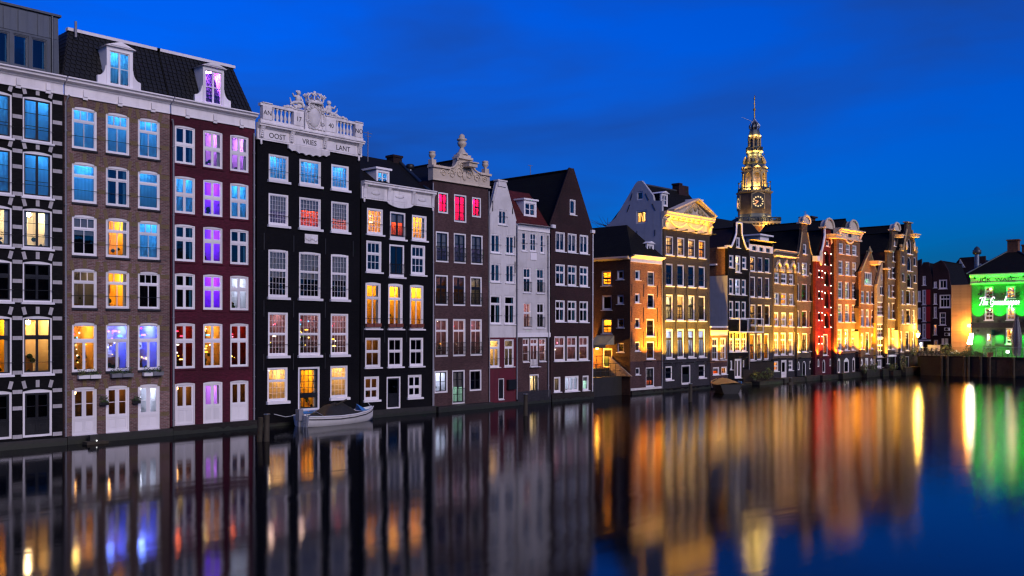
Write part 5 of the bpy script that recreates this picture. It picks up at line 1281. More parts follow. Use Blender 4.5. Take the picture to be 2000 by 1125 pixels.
for (y0_, y1_, k) in ((554, 587.5, 'dim'), (606.5, 638.5, 'dim'), (650.5, 687, 'warm')):
    f.row([(1557.9, 1562.6), (1582, 1586.8)], y0_, y1_, 0, s16d, k); f.win(1567, y0_ + .5, 1577.5, y1_ + .8, s16c, k)
sarch = sty(cw=.10, sw=.05, sash='black_sash', arch=.5, panels=((1, 1, 1),), sill=None)
f.row([(1558.3, 1562.3), (1580.8, 1584.8)], 706, 723, 0, sarch, 'dark'); f.win(1567.6, 705, 1574.4, 736, sarch, 'dark', 'door')
Z16 = lambda p: h16.Z(1573, p); X = h16.X; zs = Z16(501)
g = [(0, zs), (X(1558.5), zs)] + [(X(1558.5) + (X(1567) - X(1558.5)) * t, zs + (Z16(454) - zs) * t ** 1.7) for t in (.2, .4, .6, .8, 1)] + [(X(1567), Z16(436)), (X(1577.6), Z16(436)), (X(1577.6), Z16(454))] + [(X(1577.6) + (X(1589) - X(1577.6)) * t, zs + (Z16(454) - zs) * (1 - t) ** 1.7) for t in (.2, .4, .6, .8, 1)] + [(h16.w, zs)]
h16.walls(g, 'taupe_brick', 'umber_brick', ze=zs, base=Z16(700), bmat='slate_brick')
def rounded_top(h, xa, xb, z, mat='cream_paint', name='gable_top', r=None, y=-.25):
    m = MB(); c = (xa + xb) / 2; w_ = (xb - xa) / 2
    m.box(xa - .15, xb + .15, y, .45, z, z + .16)
    m.slab([(c + w_ * math.cos(PI * q / 10), z + .162 + w_ * .8 * math.sin(PI * q / 10)) for q in range(11)], [], y + .1, .35)
    m.tube([(c + (w_ + .08) * math.cos(PI * q / 10), y + .02, z + .17 + (w_ * .8 + .08) * math.sin(PI * q / 10)) for q in range(11)], .12, 6)
    return m.build(name, mat, h.root)
rounded_top(h16, X(1565.8), X(1579), Z16(438))
m = MB()
for i in range(1, 6): m.tube([(g[i][0], -.03, g[i][1]), (g[i+1][0], -.03, g[i+1][1])], .07, 5)
for i in range(9, 14): m.tube([(g[i][0], -.03, g[i][1]), (g[i+1][0], -.03, g[i+1][1])], .07, 5)
m.build('gable_outline', 'sandstone', h16.root)
h16.roof_perp(zs, Z16(446), 'pantile_black')
for px in (1560, 1573, 1588): h16.uplight(h16.X(px), Z16(698), '#ffb850', 75, y=-.6)
h16.ledge(-.6, .5, 1.0, 'wet_stone', 'quay_ledge')

# ---- red warehouse
h17 = House('red floodlit warehouse with arched loading doors, dark shutters and light bulbs', 1592.5, 1633, yo=-.8, depth=12)
X = h17.X; Z17 = lambda p: h17.Z(1613, p); f = h17.front
s17 = sty(cw=.05, sw=.03, cas='black_sash', sash='black_sash', arch=.5, panels=((1, 1, 1),), sill=None, y0=.12); s17s = sty(cw=.05, sw=.04, cas='black_sash', sash='black_sash', arch=.4, panels=((1, 2, 3),), mw=.02, sill=None, y0=.1)
f.win(1613, 469, 1618.8, 481, sty(cw=.09, panels=((1, 1, 1),), sillh=.06), 'cream')
for a, b in ((489, 519), (527, 559), (566, 602), (609, 641)): f.win(1610.5, a, 1618.8, b, s17, 'dim')
for a, b in ((527, 543), (567, 584), (608, 626), (654, 671)): f.win(1597.8, a, 1602.8, b, s17s, 'dark')
f.win(1622, 656, 1626, 671, s17s, 'dark')
f.win(1607.6, 652.5, 1616.6, 694, sty(cw=.11, sw=.05, sash='black_sash', panels=((.6, 2, 1), (.4, 2, 2)), mw=.03, sillh=.05), 'warm', 'door')
f.row([(1596.8, 1600.6), (1620, 1624)], 701, 716.5, 0, sarch, 'dark'); f.win(1606.5, 702, 1612, 728, sarch, 'dark', 'door')
zs = Z17(507); zn = Z17(462); ztp = Z17(446)
g = [(0, zs), (X(1596), zs)] + [(X(1596) + (X(1609) - X(1596)) * t, zs + (zn - zs) * t ** 1.8) for t in (.25, .5, .75, 1)] + [(X(1609), ztp), (X(1622), ztp), (X(1622), zn)] + [(X(1622) + (X(1630) - X(1622)) * t, zs + (zn - zs) * (1 - t) ** 1.8) for t in (.25, .5, .75, 1)] + [(h17.w, zs)]
h17.walls(g, 'red_brick', 'umber_brick', ze=zs, base=Z17(697), bmat='maroon_brick')
m = MB()
for i in list(range(1, 6)) + list(range(8, 12)): m.tube([(g[i][0], -.05, g[i][1]), (g[i+1][0], -.05, g[i+1][1])], .13, 5)
m.box(-.1, X(1596.5), -.25, .3, zs - .3, zs + .25); m.build('gable_outline', 'white_paint', h17.root)
rounded_top(h17, X(1607.5), X(1623.5), ztp)
MB().ball((X(1600.5), -.15, Z17(505)), .42, .12, .85, 10, 7).build('cartouche', 'cream_paint', h17.root)
MB().box(X(1613), X(1622), -1.1, .2, Z17(465), Z17(459)).box(X(1612), X(1623), -1.25, .2, Z17(459) + .002, Z17(459) + .12).build('hoist_beam', 'cream_paint', h17.root)
for a, b in ((490, 519), (527, 559), (568, 602), (609, 641)):
    m = MB(); w_ = X(1629.5) - X(1621.5); zz0, zz1 = Z17(b), Z17(a)
    m.slab([(0, zz0), (w_, zz0), (w_, zz1 - w_ * .2)] + [(w_ * (1 - .5 * t), zz1 - w_ * .2 + w_ * .5 * math.sin(t * PI / 2)) for t in (.3, .6, 1)] + [(0, zz1 - w_ * .35)], [], -.05, -.003); m.build('shutter', 'shutter_black', h17.root, (X(1621.5), -.12, 0), .25)
m = MB(); k = 0
for (a, b) in ((489, 519), (527, 559), (566, 602), (609, 641)):
    for px in (1609, 1620.5):
        for yy in (a + 6, b - 2): m.ball((X(px), -.12, Z17(yy)), .05, n=6, k=4)
for (a, b) in ((527, 543), (567, 584), (608, 626), (654, 671)):
    for px in (1597, 1603.4):
        for yy in (a + 3, b): m.ball((X(px), -.12, Z17(yy)), .045, n=6, k=4)
bl = m.build('light_bulbs', lampmat('#ffd8b8', 16), h17.root); bl['kind'] = 'stuff'
h17.roof_perp(zs, Z17(447), 'pantile_black')
h17.uplight(X(1596), Z17(695), '#ff2a12', 80, y=-.6); h17.uplight(X(1604), Z17(695), '#ff6a22', 80, y=-.55); h17.uplight(X(1621), Z17(695), '#ff7a28', 80, y=-.55); h17.uplight(X(1630), Z17(695), '#ff5a1c', 70, y=-.6)
h17.ledge(-.6, .5, .8, 'wet_stone', 'quay_ledge')

# ---- tall house with ornate yellow cornice
h18 = House('tall orange brick house with ornate golden cornice and round top, white sash windows', 1634, 1680, yo=-1.4, depth=10)
X = h18.X; Z18 = lambda p: h18.Z(1656, p); f = h18.front
s18 = sty(cw=.10, sw=.05, panels=((.5, 3, 2), (.5, 3, 2)), mw=.025, tw=.05, sillh=.08, y0=.08); s18b = sty(cw=.11, sw=.05, panels=((.45, 3, 2), (.55, 3, 3)), mw=.025, tw=.05, sillh=.08, y0=.1)
cc = [(1639, 1648), (1652.3, 1661.4), (1665.3, 1674.3)]
f.row(cc, 477, 497.5, 1, s18, 'blinds'); f.row([(1638.4, 1647), (1651.8, 1660.6), (1664.6, 1673.6)], 510.5, 538, 1, s18, ['warm', 'cream', 'warm']); f.row([(1637.8, 1646.6), (1651, 1660), (1664.6, 1673.2)], 550.5, 584, 1, s18b, ['cream', 'cream', 'dim'])
f.row([(1637.3, 1646), (1651, 1659.6), (1664, 1672.8)], 594.5, 629.5, 1, s18b, ['dim', 'dim', 'dim']); f.row([(1636.4, 1645.4), (1650, 1658.6), (1663.3, 1672)], 643, 684.5, 1, s18b, ['gold', 'gold', 'warm'])
f.row([(1636.5, 1641.5), (1665, 1670.5)], 699.5, 729, 0, sty(cw=.15, arch=.3, sw=.05, sash='black_sash', panels=((1, 1, 1),), sill=None), 'dark'); f.win(1648.5, 699, 1658.5, 729.5, sty(cw=.18, arch=.25, sw=.05, sash='black_sash', panels=((1, 2, 1),), sill=None), 'dark', 'door')
zc = Z18(469); zt = Z18(449)
h18.walls([(0, zc + .2), (h18.w, zc + .2)], 'orange_brick', 'umber_brick', base=Z18(690), bmat='slate_brick')
m = MB(); hh = zt - zc
m.profx([(.3, zc), (-.2, zc), (-.2, zc + .16), (-.08, zc + .2), (-.08, zc + hh * .62), (-.35, zc + hh * .7), (-.35, zc + hh * .8), (-.6, zc + hh * .9), (-.6, zt), (.3, zt)], -.1, h18.w + .15)
co = m.build('cornice', 'cream_paint', h18.root)
m = MB()
for q in range(9): m.ball((X(1651) + (X(1664) - X(1651)) * q / 8, -.15, zc - .1 - .25 * math.sin(PI * q / 8)), .14, .08, .12, 6, 4)
m.build('garland', 'cream_paint', co)
for xx in (.15, h18.w - .5): MB().profx([(-.45, zt - .25), (-.3, zt - .6), (-.2, zc + .3), (-.081, zc + .2), (-.081, zt - .3)], xx, xx + .35).build('console', 'cream_paint', co)
MB().box(X(1656), X(1661.5), -.12, -.085, zc + .35, zc + .35 + hh * .4).build('attic_hatch', 'black_sash', co)
rounded_top(h18, X(1656.5), X(1672), zt + .003)
h18.roof_perp(zc + .2, zt + 1.3, 'pantile_black')
for px in (1637.5, 1648.5, 1661.5, 1668): h18.uplight(X(px), Z18(690), '#ffa535', 110, y=-.65)
h18.ledge(-.6, .6, .7, 'wet_stone', 'quay_ledge')

# ---- small pointed brick house
h19 = House('small pointed orange brick house with hoist beam and triple white window', 1681, 1712.5, yo=-2.0, depth=9)
X = h19.X; Z19 = lambda p: h19.Z(1697, p); f = h19.front
f.win(1688.2, 531, 1703.2, 556.5, sty(cw=.10, sw=.05, panels=((1, 4, 1, 0, .1),), sillh=.07, y0=.07), 'mint')
s19 = sty(cw=.10, sw=.05, panels=((.4, 2, 1), (.6, 2, 1)), mw=.03, tw=.05, sillh=.07, y0=.08)
f.row([(1681.6, 1688), (1691.8, 1698.4), (1701.3, 1708)], 568.5, 593, 1, s19, 'half'); f.row([(1681.4, 1687.6), (1691.3, 1697.8), (1701.3, 1707.6)], 604, 638, 1, s19, ['dim', 'orange', 'dim'])
f.row([(1681.3, 1687), (1700.8, 1707)], 649.5, 681.5, 0, sty(cw=.09, arch=.4, sw=.05, panels=((1, 2, 2),), mw=.03, sillh=.07, y0=.08), ['warm', 'gold']); f.win(1690.6, 649, 1697, 691, sty(cw=.10, sw=.06, sash='black_sash', panels=((.3, 1, 1), (.7, 1, 1)), sillh=.05), 'warm', 'door')
f.row([(1681.5, 1685.5), (1699.8, 1704.6)], 700, 714.5, 0, sty(cw=.09, arch=.4, sw=.05, panels=((1, 1, 1),), sillh=.06), 'blinds'); f.win(1690, 699, 1696, 727, sty(cw=.09, sw=.2, panels=((1, 1, 1),), sill=None), 'mint', 'door')
g = [(0, Z19(532)), (X(1697), Z19(492)), (X(1699.5), Z19(492)), (h19.w, Z19(532))]
h19.walls(g, 'orange_brick', 'umber_brick', ze=Z19(532), base=Z19(696), bmat='dark_brown_brick')
for i, j in ((0, 1), (3, 2)): MB().tube([(g[i][0], .0, g[i][1]), (g[j][0], .0, g[j][1])], .10, 5).build('coping', 'sandstone', h19.root)
m = MB(); m.box(X(1696.5), X(1700), -.2, .3, Z19(492), Z19(489)); m.lathe([(.12, 0), (.2, .15), (.1, .3), (.03, .5)], ((X(1696.5) + X(1700)) / 2, 0, Z19(489)), 7); m.build('finial', 'sandstone', h19.root)
MB().box(X(1697), X(1703), -1.0, .1, Z19(517), Z19(511.5)).box(X(1696.5), X(1703.5), -1.15, .1, Z19(511.5) + .002, Z19(511.5) + .12).build('hoist_beam', 'cream_paint', h19.root)
h19.roof_perp(Z19(532), Z19(495), 'pantile_black')
for px in (1687, 1698): h19.uplight(X(px), Z19(693), '#ffa22e', 105, y=-.6)
h19.ledge(-.6, .8, .7, 'wet_stone', 'quay_ledge')

# ---- narrow glowing house
h20 = House('very narrow pale house with tall glowing window walls under a small pointed gable', 1713, 1732, yo=-2.4, depth=8)
X = h20.X; Z20 = lambda p: h20.Z(1722, p); f = h20.front
f.win(1719.3, 559, 1728, 577, sty(cw=.09, sw=.05, panels=((1, 2, 1),), sillh=.07), 'white'); f.win(1721.7, 536, 1724.4, 548, sty(cw=.06, sw=.03, panels=((1, 1, 1),), sill=None), 'white')
sG = sty(cw=.10, sw=.05, panels=((.35, 4, 1), (.65, 4, 2)), mw=.06, tw=.07, sillh=.07)
f.win(1714.3, 589.5, 1730.3, 617, sG, 'gold'); f.win(1713.8, 632.5, 1730, 659.5, sG, 'gold'); f.win(1713.8, 661, 1729, 697, sG, 'gold')
f.win(1713.4, 702.5, 1722, 730, sty(cw=.08, sw=.08, panels=((.5, 2, 1), (.5, 2, 1)), mw=.1, sill=None), 'cream', 'door'); f.win(1724, 703, 1728.5, 717, s16, 'half')
g = [(0, Z20(557)), (X(1722.8), Z20(513)), (X(1725.6), Z20(513)), (h20.w, Z20(557))]
h20.walls(g, 'pale_brick', 'umber_brick', ze=Z20(557), base=Z20(699), bmat='slate_brick')
for i, j in ((0, 1), (3, 2)): MB().tube([(g[i][0], .0, g[i][1]), (g[j][0], .0, g[j][1])], .09, 5).build('coping', 'sandstone', h20.root)
MB().box(X(1722.3), X(1726), -.2, .3, Z20(513), Z20(510)).build('gable_top', 'sandstone', h20.root)
MB().box(X(1723.5), X(1728), -.7, .1, Z20(527), Z20(523.5)).build('hoist_beam', 'cream_paint', h20.root)
h20.roof_perp(Z20(557), Z20(516), 'pantile_black')
h20.uplight(X(1718), Z20(698), '#ffbe55', 75, y=-.55); h20.uplight(X(1722), Z20(698), '#ffbe55', 75, y=-.55)
h20.ledge(-.6, .8, .7, 'wet_stone', 'quay_ledge')

# ---- tall neck gable
h21 = House('tall narrow brown neck gable house with white cellar gate', 1732.5, 1758, yo=-2.9, depth=11)
X = h21.X; Z21 = lambda p: h21.Z(1745, p); f = h21.front
f.win(1743, 491, 1750.2, 511, s16b, 'blinds'); f.win(1745.3, 465, 1749.3, 480.5, s16, 'cream')
for (a, b, k) in ((521, 544, 'half'), (556, 581, 'gold'), (591, 623, 'warm'), (641, 682, 'gold')):
    f.row([(1734.6, 1738.8), (1752, 1756.2)], a, b, 0, sty(cw=.08, sw=.04, panels=((.4, 1, 1), (.6, 1, 1)), tw=.05, sillh=.06, y0=.1), k); f.win(1741.6, a, 1749, b + .5, s16b, k)
f.win(1732.9, 697, 1736, 710, s16, 'dark'); f.win(1737.5, 695.5, 1746.5, 721, sty(cw=.08, cas='black_sash', sash='black_sash', sw=.05, panels=((1, 2, 1, 's'),), solid='black_sash', sill=None), 'dark', 'cellar_gate')
zs = Z21(494); zn = Z21(460)
g = [(0, zs), (X(1737), zs), (X(1740.5), zs + .6), (X(1741.6), zs + 1.4), (X(1741.6), Z21(450)), (X(1753.6), Z21(450)), (X(1753.6), zs + 1.4), (X(1754.6), zs + .6), (h21.w, zs)]
h21.walls(g, 'taupe_brick', 'umber_brick', ze=zs, base=Z21(690), bmat='slate_brick')
rounded_top(h21, X(1742.5), X(1753), Z21(450))
MB().box(-.1, X(1740), -.25, .3, zs + .003, zs + .2).box(X(1754.5), h21.w + .1, -.25, .3, zs + .003, zs + .2).build('shoulder', 'sandstone', h21.root)
MB().box(X(1746), X(1751), -.8, .1, Z21(464), Z21(459.5)).box(X(1745.5), X(1751.5), -.95, .1, Z21(459.5) + .002, Z21(459.5) + .1).build('hoist_beam', 'cream_paint', h21.root)
MB().box(X(1748), X(1755.6), -.10, -.003, Z21(721), Z21(697)).build('open_gate_leaf', 'white_trim', h21.root); MB().box(X(1732.8), X(1755), -.16, -.003, Z21(696.3), Z21(692.5)).build('gate_lintel', 'white_trim', h21.root)
h21.roof_perp(zs, Z21(452), 'pantile_black')
for px in (1737, 1745.5): h21.uplight(X(px), Z21(687), '#ffb03c', 110, y=-.6)
h21.ledge(-.6, .6, .7, 'wet_stone', 'quay_ledge')

# ---- last house of the row: warehouse gable with three arched doors
h22 = House('last house of the row, brown warehouse gable with a column of three arched loading doors', 1758.5, 1792.5, yo=-3.5, depth=12)
X = h22.X; Z22 = lambda p: h22.Z(1776, p); f = h22.front
for a, b in ((466.5, 496.5), (502, 529.5), (535, 562.5)): f.win(1772.5, a, 1781.3, b, sty(cw=.10, arch=.5, sw=.05, sash='black_sash', panels=((.35, 2, 1), (.65, 2, 1)), mw=.03, sillh=.1, sillp=.15, y0=.1), 'dark')
for a, b in ((500, 516.5), (534.5, 550.5)): f.row([(1762.6, 1767), (1785, 1789.4)], a, b, 0, sty(cw=.06, sw=.04, sash='black_sash', panels=((1, 1, 2),), mw=.03, sillh=.08), 'dark')
s22 = sty(cw=.10, sw=.05, sash='black_sash', panels=((.35, 1, 1), (.65, 2, 2)), mw=.03, tw=.05, sillh=.07, y0=.08); s22b = sty(cw=.08, sw=.05, panels=((.4, 1, 1), (.6, 1, 2)), mw=.03, tw=.05, sillh=.07, y0=.08)
for (a, b, k) in ((567, 594.5, 'dim'), (604.5, 632.5, 'dim')):
    f.row([(1761.8, 1766.2), (1783, 1787.4)], a, b, 0, s22b, k); f.win(1770.4, a, 1779, b, s22, k)
f.row([(1758.9, 1763.4), (1781.7, 1786.6)], 647, 687, 0, s22b, ['cream', 'cream']); f.win(1769, 648, 1776.5, 685, s22, 'cream')
f.win(1769, 696, 1775.6, 720, sty(cw=.10, sw=.06, sash='black_sash', panels=((1, 1, 1, 's'),), solid='black_sash', sill=None), 'dark', 'door')
zs = Z22(492)
g = [(0, zs), (X(1763), zs), (X(1771), Z22(449)), (X(1771.5), Z22(436)), (X(1780.5), Z22(436)), (X(1781), Z22(449)), (X(1789), zs), (h22.w, zs)]
h22.walls(g, 'taupe_brick', 'umber_brick', ze=zs, base=Z22(690), bmat='slate_brick')
m = MB(); m.box(X(1770.5), X(1781.5), -.15, .4, Z22(436), Z22(433.8))
for i in (1, 5): m.tube([(g[i][0], -.05, g[i][1]), (g[i+1][0], -.05, g[i+1][1])], .12, 5)
m.build('gable_outline', 'sandstone', h22.root)
for px in (1761, 1791):
    m = MB(); urn(m, X(px), .05, zs, .7); m.build('urn', 'sandstone', h22.root)
MB().box(X(1776.5), X(1785), -.7, .1, Z22(463.5), Z22(458.5)).box(X(1776), X(1785.5), -.85, .1, Z22(458.5) + .002, Z22(458.5) + .1).build('hoist_beam', 'cream_paint', h22.root)
for px in (1769.6, 1784.6): MB().ball((X(px), -.12, Z22(481)), .26, .1, .5, 8, 6).build('oval_window', 'cream_paint', h22.root)
h22.roof_perp(zs, Z22(437), 'pantile_black')
xa = S(1691, 6) - h22.s0; xc = S(1698, 3.5) - h22.s0; zc_ = Zf(1698, 437, 3.5)
MB().box(-8.2, -7.0, 7, 8.2, Z22(500), Z22(431)).box(-8.4, -6.8, 6.8, 8.4, Z22(431) + .002, Z22(428)).build('chimney', 'umber_brick', h22.root)
for px in (1766.5, 1779.5, 1790): h22.uplight(X(px), Z22(688), '#ffb23e', 120, y=-.65)
h22.ledge(-.6, .9, .6, 'wet_stone', 'quay_ledge')
# ================================================================== end of the basin: quay, far houses, green pub, church tower
SQ = 113.0; ZQ = 2.1
q = MB(); q.box(SQ, 330, -75, -5.0, -.8, ZQ); q.box(117.2, 330, -4.998, 40, -.8, ZQ - .004)
q.build('quay', 'algae')['kind'] = 'structure'
MB().box(SQ - .18, SQ + .25, -75, -5.0, ZQ + .003, ZQ + .16).build('quay_coping', 'quay_brick')['kind'] = 'structure'
pile = MB().tube([(0, 0, -.6), (0, 0, 2.25)], [.17, .15], 8).build('timber_pile', 'wood_post')
tag(pile, 'dark timber pile standing against the quay wall at the end of the basin', 'pile', 'timber piles along the end quay')
pile.location = (SQ - .32, Ys(1841, SQ), 0)
pile['label'] = 'timber pile at the left corner of the end quay, below the parked bicycles'
for px, lab in ((1852, 'timber pile under the left bush of the quay planting'), (1886, 'left one of the timber pile pair below the white floodlight'), (1893, 'right one of the timber pile pair below the white floodlight'), (1917, 'timber pile at the left end of the pub terrace'), (1934, 'pale topped timber pile below the pub door'), (1981, 'timber pile below the folded striped parasol')):
    c = pile.copy(); COL.objects.link(c); c.location = (SQ - .32, Ys(px, SQ), 0); c['label'] = lab
m = MB()
for i in range(5):
    y0 = Ys(1915, SQ) - i * 1.7; m.box(SQ - .12, SQ - .02, y0 - 1.55, y0, .2, 1.9)
m.build('quay_boards', 'wood_post')['kind'] = 'structure'

def foliage(name, label, loc, rx, ry, rz, n=260, s=.10, stem=True, group=None, cat='shrub'):
    t = thing(name, label, cat, loc, 0, group); m = MB()
    for i in range(n):
        p = Vector((RND.gauss(0, 1), RND.gauss(0, 1), RND.gauss(0, 1))); p.normalize(); p *= RND.uniform(.45, 1) ** .6 * (1 + .25 * math.sin(5 * p.x + 3 * p.z + loc[1]))
        c = Vector((p.x * rx, p.y * ry, rz + p.z * rz * .95)); a = Vector((RND.gauss(0, 1), RND.gauss(0, 1), RND.gauss(0, 1))).normalized(); b = a.orthogonal().normalized(); k = s * RND.uniform(.6, 1.4)
        m.add([c - a * k, c + b * k * .5, c + a * k, c - b * k * .5], [(0, 1, 2, 3)])
    f_ = m.build('foliage', 'leaf', t); f_['kind'] = 'stuff'
    if stem:
        m = MB()
        for i in range(4): m.tube([(RND.uniform(-.1, .1) * rx, RND.uniform(-.1, .1) * ry, -.1), (RND.uniform(-.6, .6) * rx, RND.uniform(-.5, .5) * ry, rz * 1.4)], [.03, .012], 5)
        m.build('stems', 'bark', t)
    return t

# ---- far houses behind the bicycles
hA = House('dark gabled house with red shutters behind the bicycles on the quay', 1792, 1821, s_end=134, depth=9, group='dark houses at the end of the basin')
fA = hA.front
sf_ = sty(cw=.10, sw=.05, panels=((.4, 2, 1), (.6, 2, 2)), mw=.03, sillh=.08)
for a, b in ((566, 595), (599, 628), (632, 661)): fA.win(1801.5, a, 1808.6, b, sf_, 'half'); fA.win(1792.8, a + 2, 1798.4, b - 6, sf_, 'half')
fA.win(1802, 539, 1808.3, 557, sf_, 'blinds'); fA.win(1794, 667, 1803.5, 686, sty(cw=.08, sw=.05, panels=((1, 2, 2),), sill=None), 'white', 'shop_window')
zA = hA.Z(1806, 560); zT = hA.Z(1806, 512)
hA.walls([(0, zA), (hA.w * .22, hA.Z(1806, 522)), (hA.w * .4, zT), (hA.w * .75, zT), (hA.w, hA.Z(1806, 545))], 'umber_brick', ze=zA)
hA.roof_perp(zA, zT, 'pantile_black')
for a, b in ((566, 595), (599, 628), (632, 661)): MB().box(hA.X(1809.3), hA.X(1817), -.09, -.003, hA.Z(1813, b), hA.Z(1813, a)).build('shutter', 'shutter_red', hA.root)
MB().box(hA.X(1793), hA.X(1818), -.7, -.003, hA.Z(1806, 666), hA.Z(1806, 663.5)).build('shop_canopy', 'white_trim', hA.root)
hB = House('dark house with curved mansard roof beside the blank lit wall', 1821.5, 1858, s_end=134, depth=9, group='dark houses at the end of the basin')
fB = hB.front
fB.win(1834, 546, 1850, 564, sty(cw=.12, sw=.06, panels=((1, 2, 1),), mw=.08), 'half'); fB.win(1835, 575.5, 1856.5, 601, sty(cw=.12, sw=.05, panels=((.3, 3, 1), (.7, 3, 1)), mw=.05), 'dark'); fB.win(1835, 610, 1847.5, 635, sf_, 'dark')
for a, b, k in ((550, 562, 'half'), (573, 594, 'half'), (599, 621, 'half'), (634, 654, 'gold')): fB.win(1823.8, a, 1829.8, b, sf_, k)
fB.win(1839, 661, 1844.5, 672, sf_, 'cream'); fB.win(1846, 661, 1852, 672, sf_, 'white'); fB.win(1824, 664, 1832, 690, sf_, 'dim', 'door')
zB = hB.Z(1840, 570); zT = hB.Z(1840, 508)
hB.walls([(0, zB), (0.02, hB.Z(1840, 515)), (hB.w * .45, zT), (hB.w * .62, hB.Z(1840, 514)), (hB.w * .85, hB.Z(1840, 530)), (hB.w, zB)], 'umber_brick', ze=zB)
hB.roof_perp(zB, zT, 'pantile_black', xa=hB.w * .4)
for yy in (640, 650):
    m = MB(); m.box(hB.X(1846.5), hB.X(1855.5), -.45, -.003, hB.Z(1850, yy + 6), hB.Z(1850, yy)); m.lathe([(.24, 0), (.24, .02)], (0, 0, 0), 10) if False else None
    ac = m.build('air_conditioner', 'white_paint', hB.root)
    m = MB(); c = (hB.X(1851), hB.Z(1850, yy + 3)); m.slab([(c[0] + .2 * math.cos(k * PI / 6), c[1] + .18 * math.sin(k * PI / 6)) for k in range(12)], [], -.47, -.452); m.build('fan_grille', 'iron', ac)
hC = House('dark roofed block rising behind the blank lit wall and the green pub', 1852, 1925, s_end=150, depth=10, cat='building', name='background_block', group='dark houses at the end of the basin')
zC = hC.Z(1880, 545); hC.front.win(1907.5, 515, 1917, 527, sf_, 'mint')
hC.walls([(0, zC), (hC.w * .02, hC.Z(1880, 530)), (hC.w * .32, hC.Z(1880, 503)), (hC.w, hC.Z(1900, 501)), (hC.w, zC)], 'umber_brick', ze=zC); hC.roof_perp(zC, hC.Z(1880, 503), 'pantile_black', xa=hC.w * .6)
MB().slab([(hC.X(1873), hC.Z(1876, 523)), (hC.X(1886), hC.Z(1876, 523)), (hC.X(1876), hC.Z(1876, 506))], [], -.3, -.1).build('side_gable', 'grey_stucco', hC.root)
hE = House('low dark house whose roof shows at the far left end of the alley', 1775, 1800, s_end=146, depth=9, group='dark houses at the end of the basin')
hE.walls([(0, hE.Z(1790, 560)), (0.01, hE.Z(1790, 515)), (hE.w, hE.Z(1790, 506)), (hE.w, hE.Z(1790, 560))], 'umber_brick'); hE.flat(hE.Z(1790, 520))

# ---- blank lit wall
hD = House('tall blank beige panelled wall glowing orange beside the green pub', 1857.8, 1897.3, s_end=125, depth=6, cat='building', name='blank_annex', group='buildings on the end quay')
zD = hD.Z(1878, 556); hD.walls([(0, zD), (hD.w, zD)], 'beige_panel'); hD.flat(zD - .05)
n_ = 26
for i in range(n_):
    za = ZQ + (zD - ZQ) * i / n_; inst('panel', unit('beige_panel'), hD.root, (.03, -.028, za + .01), (0, 0, 0), (hD.w - .06, .025, (zD - ZQ) / n_ - .03))
m = MB(); m.box(hD.X(1872), hD.X(1887), -.09, -.03, hD.Z(1880, 628), hD.Z(1880, 604.5)); m.build('hatch', 'beige_panel', hD.root)
m = MB(); m.box(hD.X(1893), hD.X(1896.5), -.5, -.03, hD.Z(1895, 638), hD.Z(1895, 634)); wl = m.build('wall_lamp', lampmat('#ffb050', 90), hD.root)
def plight(par, loc, e, c, r=.12, name='lamp_light'):
    l = bpy.data.lights.new(name, 'POINT'); l.energy = e * K; l.color = hx(c)[:3]; l.shadow_soft_size = r
    o = bpy.data.objects.new(name, l); COL.objects.link(o); o.parent = par; o.location = loc; return o
plight(wl, (hD.X(1893.5), -1.1, hD.Z(1895, 641)), 800, '#ff9a28')

# ---- green floodlit pub
hG = House('square brick pub floodlit green with hipped roof, chimneys and white neon script', 1897.8, 2052, s_end=122, depth=8.5, cat='pub', name='corner_pub', group='buildings on the end quay')
f = hG.front; XG = hG.X; ZG = lambda p: hG.Z(1955, p)
sG_ = sty(cw=.11, sw=.05, panels=((.34, 2, 1), (.33, 2, 1), (.33, 2, 1)), mw=.05, tw=.05, sillh=.1, y0=.06)
f.win(1923, 560, 1940, 583.5, sG_, 'dim'); f.win(1965, 559, 1983, 582.5, sG_, 'barw'); f.win(1923, 601, 1940, 625.5, sG_, 'dim'); f.win(1965, 600.5, 1983, 625, sG_, 'warm')
f.win(2008, 558, 2026, 582, sG_, 'dim'); f.win(2008, 600, 2026, 624.5, sG_, 'warm')
f.win(1964, 641, 1984, 672.5, sty(cw=.12, sw=.05, panels=((.8, 1, 1), (.2, 2, 1)), sillh=.1, y0=.06), 'barw'); f.win(1925.5, 650, 1938, 690, sty(cw=.08, sw=.10, cas='green_sash', sash='green_sash', panels=((.45, 1, 1), (.55, 1, 1, 's')), solid='green_sash', sill=None), 'warm', 'door')
zt = ZG(534)
hG.walls([(0, zt), (hG.w, zt)], 'pub_brick')
m = MB(); m.profx([(.1, ZG(554.5)), (-.18, ZG(554.5)), (-.18, ZG(551.5)), (-.08, ZG(551)), (-.08, ZG(541)), (-.3, ZG(539.5)), (-.5, ZG(537)), (-.5, ZG(534)), (.1, ZG(534))], -.12, hG.w + .1); cg = m.build('cornice', 'cream_paint', hG.root)
text('\u201eICK  WAEC\u201d', .62, 'lettering', cg, (XG(1949), -.09, ZG(549.5)), xs=1.25, depth=.01)
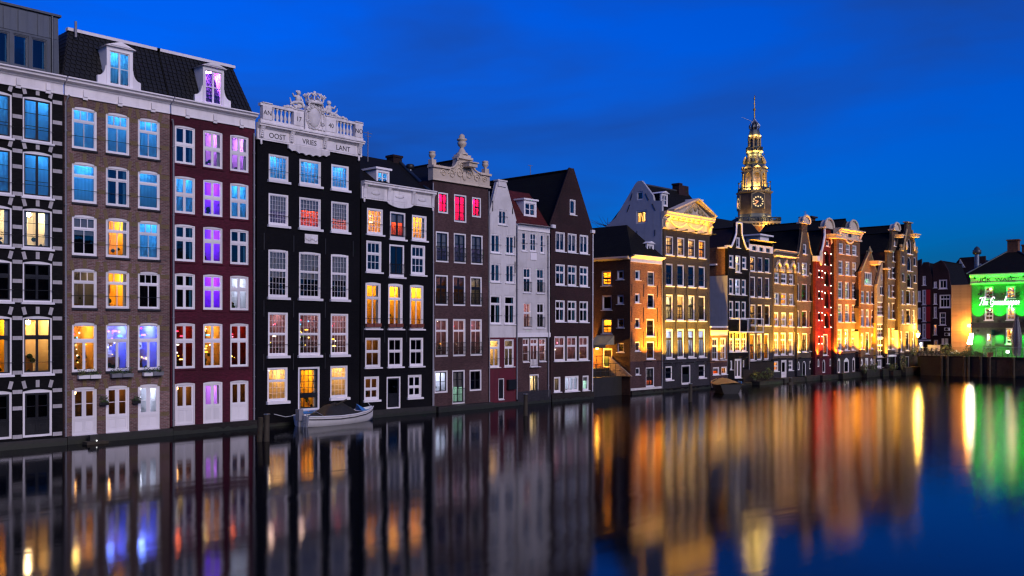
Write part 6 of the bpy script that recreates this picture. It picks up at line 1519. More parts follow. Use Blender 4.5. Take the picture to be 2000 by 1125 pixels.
# neon script
STROKES = {
 'T': (.62, [[(.0, .80), (.08, .98), (.35, .92), (.7, 1.02)], [(.42, .95), (.32, .35), (.2, .02), (.05, .06)]]),
 'h': (.46, [[(.0, .05), (.2, .6), (.26, .98), (.14, .9), (.08, .0)], [(.1, .25), (.24, .46), (.32, .36), (.3, .06), (.44, .08)]]),
 'e': (.38, [[(.02, .2), (.26, .28), (.24, .46), (.08, .38), (.1, .06), (.36, .1)]]),
 'G': (.72, [[(.62, .82), (.45, 1.0), (.15, .8), (.06, .35), (.25, .02), (.52, .2), (.56, .48), (.34, .46)], [(.56, .48), (.5, -.1), (.2, -.2)]]),
 'r': (.34, [[(.0, .05), (.12, .46), (.2, .38), (.3, .42), (.24, .08), (.34, .08)]]),
 'a': (.42, [[(.3, .42), (.12, .44), (.06, .1), (.24, .08), (.32, .44), (.3, .06), (.42, .08)]]),
 's': (.34, [[(.0, .06), (.18, .48), (.26, .2), (.16, .02), (.04, .1)], [(.2, .03), (.34, .08)]]),
 'o': (.40, [[(.2, .46), (.05, .3), (.1, .04), (.28, .08), (.28, .4), (.16, .46)], [(.28, .38), (.4, .36)]]),
 'p': (.42, [[(.0, .1), (.14, .48), (.04, -.42)], [(.1, .3), (.24, .48), (.32, .26), (.2, .04), (.1, .08)], [(.28, .1), (.42, .1)]]),
 ' ': (.30, []),
}
word = 'The Grasshopper'; tot = sum(STROKES[c][0] for c in word); x0, x1 = XG(1912.5), XG(1991); sx = (x1 - x0) / tot; sz = .95; x = x0; zb = ZG(595.5)
m = MB()
for c in word:
    w_, st = STROKES[c]
    for s_ in st:
        pts = [Vector((x + (a + .22 * b) * sx, -.16, zb + b * sz)) for a, b in s_]; fine = []
        for i in range(len(pts) - 1):
            p0, p1, p2, p3 = pts[max(i-1, 0)], pts[i], pts[i+1], pts[min(i+2, len(pts)-1)]
            for t in (0, .33, .66):
                fine.append(.5 * ((2*p1) + (p2 - p0)*t + (2*p0 - 5*p1 + 4*p2 - p3)*t*t + (3*p1 - p0 - 3*p2 + p3)*t**3))
        fine.append(pts[-1]); m.tube(fine, .035, 5)
    x += w_ * sx
m.build('neon_lettering', lampmat('#f2f6ff', 4), hG.root)
m = MB(); m.box(XG(1910), XG(1994), -.12, -.10, zb - .25, zb - .2); m.box(XG(1910), XG(1994), -.12, -.10, zb + .8, zb + .85); m.build('neon_frame', 'iron', hG.root)
zA = zt; cxg = XG(1961); m = MB(); zap = hG.Z(1961, 488); e = .45
m.quad((-e, -e, zt + .02), (hG.w + e, -e, zt + .02), (cxg + .6, 3.6, zap), (cxg - .6, 3.6, zap)); m.quad((-e, hG.depth, zt + .02), (-e, -e, zt + .02), (cxg - .6, 3.6, zap), (cxg - .6, 5, zap)); m.quad((hG.w + e, -e, zt + .02), (hG.w + e, hG.depth, zt + .02), (cxg + .6, 5, zap), (cxg + .6, 3.6, zap)); m.quad((hG.w + e, hG.depth, zt + .02), (-e, hG.depth, zt + .02), (cxg - .6, 5, zap), (cxg + .6, 5, zap)); m.quad((cxg - .6, 3.6, zap), (cxg + .6, 3.6, zap), (cxg + .6, 5, zap), (cxg - .6, 5, zap))
rg = m.build('roof', 'pantile_black', hG.root)
m = MB(); m.tube([(-e, -e, zt + .1), (cxg - .6, 3.6, zap + .05)], .1, 5); m.build('hip_ridge', 'lead_roof', rg); m = MB(); m.tube([(hG.w + e, -e, zt + .1), (cxg + .6, 3.6, zap + .05)], .1, 5); m.build('hip_ridge', 'lead_roof', rg)
za_, zb_ = zap - .3, hG.Z(1961, 466)
MB().box(cxg - .58, cxg + .6, 3.5, 4.4, za_, zb_).box(cxg - .68, cxg + .7, 3.4, 4.5, zb_ + .002, zb_ + .16).build('chimney', 'rust_brick', rg)
MB().box(cxg + .75, cxg + 1.6, 4.6, 5.4, za_ - 1.3, zb_ - .6).box(cxg + .68, cxg + 1.7, 4.5, 5.5, zb_ - .598, zb_ - .45).build('chimney', 'rust_brick', rg)
m = MB(); m.tube([(-.05 + .3, 1.2, zt - 1.2), (.25, 1.2, hG.Z(1904, 495))], .27, 12); fl = m.build('steel_duct', 'steel', hG.root); MB().lathe([(.3, 0), (.5, .1), (.5, .5), (.34, .62), (.3, .8), (.05, 1.0)], (.25, 1.2, hG.Z(1904, 496)), 12).build('duct_cap', 'lead_roof', fl)
def beam(h, x, z, up, e, c, y=-.45, size=70):
    m = MB(); m.box(x - .08, x + .08, y - .08, -.003, z - .1, z + .1); o = m.build('floodlight', 'iron', h.root)
    l = bpy.data.lights.new('floodlight_beam', 'SPOT'); l.energy = e * K; l.color = hx(c)[:3]; l.spot_size = rad(size); l.spot_blend = 1; l.shadow_soft_size = .08
    lo = bpy.data.objects.new('floodlight_beam', l); COL.objects.link(lo); lo.parent = o; lo.location = (x, y, z + (.13 if up else -.13)); lo.rotation_euler = (rad(180 - 8 if up else 8), 0, 0)
for px in (1910.5, 1953, 1996, 2040):
    beam(hG, XG(px), ZG(627.5), True, 4800, '#00ff28', y=-.65, size=100); beam(hG, XG(px), ZG(646), False, 1700, '#00ff38', y=-.65, size=120)
for px in (1905, 1925, 1975, 2000): beam(hG, XG(px), ZG(541.5) , True, 120, '#00ff28', y=-.30, size=140)
for px in (1915, 1937, 1962, 1990): beam(hG, XG(px), ZG(575), True, 360, '#00ff28', y=-.8, size=120)
MB().box(XG(1944.5), XG(1962), -.1, -.003, ZG(672), ZG(655)).box(XG(1946), XG(1960.5), -.12, -.102, ZG(670), ZG(657)).build('notice_board', 'green_sash', hG.root)
MB().box(XG(1941), XG(1942), -1.2, -.02, ZG(655), ZG(644)).build('flag', 'green_sash', hG.root)
MB().box(-.1, hG.w, -.06, -.003, ZG(640), ZG(630)).build('band_course', 'slate_brick', hG.root)

# ---- street furniture on the end quay
def at_q(px, s): return Ys(px, s)
def bicycle(loc, rz):
    t = thing('bicycle', 'dark bicycle parked in the crowded row on the quay before the red shuttered house', 'bicycle', loc, rz, 'bicycles parked on the end quay')
    for xx in (-.52, .52):
        m = MB(); m.tube([(xx + .34 * math.cos(k * PI / 8), 0, .34 + .34 * math.sin(k * PI / 8)) for k in range(17)], .025, 5, caps=False); w_ = m.build('wheel', 'iron', t)
        m = MB()
        for k in range(6): m.tube([(xx, 0, .34), (xx + .32 * math.cos(k * PI / 3), 0, .34 + .32 * math.sin(k * PI / 3))], .006, 3)
        m.build('spokes', 'steel', w_)
    m = MB(); P_ = {'r': (-.52, 0, .34), 'b': (-.08, 0, .32), 's': (-.22, 0, .82), 'h': (.36, 0, .86), 'f': (.52, 0, .34)}
    for a, b in ('rb', 'bs', 'rs', 'sh', 'bh', 'hf'): m.tube([P_[a], P_[b]], .02, 5)
    m.tube([(-.22, 0, .82), (-.24, 0, .96)], .016, 5); m.tube([(.36, 0, .86), (.33, 0, 1.04)], .016, 5); m.build('frame', 'iron', t)
    MB().ball((-.26, 0, .98), .14, .07, .04, 8, 4).build('saddle', 'canvas_black', t)
    MB().tube([(.22, -.26, 1.03), (.34, -.1, 1.06), (.34, .1, 1.06), (.22, .26, 1.03)], .015, 5).build('handlebar', 'steel', t)
    return t
b0 = bicycle((SQ + 1.4, at_q(1800, SQ + 1.4), ZQ), .2)
for i in range(11):
    s_ = SQ + 1.0 + (i % 3) * .9; copy_thing(b0, (s_, at_q(1797 + 4.6 * i, s_), ZQ), RND.uniform(-.5, .9) + (0 if i % 2 else 1.2))
def lantern_post(loc, label, h, col, power, head=.3):
    t = thing('street_lamp', label, 'street lamp', loc)
    MB().tube([(0, 0, 0), (0, 0, .5), (0, 0, h - .35)], [.09, .06, .045], 8).build('post', 'iron', t)
    hd = MB().lathe([(.10, 0), (head * .75, .45), (head * .8, .47)], (0, 0, h - .3), 6).build('lantern', lampmat(col, 40), t)
    MB().lathe([(head, .0), (head * .5, .18), (.04, .3)], (0, 0, h + .18), 6).build('lantern_cap', 'iron', t)
    plight(hd, (0, -.0, h + .9), power, col, .2); return t
ya = at_q(1789.5, 115.5)
lantern_post((115.5, ya - .2, ZQ), 'old fashioned street lantern with warm yellow light beside the last house of the row', Zs(1790, 654, 115.5) - ZQ, '#ffc24a', 1000)
yl = at_q(1896, 119); tl = thing('spotlight_post', 'dazzling white floodlight on a short post before the blank orange wall', 'floodlight', (119, yl, ZQ))
hz = Zs(1897, 664, 119) - ZQ
MB().tube([(0, 0, 0), (0, 0, hz - .25)], .05, 7).build('post', 'iron', tl)
m = MB(); m.tube([(-.1, .12, hz - .5), (.02, -.12, hz + .75)], [.26, .16], 8); lh = m.build('lamp_head', lampmat('#fff4dc', 60), tl)
plight(lh, (-.6, 0, hz + .2), 120, '#fff0d0', .25)
tb = thing('banner', 'pale lilac banner hung on a rail above the parked bicycles', 'banner', (SQ + 3.6, at_q(1812, SQ + 3.6), ZQ))
bw = at_q(1812, SQ + 3.6) - at_q(1836, SQ + 3.6); bz0, bz1 = Zs(1824, 685, SQ + 3.6) - ZQ, Zs(1824, 674, SQ + 3.6) - ZQ
m = MB(); k = 12; vs = []
for i in range(k + 1): vs += [(.03 * math.sin(i * 1.3), -bw * i / k, bz0 + .02 * math.sin(i)), (.02 * math.sin(i * 1.1 + 1), -bw * i / k, bz1)]
m.add(vs, [(2*i, 2*i+2, 2*i+3, 2*i+1) for i in range(k)], 0, True); m.build('cloth', 'banner_cloth', tb)
m = MB(); m.tube([(.06, .05, 0), (.06, .05, bz1 + .05)], .03, 5); m.tube([(.06, -bw - .05, 0), (.06, -bw - .05, bz1 + .05)], .03, 5); m.tube([(.06, .05, bz1 + .03), (.06, -bw - .05, bz1 + .03)], .025, 5); m.build('rail', 'iron', tb)
for i, (px, s_, rx, rz) in enumerate(((1850, 115, .9, .8), (1858, 116, .8, .45), (1866, 114.6, .8, .30), (1877, 114.4, .9, .32), (1887, 114.6, .7, .4), (1892, 116, .6, .75), (1905, 114.5, .9, .35), (1915, 114.6, .7, .30))):
    lab = ['round leafy bush at the left end of the quay planting beside the bikes', 'low bush under the left edge of the blank orange wall', 'flat lit ground shrub right of the low bush at the orange wall', 'broad low shrub catching yellow light under the middle of the orange wall', 'small shrub at the foot of the white floodlight', 'taller dark shrub just behind the white floodlight', 'low green lit shrub left of the pub door', 'last low shrub of the quay planting before the pub terrace'][i]
    foliage('shrub', lab, (s_, at_q(px, s_), ZQ), .6, rx * .8, rz, 200, .10, group='shrubs on the end quay')
foliage('potted_bush', 'round clipped bush lit green in front of the pub door', (119.5, at_q(1934, 119.5), ZQ + .3), .7, .75, .62, 420, .08)
tp = MB().lathe([(.28, 0), (.36, .5), (.38, .52)], (119.5, at_q(1934, 119.5), ZQ), 10).build('plant_pot', 'terracotta'); tag(tp, 'round pot holding the green lit bush by the pub door', 'pot')
# terrace with glass screen, railing, closed striped parasol
tg = thing('terrace_screen', 'low glass and steel terrace screen along the quay in front of the green pub', 'screen', (SQ + .5, at_q(1921, SQ + .5), ZQ + .16))
tw_ = 5.4; m = MB()
for i in range(5): m.tube([(0, -tw_ * i / 4, -.1), (0, -tw_ * i / 4, 1.05)], .03, 5)
m.tube([(0, 0, 1.05), (0, -tw_, 1.05)], .03, 5); m.build('rail', 'steel', tg)
for i in range(4): inst('pane', PANE, tg, (0, -tw_ * i / 4 - .05, .05), (0, 0, -PI/2), (tw_ / 4 - .1, 1, .92))
tpz = thing('closed_parasol', 'tall folded parasol in black and white stripes before the pub window', 'parasol', (116.5, at_q(1986, 116.5), ZQ))
zt_ = Zs(1984, 619, 116.5) - ZQ; n_ = 30; m = MB()
prof = lambda t: .12 + .85 * (t ** .8) if t < .62 else .12 + .85 * (.62 ** .8) - (t - .62) * .55
k = 14
for i in range(n_):
    t0, t1 = i / n_, (i + 1) / n_; za, zb2 = zt_ - t0 * (zt_ - .25), zt_ - t1 * (zt_ - .25)
    ring = lambda t, z: [(prof(t) * .75 * (1 + .18 * math.cos(7 * w)) * math.cos(w), prof(t) * .75 * (1 + .18 * math.cos(7 * w)) * math.sin(w), z + .18 * math.cos(7 * w)) for w in [2 * PI * j / (k * 2) for j in range(k * 2)]]
    m.add(ring(t1, zb2) + ring(t0, za), [(j, (j+1) % (2*k), 2*k + (j+1) % (2*k), 2*k + j) for j in range(2*k)], i % 2, True)
m.build('folded_cloth', ['shutter_black', 'pipe_grey'], tpz); MB().tube([(0, 0, 0), (0, 0, zt_ + .15)], .04, 6).build('pole', 'iron', tpz)
for i, (px, s_) in enumerate(((1945, 117.5), (1958, 118.5), (1972, 118))):
    tt = thing('terrace_table', 'small round table on the pub terrace, ' + ('near the pub door', 'between door and window', 'beside the folded parasol')[i], 'table', (s_, at_q(px, s_), ZQ), RND.random(), 'tables on the pub terrace')
    MB().lathe([(.38, 0), (.38, .03)], (0, 0, .72), 12).build('top', 'wood_post', tt); MB().tube([(0, 0, 0), (0, 0, .72)], .04, 6).build('leg', 'iron', tt); MB().lathe([(.25, 0), (.24, .03)], (0, 0, 0), 10).build('foot', 'iron', tt)
sb = thing('menu_lamp', 'small square white lamp on a stand by the pub window', 'lamp', (118.5, at_q(1968, 118.5), ZQ)); MB().tube([(0, 0, 0), (0, 0, .5)], .03, 5).build('stand', 'iron', sb); MB().box(-.1, .1, -.13, .13, .5, .78).build('lamp_head', lampmat('#f4f4ff', 14), sb)

# ================================================================== church tower far behind
TD = 252.0; a_, b_ = ray(1473.5); TX, TY = TD * a_, -D0 + TD * b_; PXM = TD / F
tz = lambda p: HC + (HY - p) * PXM
tw = thing('church_tower', 'floodlit church tower with gilded clock, arcaded lantern stage and onion spire above the roofs', 'church tower', (TX, TY, 0))
R0 = rad(198.5); RQ = rad(198.5 + 22.5)
def octo(prof, name, mat, n=8, rot=R0): return MB().lathe([(r * PXM, tz(p)) for r, p in prof], n=n, smooth=False, rot=rot).build(name, mat, tw)
def sq(half, p0, p1, name, mat): 
    return MB().lathe([(half * PXM * 1.414, tz(p0)), (half * PXM * 1.414, tz(p1))], n=4, smooth=False, rot=RQ - PI/4).build(name, mat, tw)
sq(36, 560, 446, 'brick_shaft', 'rust_brick'); sq(39, 446, 443, 'string_course', 'sandstone'); sq(41, 440.5, 437, 'cornice', 'sandstone')
m = MB()
for sd in range(4):
    for i in range(11):
        c, s_ = math.cos(RQ + sd * PI/2), math.sin(RQ + sd * PI/2); o_ = (-.9 + 1.8 * i / 10) * 38 * PXM; r_ = 39 * PXM
        m.ball((c * r_ - s_ * o_, s_ * r_ + c * o_, tz(441.7)), .22, .22, .25, 5, 4)
m.build('corbels', 'sandstone', tw)['kind'] = 'stuff'
sq(40, 437, 436, 'gallery_floor', 'sandstone')
m = MB()
for sd in range(4):
    c, s_ = math.cos(RQ + sd * PI/2), math.sin(RQ + sd * PI/2); r_ = 40 * PXM
    for i in range(25):
        o_ = (-1 + 2 * i / 24) * r_; m.tube([(c * r_ - s_ * o_, s_ * r_ + c * o_, tz(436)), (c * r_ - s_ * o_, s_ * r_ + c * o_, tz(429.5))], .11 if i % 6 else .3, 5)
    m.tube([(c * r_ + s_ * r_, s_ * r_ - c * r_, tz(429.5)), (c * r_ - s_ * r_, s_ * r_ + c * r_, tz(429.5))], .2, 4)
m.build('gallery_railing', 'lead_roof', tw)
octo([(40, 436), (36, 431), (33, 426), (32, 420)], 'lead_skirt', 'lead_roof'); octo([(32, 420.5), (32, 380)], 'clock_stage', 'taupe_brick'); octo([(33, 380), (35.5, 378), (36, 376), (33, 375)], 'cornice', 'sandstone')
octo([(30, 375.5), (30, 374)], 'gallery_floor', 'sandstone')
m = MB()
for k in range(8):
    p0 = Vector((math.cos(R0 + k * PI/4), math.sin(R0 + k * PI/4), 0)) * 30 * PXM; p1 = Vector((math.cos(R0 + (k+1) * PI/4), math.sin(R0 + (k+1) * PI/4), 0)) * 30 * PXM
    for i in range(9):
        p = p0.lerp(p1, i / 9); m.tube([(p.x, p.y, tz(374)), (p.x, p.y, tz(369))], .10 if i else .3, 4)
    m.tube([(p0.x, p0.y, tz(369)), (p1.x, p1.y, tz(369))], .18, 4); m.tube([(p0.x, p0.y, tz(369)), (p0.x, p0.y, tz(356))], [.22, .06], 5); m.ball((p0.x, p0.y, tz(357)), .3, n=5, k=4)
m.build('gallery_railing', 'lead_roof', tw)
octo([(14.5, 374), (14.5, 331)], 'arcade_core', 'cream_paint')
for k in range(8):
    w_ = R0 + k * PI/4; c, s_ = math.cos(w_) * 21.5 * PXM, math.sin(w_) * 21.5 * PXM
    MB().tube([(c, s_, tz(374)), (c, s_, tz(336))], .34, 7).box(c - .45, c + .45, s_ - .45, s_ + .45, tz(374), tz(371)).box(c - .42, c + .42, s_ - .42, s_ + .42, tz(337), tz(334.5)).build('column', 'sandstone', tw)
    w2 = w_ + PI/8; m = MB(); hw = 8.6 * PXM; rad_ = 20.3 * PXM
    hole = [(hw * .62 * math.cos(PI * q / 8), tz(346) + hw * .75 * math.sin(PI * q / 8)) for q in range(9)] + [(-hw * .62, tz(352)), (hw * .62, tz(352))]
    m.slab([(-hw, tz(346)), (-hw * .63, tz(346))] + [(-x_, z_) for x_, z_ in [(hw * .62 * math.cos(PI * q / 8), tz(346) + hw * .75 * math.sin(PI * q / 8)) for q in range(9)]][0:9] + [(hw * .63, tz(346)), (hw, tz(346)), (hw, tz(334)), (-hw, tz(334))], [], -.15, .15)
    m.build('arch', 'sandstone', tw, (math.cos(w2) * rad_, math.sin(w2) * rad_, 0), w2 + PI/2)
    m = MB(); m.slab([(-hw * .95, tz(331)), (hw * .95, tz(331)), (0, tz(326))], [], -.3, .3); m.build('pediment', 'sandstone', tw, (math.cos(w2) * 22.5 * PXM, math.sin(w2) * 22.5 * PXM, 0), w2 + PI/2)
octo([(22, 335), (23.5, 333), (24, 331), (22, 330.5)], 'entablature', 'sandstone')
octo([(22.5, 330.5), (20, 326), (18.5, 322), (20, 317), (19, 312), (15, 308), (14, 303), (15.5, 299)], 'bulb_roof', 'lead_roof')
for k in range(8):
    w_ = R0 + PI/8 + k * PI/4; m = MB(); r1 = 20 * PXM
    m.ball((math.cos(w_) * r1, math.sin(w_) * r1, tz(317)), .42, .42, .6, 7, 5); m.tube([(math.cos(w_) * r1, math.sin(w_) * r1, tz(316)), (math.cos(w_) * 17 * PXM, math.sin(w_) * 17 * PXM, tz(306))], [.4, .15], 6)
    m.build('volute', 'sandstone', tw)
octo([(15.5, 299), (16.5, 297.5), (16.5, 296)], 'cornice', 'sandstone')
m = MB()
for k in range(24):
    w_ = R0 + k * PI/12; c, s_ = math.cos(w_) * 15.6 * PXM, math.sin(w_) * 15.6 * PXM; m.tube([(c, s_, tz(296)), (c, s_, tz(289))], .11, 4)
m.tube([(math.cos(R0 + k * PI/4) * 15.8 * PXM, math.sin(R0 + k * PI/4) * 15.8 * PXM, tz(289)) for k in range(9)], .17, 4); m.build('gallery_railing', 'lead_roof', tw)
for k in range(8):
    w_ = R0 + k * PI/4; c, s_ = math.cos(w_) * 11 * PXM, math.sin(w_) * 11 * PXM; MB().tube([(c, s_, tz(296)), (c, s_, tz(268))], .24, 6).build('column', 'sandstone', tw)
octo([(5, 296), (5, 270)], 'bell_frame', 'lead_roof'); octo([(11.5, 272), (12.5, 268), (12.5, 266), (11.5, 265)], 'entablature', 'sandstone'); octo([(11.8, 265.5), (10.5, 260), (9.5, 255), (8.5, 254)], 'lantern_roof', 'lead_roof')
m = MB()
for k in range(8):
    w_ = R0 + k * PI/4; m.tube([(math.cos(w_) * r * PXM, math.sin(w_) * r * PXM, tz(p)) for r, p in ((7.5, 254), (9.8, 250), (10, 246), (7, 241), (3, 237), (1, 231))], .15, 5)
m.build('open_crown', 'steel', tw); octo([(4.5, 254), (6.5, 249), (6, 244), (3, 239), (1.2, 233), (.5, 222)], 'onion_spire', 'lead_roof')
MB().tube([(0, 0, tz(232)), (0, 0, tz(188))], [.18, .08], 6).ball((0, 0, tz(214)), .38, n=8, k=6).ball((0, 0, tz(193)), .26, n=6, k=5).tube([(-.5, 0, tz(203)), (.5, 0, tz(203))], .07, 4).tube([(0, 0, tz(190)), (.5, 0, tz(188)), (.1, 0, tz(186))], .09, 4).build('finial', 'gold_paint', tw)
ap = 32 * PXM * math.cos(PI / 8) + .06
for k, (w2, lit) in enumerate(((RQ, 1), (RQ - PI/2, 1))):
    cl = MB(); cz = tz(397.5); rr = 10.6 * PXM
    cl.slab([(-rr * 1.12, cz - rr * 1.2), (rr * 1.12, cz - rr * 1.2), (rr * 1.12, cz + rr * 1.25), (0, cz + rr * 1.75), (-rr * 1.12, cz + rr * 1.25)], [], -.15, .0)
    c0 = cl.build('clock_face', 'shutter_black', tw, (math.cos(w2) * ap, math.sin(w2) * ap, 0), w2 + PI/2)
    m = MB()
    for h_ in range(12):
        an = h_ * PI / 6; ca, sa = math.cos(an), math.sin(an); r0, r1 = rr * .72, rr * .98; tt_ = .13
        m.add([(ca * r0 - sa * tt_, -.2, cz + sa * r0 + ca * tt_), (ca * r0 + sa * tt_, -.2, cz + sa * r0 - ca * tt_), (ca * r1 + sa * tt_ * 1.6, -.2, cz + sa * r1 - ca * tt_ * 1.6), (ca * r1 - sa * tt_ * 1.6, -.2, cz + sa * r1 + ca * tt_ * 1.6)], [(0, 1, 2, 3)])
    m.build('numerals', lampmat('#ffd9a0', 1.1), c0)  # gold paint given a faint glow of its own
    m = MB()
    for an, ln, t_ in ((rad(165), .62, .12), (rad(220), .86, .09)): m.tube([(0, -.24, cz), (math.cos(an) * rr * ln, -.24, cz + math.sin(an) * rr * ln)], [t_ * 1.3, t_], 5)
    m.build('clock_hands', lampmat('#ffa070', 1.6), c0)  # hands glow by themselves too, they are no lamps
    m = MB()
    for sg in (-1, 1): m.tube([(sg * rr * 1.15, -.1, cz - rr * 1.3), (sg * rr * 1.15, -.1, cz + rr * 1.3)], .16, 4); m.tube([(sg * rr * 1.2, -.1, cz + rr * 1.3), (0, -.1, cz + rr * 1.85)], .2, 4)
    m.build('clock_frame', 'sandstone', c0)
def tlight(ang, rpx, p, e, c='#ffd070', r=.3):
    m = MB(); x_, y_ = math.cos(ang) * rpx * PXM, math.sin(ang) * rpx * PXM; m.box(x_ - .15, x_ + .15, y_ - .15, y_ + .15, tz(p) - .3, tz(p) - .05); o = m.build('floodlight', 'iron', tw); plight(o, (x_, y_, tz(p) + .25), e, c, r, 'floodlight_light')
for k in range(8): tlight(R0 + PI/8 + k * PI/4, 17.8, 372, 480)
for k in (0, 1, 2, 3): tlight(RQ + rad(-70 + 45 * k), 41, 425, 200, '#ffcf80')
for k in (0, 1): tlight(RQ + rad(-45 + 60 * k), 46, 449, 700, '#ffc050')
for k in (0, 1, 2): tlight(RQ + rad(-60 + 60 * k), 27.5, 330, 160); tlight(RQ + rad(-60 + 60 * k), 19, 302, 300); tlight(RQ + rad(-60 + 60 * k), 13.5, 268, 160)
MB().tube([(-3.2 * .675, 3.2 * .737, tz(229)), (0, 0, tz(240))], .06, 4).build('vane_arm', 'steel', tw)
# ================================================================== boats, posts, planters
def hull_mesh(L, B, st, mi=0):
    """st: (t, half beam, sheer z, chine half, chine z, keel z)"""
    m = MB(); secs = []
    for t, hb, sz, ch, cz, kz in st:
        secs.append([(t * L, -hb * B, sz), (t * L, -(hb * .97) * B, sz - .14), (t * L, -ch * B, cz), (t * L, 0, kz), (t * L, ch * B, cz), (t * L, hb * .97 * B, sz - .14), (t * L, hb * B, sz)])
    vs = [p for s_ in secs for p in s_]; n = 7
    m.add(vs, [(i*n+j, (i+1)*n+j, (i+1)*n+j+1, i*n+j+1) for i in range(len(secs)-1) for j in range(n-1)], mi, True); m.add(secs[0], [tuple(range(n))], mi)
    return m, secs
ST = [(0, .40, .58, .33, .05, -.25), (.15, .46, .54, .38, 0, -.3), (.4, .5, .50, .42, 0, -.3), (.62, .47, .53, .36, .0, -.3), (.8, .36, .61, .24, .05, -.28), (.92, .2, .70, .10, .12, -.2), (1, .02, .80, .01, .3, .05)]
x0b = S(600, -2.0); Lb = S(741, -1.9) - x0b
bo = thing('open_boat', 'white open boat with dark cockpit cover and blue bow moored below the crested black house', 'boat', (x0b, -1.45, 0), .03)
m, secs = hull_mesh(Lb, 1.75, ST); m.build('hull', 'hull_white', bo)
def strake(secs, dz, r, name, mat, par, out=.02):
    m = MB()
    for sg in (0, 6): m.tube([(p[sg][0], p[sg][1] + (-out if sg == 0 else out), p[sg][2] + dz) for p in secs], r, 5)
    return m.build(name, mat, par)
strake(secs, .0, .035, 'gunwale', 'hull_white', bo); strake(secs, -.16, .028, 'rubbing_strake', 'canvas_black', bo, .0)
m = MB(); m.add([p for s_ in secs for p in ((s_[0][0], s_[0][1] * .9, s_[0][2] - .1), (s_[6][0], s_[6][1] * .9, s_[6][2] - .1))], [(2*i, 2*i+2, 2*i+3, 2*i+1) for i in range(len(secs)-1)]); m.build('deck', 'blue_paint', bo)
m = MB(); k = 14; n = 9; vs = []
for i in range(k + 1):
    t = i / k; x = Lb * (.20 + .58 * t); hb = 1.75 * (.47 - .15 * max(0, t - .5) * 2) * .98; zb = .52 + .12 * max(0, t - .5); hgt = (.62 * math.sin(PI * min(1, t * 1.15)) ** .6 if t < .87 else 0) * (1 + .06 * math.sin(i * 2.3)) + .02
    for j in range(n):
        w = -1 + 2 * j / (n - 1); vs.append((x, w * hb, zb + hgt * (1 - abs(w) ** 1.7)))
m.add(vs, [(i*n+j, (i+1)*n+j, (i+1)*n+j+1, i*n+j+1) for i in range(k) for j in range(n-1)], 0, True); m.build('cockpit_cover', 'canvas_black', bo)
MB().tube([(Lb * .42, -.3, 1.05), (Lb * .60, -.1, 1.30)], .05, 6).build('boom', 'wood_post', bo)
m = MB(); m.box(-.25, .02, -.16, .16, .35, .95); m.box(-.2, -.1, -.05, .05, -.3, .35); m.build('outboard_motor', 'pipe_grey', bo)
m = MB()
for yy in (-.55, -.3): m.tube([(-.05, yy, .75), (-.10, yy, -.1)], .02, 5)
for z in (.0, .2, .4, .6): m.tube([(-.08, -.55, z), (-.08, -.3, z)], .018, 5)
m.tube([(0, -.6, .6), (.0, -.6, .85), (.5, -.7, .8), (.9, -.76, .58)], .02, 5); m.build('boarding_ladder', 'steel', bo)
MB().tri((Lb * .80, -.25, .62), (Lb * .80, .35, .62), (Lb * .76, 0, 1.02)).tri((Lb * .80, -.25, .62), (Lb * .76, 0, 1.02), (Lb * .9, 0, .66)).build('spray_hood', 'blue_paint', bo)

MB().tube([(.1, .6, .58), (-.35, .9, .5), (-.75, 1.4, .65)], .018, 5).build('mooring_rope', 'cloth', bo)
MB().tube([(Lb * .97, .1, .78), (Lb + .4, .6, .7), (Lb + .75, 1.35, .95)], .018, 5).build('mooring_rope', 'cloth', bo)
a_, b_ = ray(1432); tpos = 78.5
b2 = thing('covered_sloop', 'small dark sloop under a golden tarpaulin moored below the black neck gable', 'boat', (tpos * a_ - 1.2, -D0 + tpos * b_ - .5, 0), rad(48))
ST2 = [(0, .42, .78, .3, .05, -.3), (.3, .5, .74, .4, 0, -.3), (.65, .45, .82, .3, .0, -.3), (.88, .25, .95, .12, .1, -.25), (1, .03, 1.05, .02, .3, 0)]
m, secs = hull_mesh(3.6, 2.1, ST2); m.build('hull', 'canvas_black', b2); strake(secs, 0, .05, 'gunwale', 'canvas_gold', b2)
m = MB(); vs = []; k = 12; n = 9
for i in range(k + 1):
    t = i / k; x = 3.6 * (-.03 + .98 * t); hb = 2.1 * (.52 if t < .6 else .52 - .42 * (t - .6) / .4); zb = .74 + .2 * max(0, t - .5)
    for j in range(n):
        w = -1 + 2 * j / (n - 1); vs.append((x, w * hb, zb + (.45 * (1 - abs(w) ** 1.5) * math.sin(PI * (.12 + .76 * t)) + .03 * math.sin(i * 2 + j)) + .02))
m.add(vs, [(i*n+j, (i+1)*n+j, (i+1)*n+j+1, i*n+j+1) for i in range(k) for j in range(n-1)], 0, True); m.build('tarpaulin', 'canvas_gold', b2)
MB().tube([(3.6, .4, .3), (3.75, .42, .9)], .12, 7).build('fender', 'hull_white', b2)
MB().box(.5, 1.4, -1.07, -1.03, .78, 1.0).build('cover_flap', 'blue_paint', b2)
m = MB()
for q in range(7): m.tube([(1.5 + .12 * q, -1.03 + .01 * q, .2 + .05 * (q % 3)), (1.56 + .12 * q, -1.03 + .01 * q, .55 - .06 * (q % 2))], .018, 4)
m.build('hull_lettering', 'hull_white', b2)

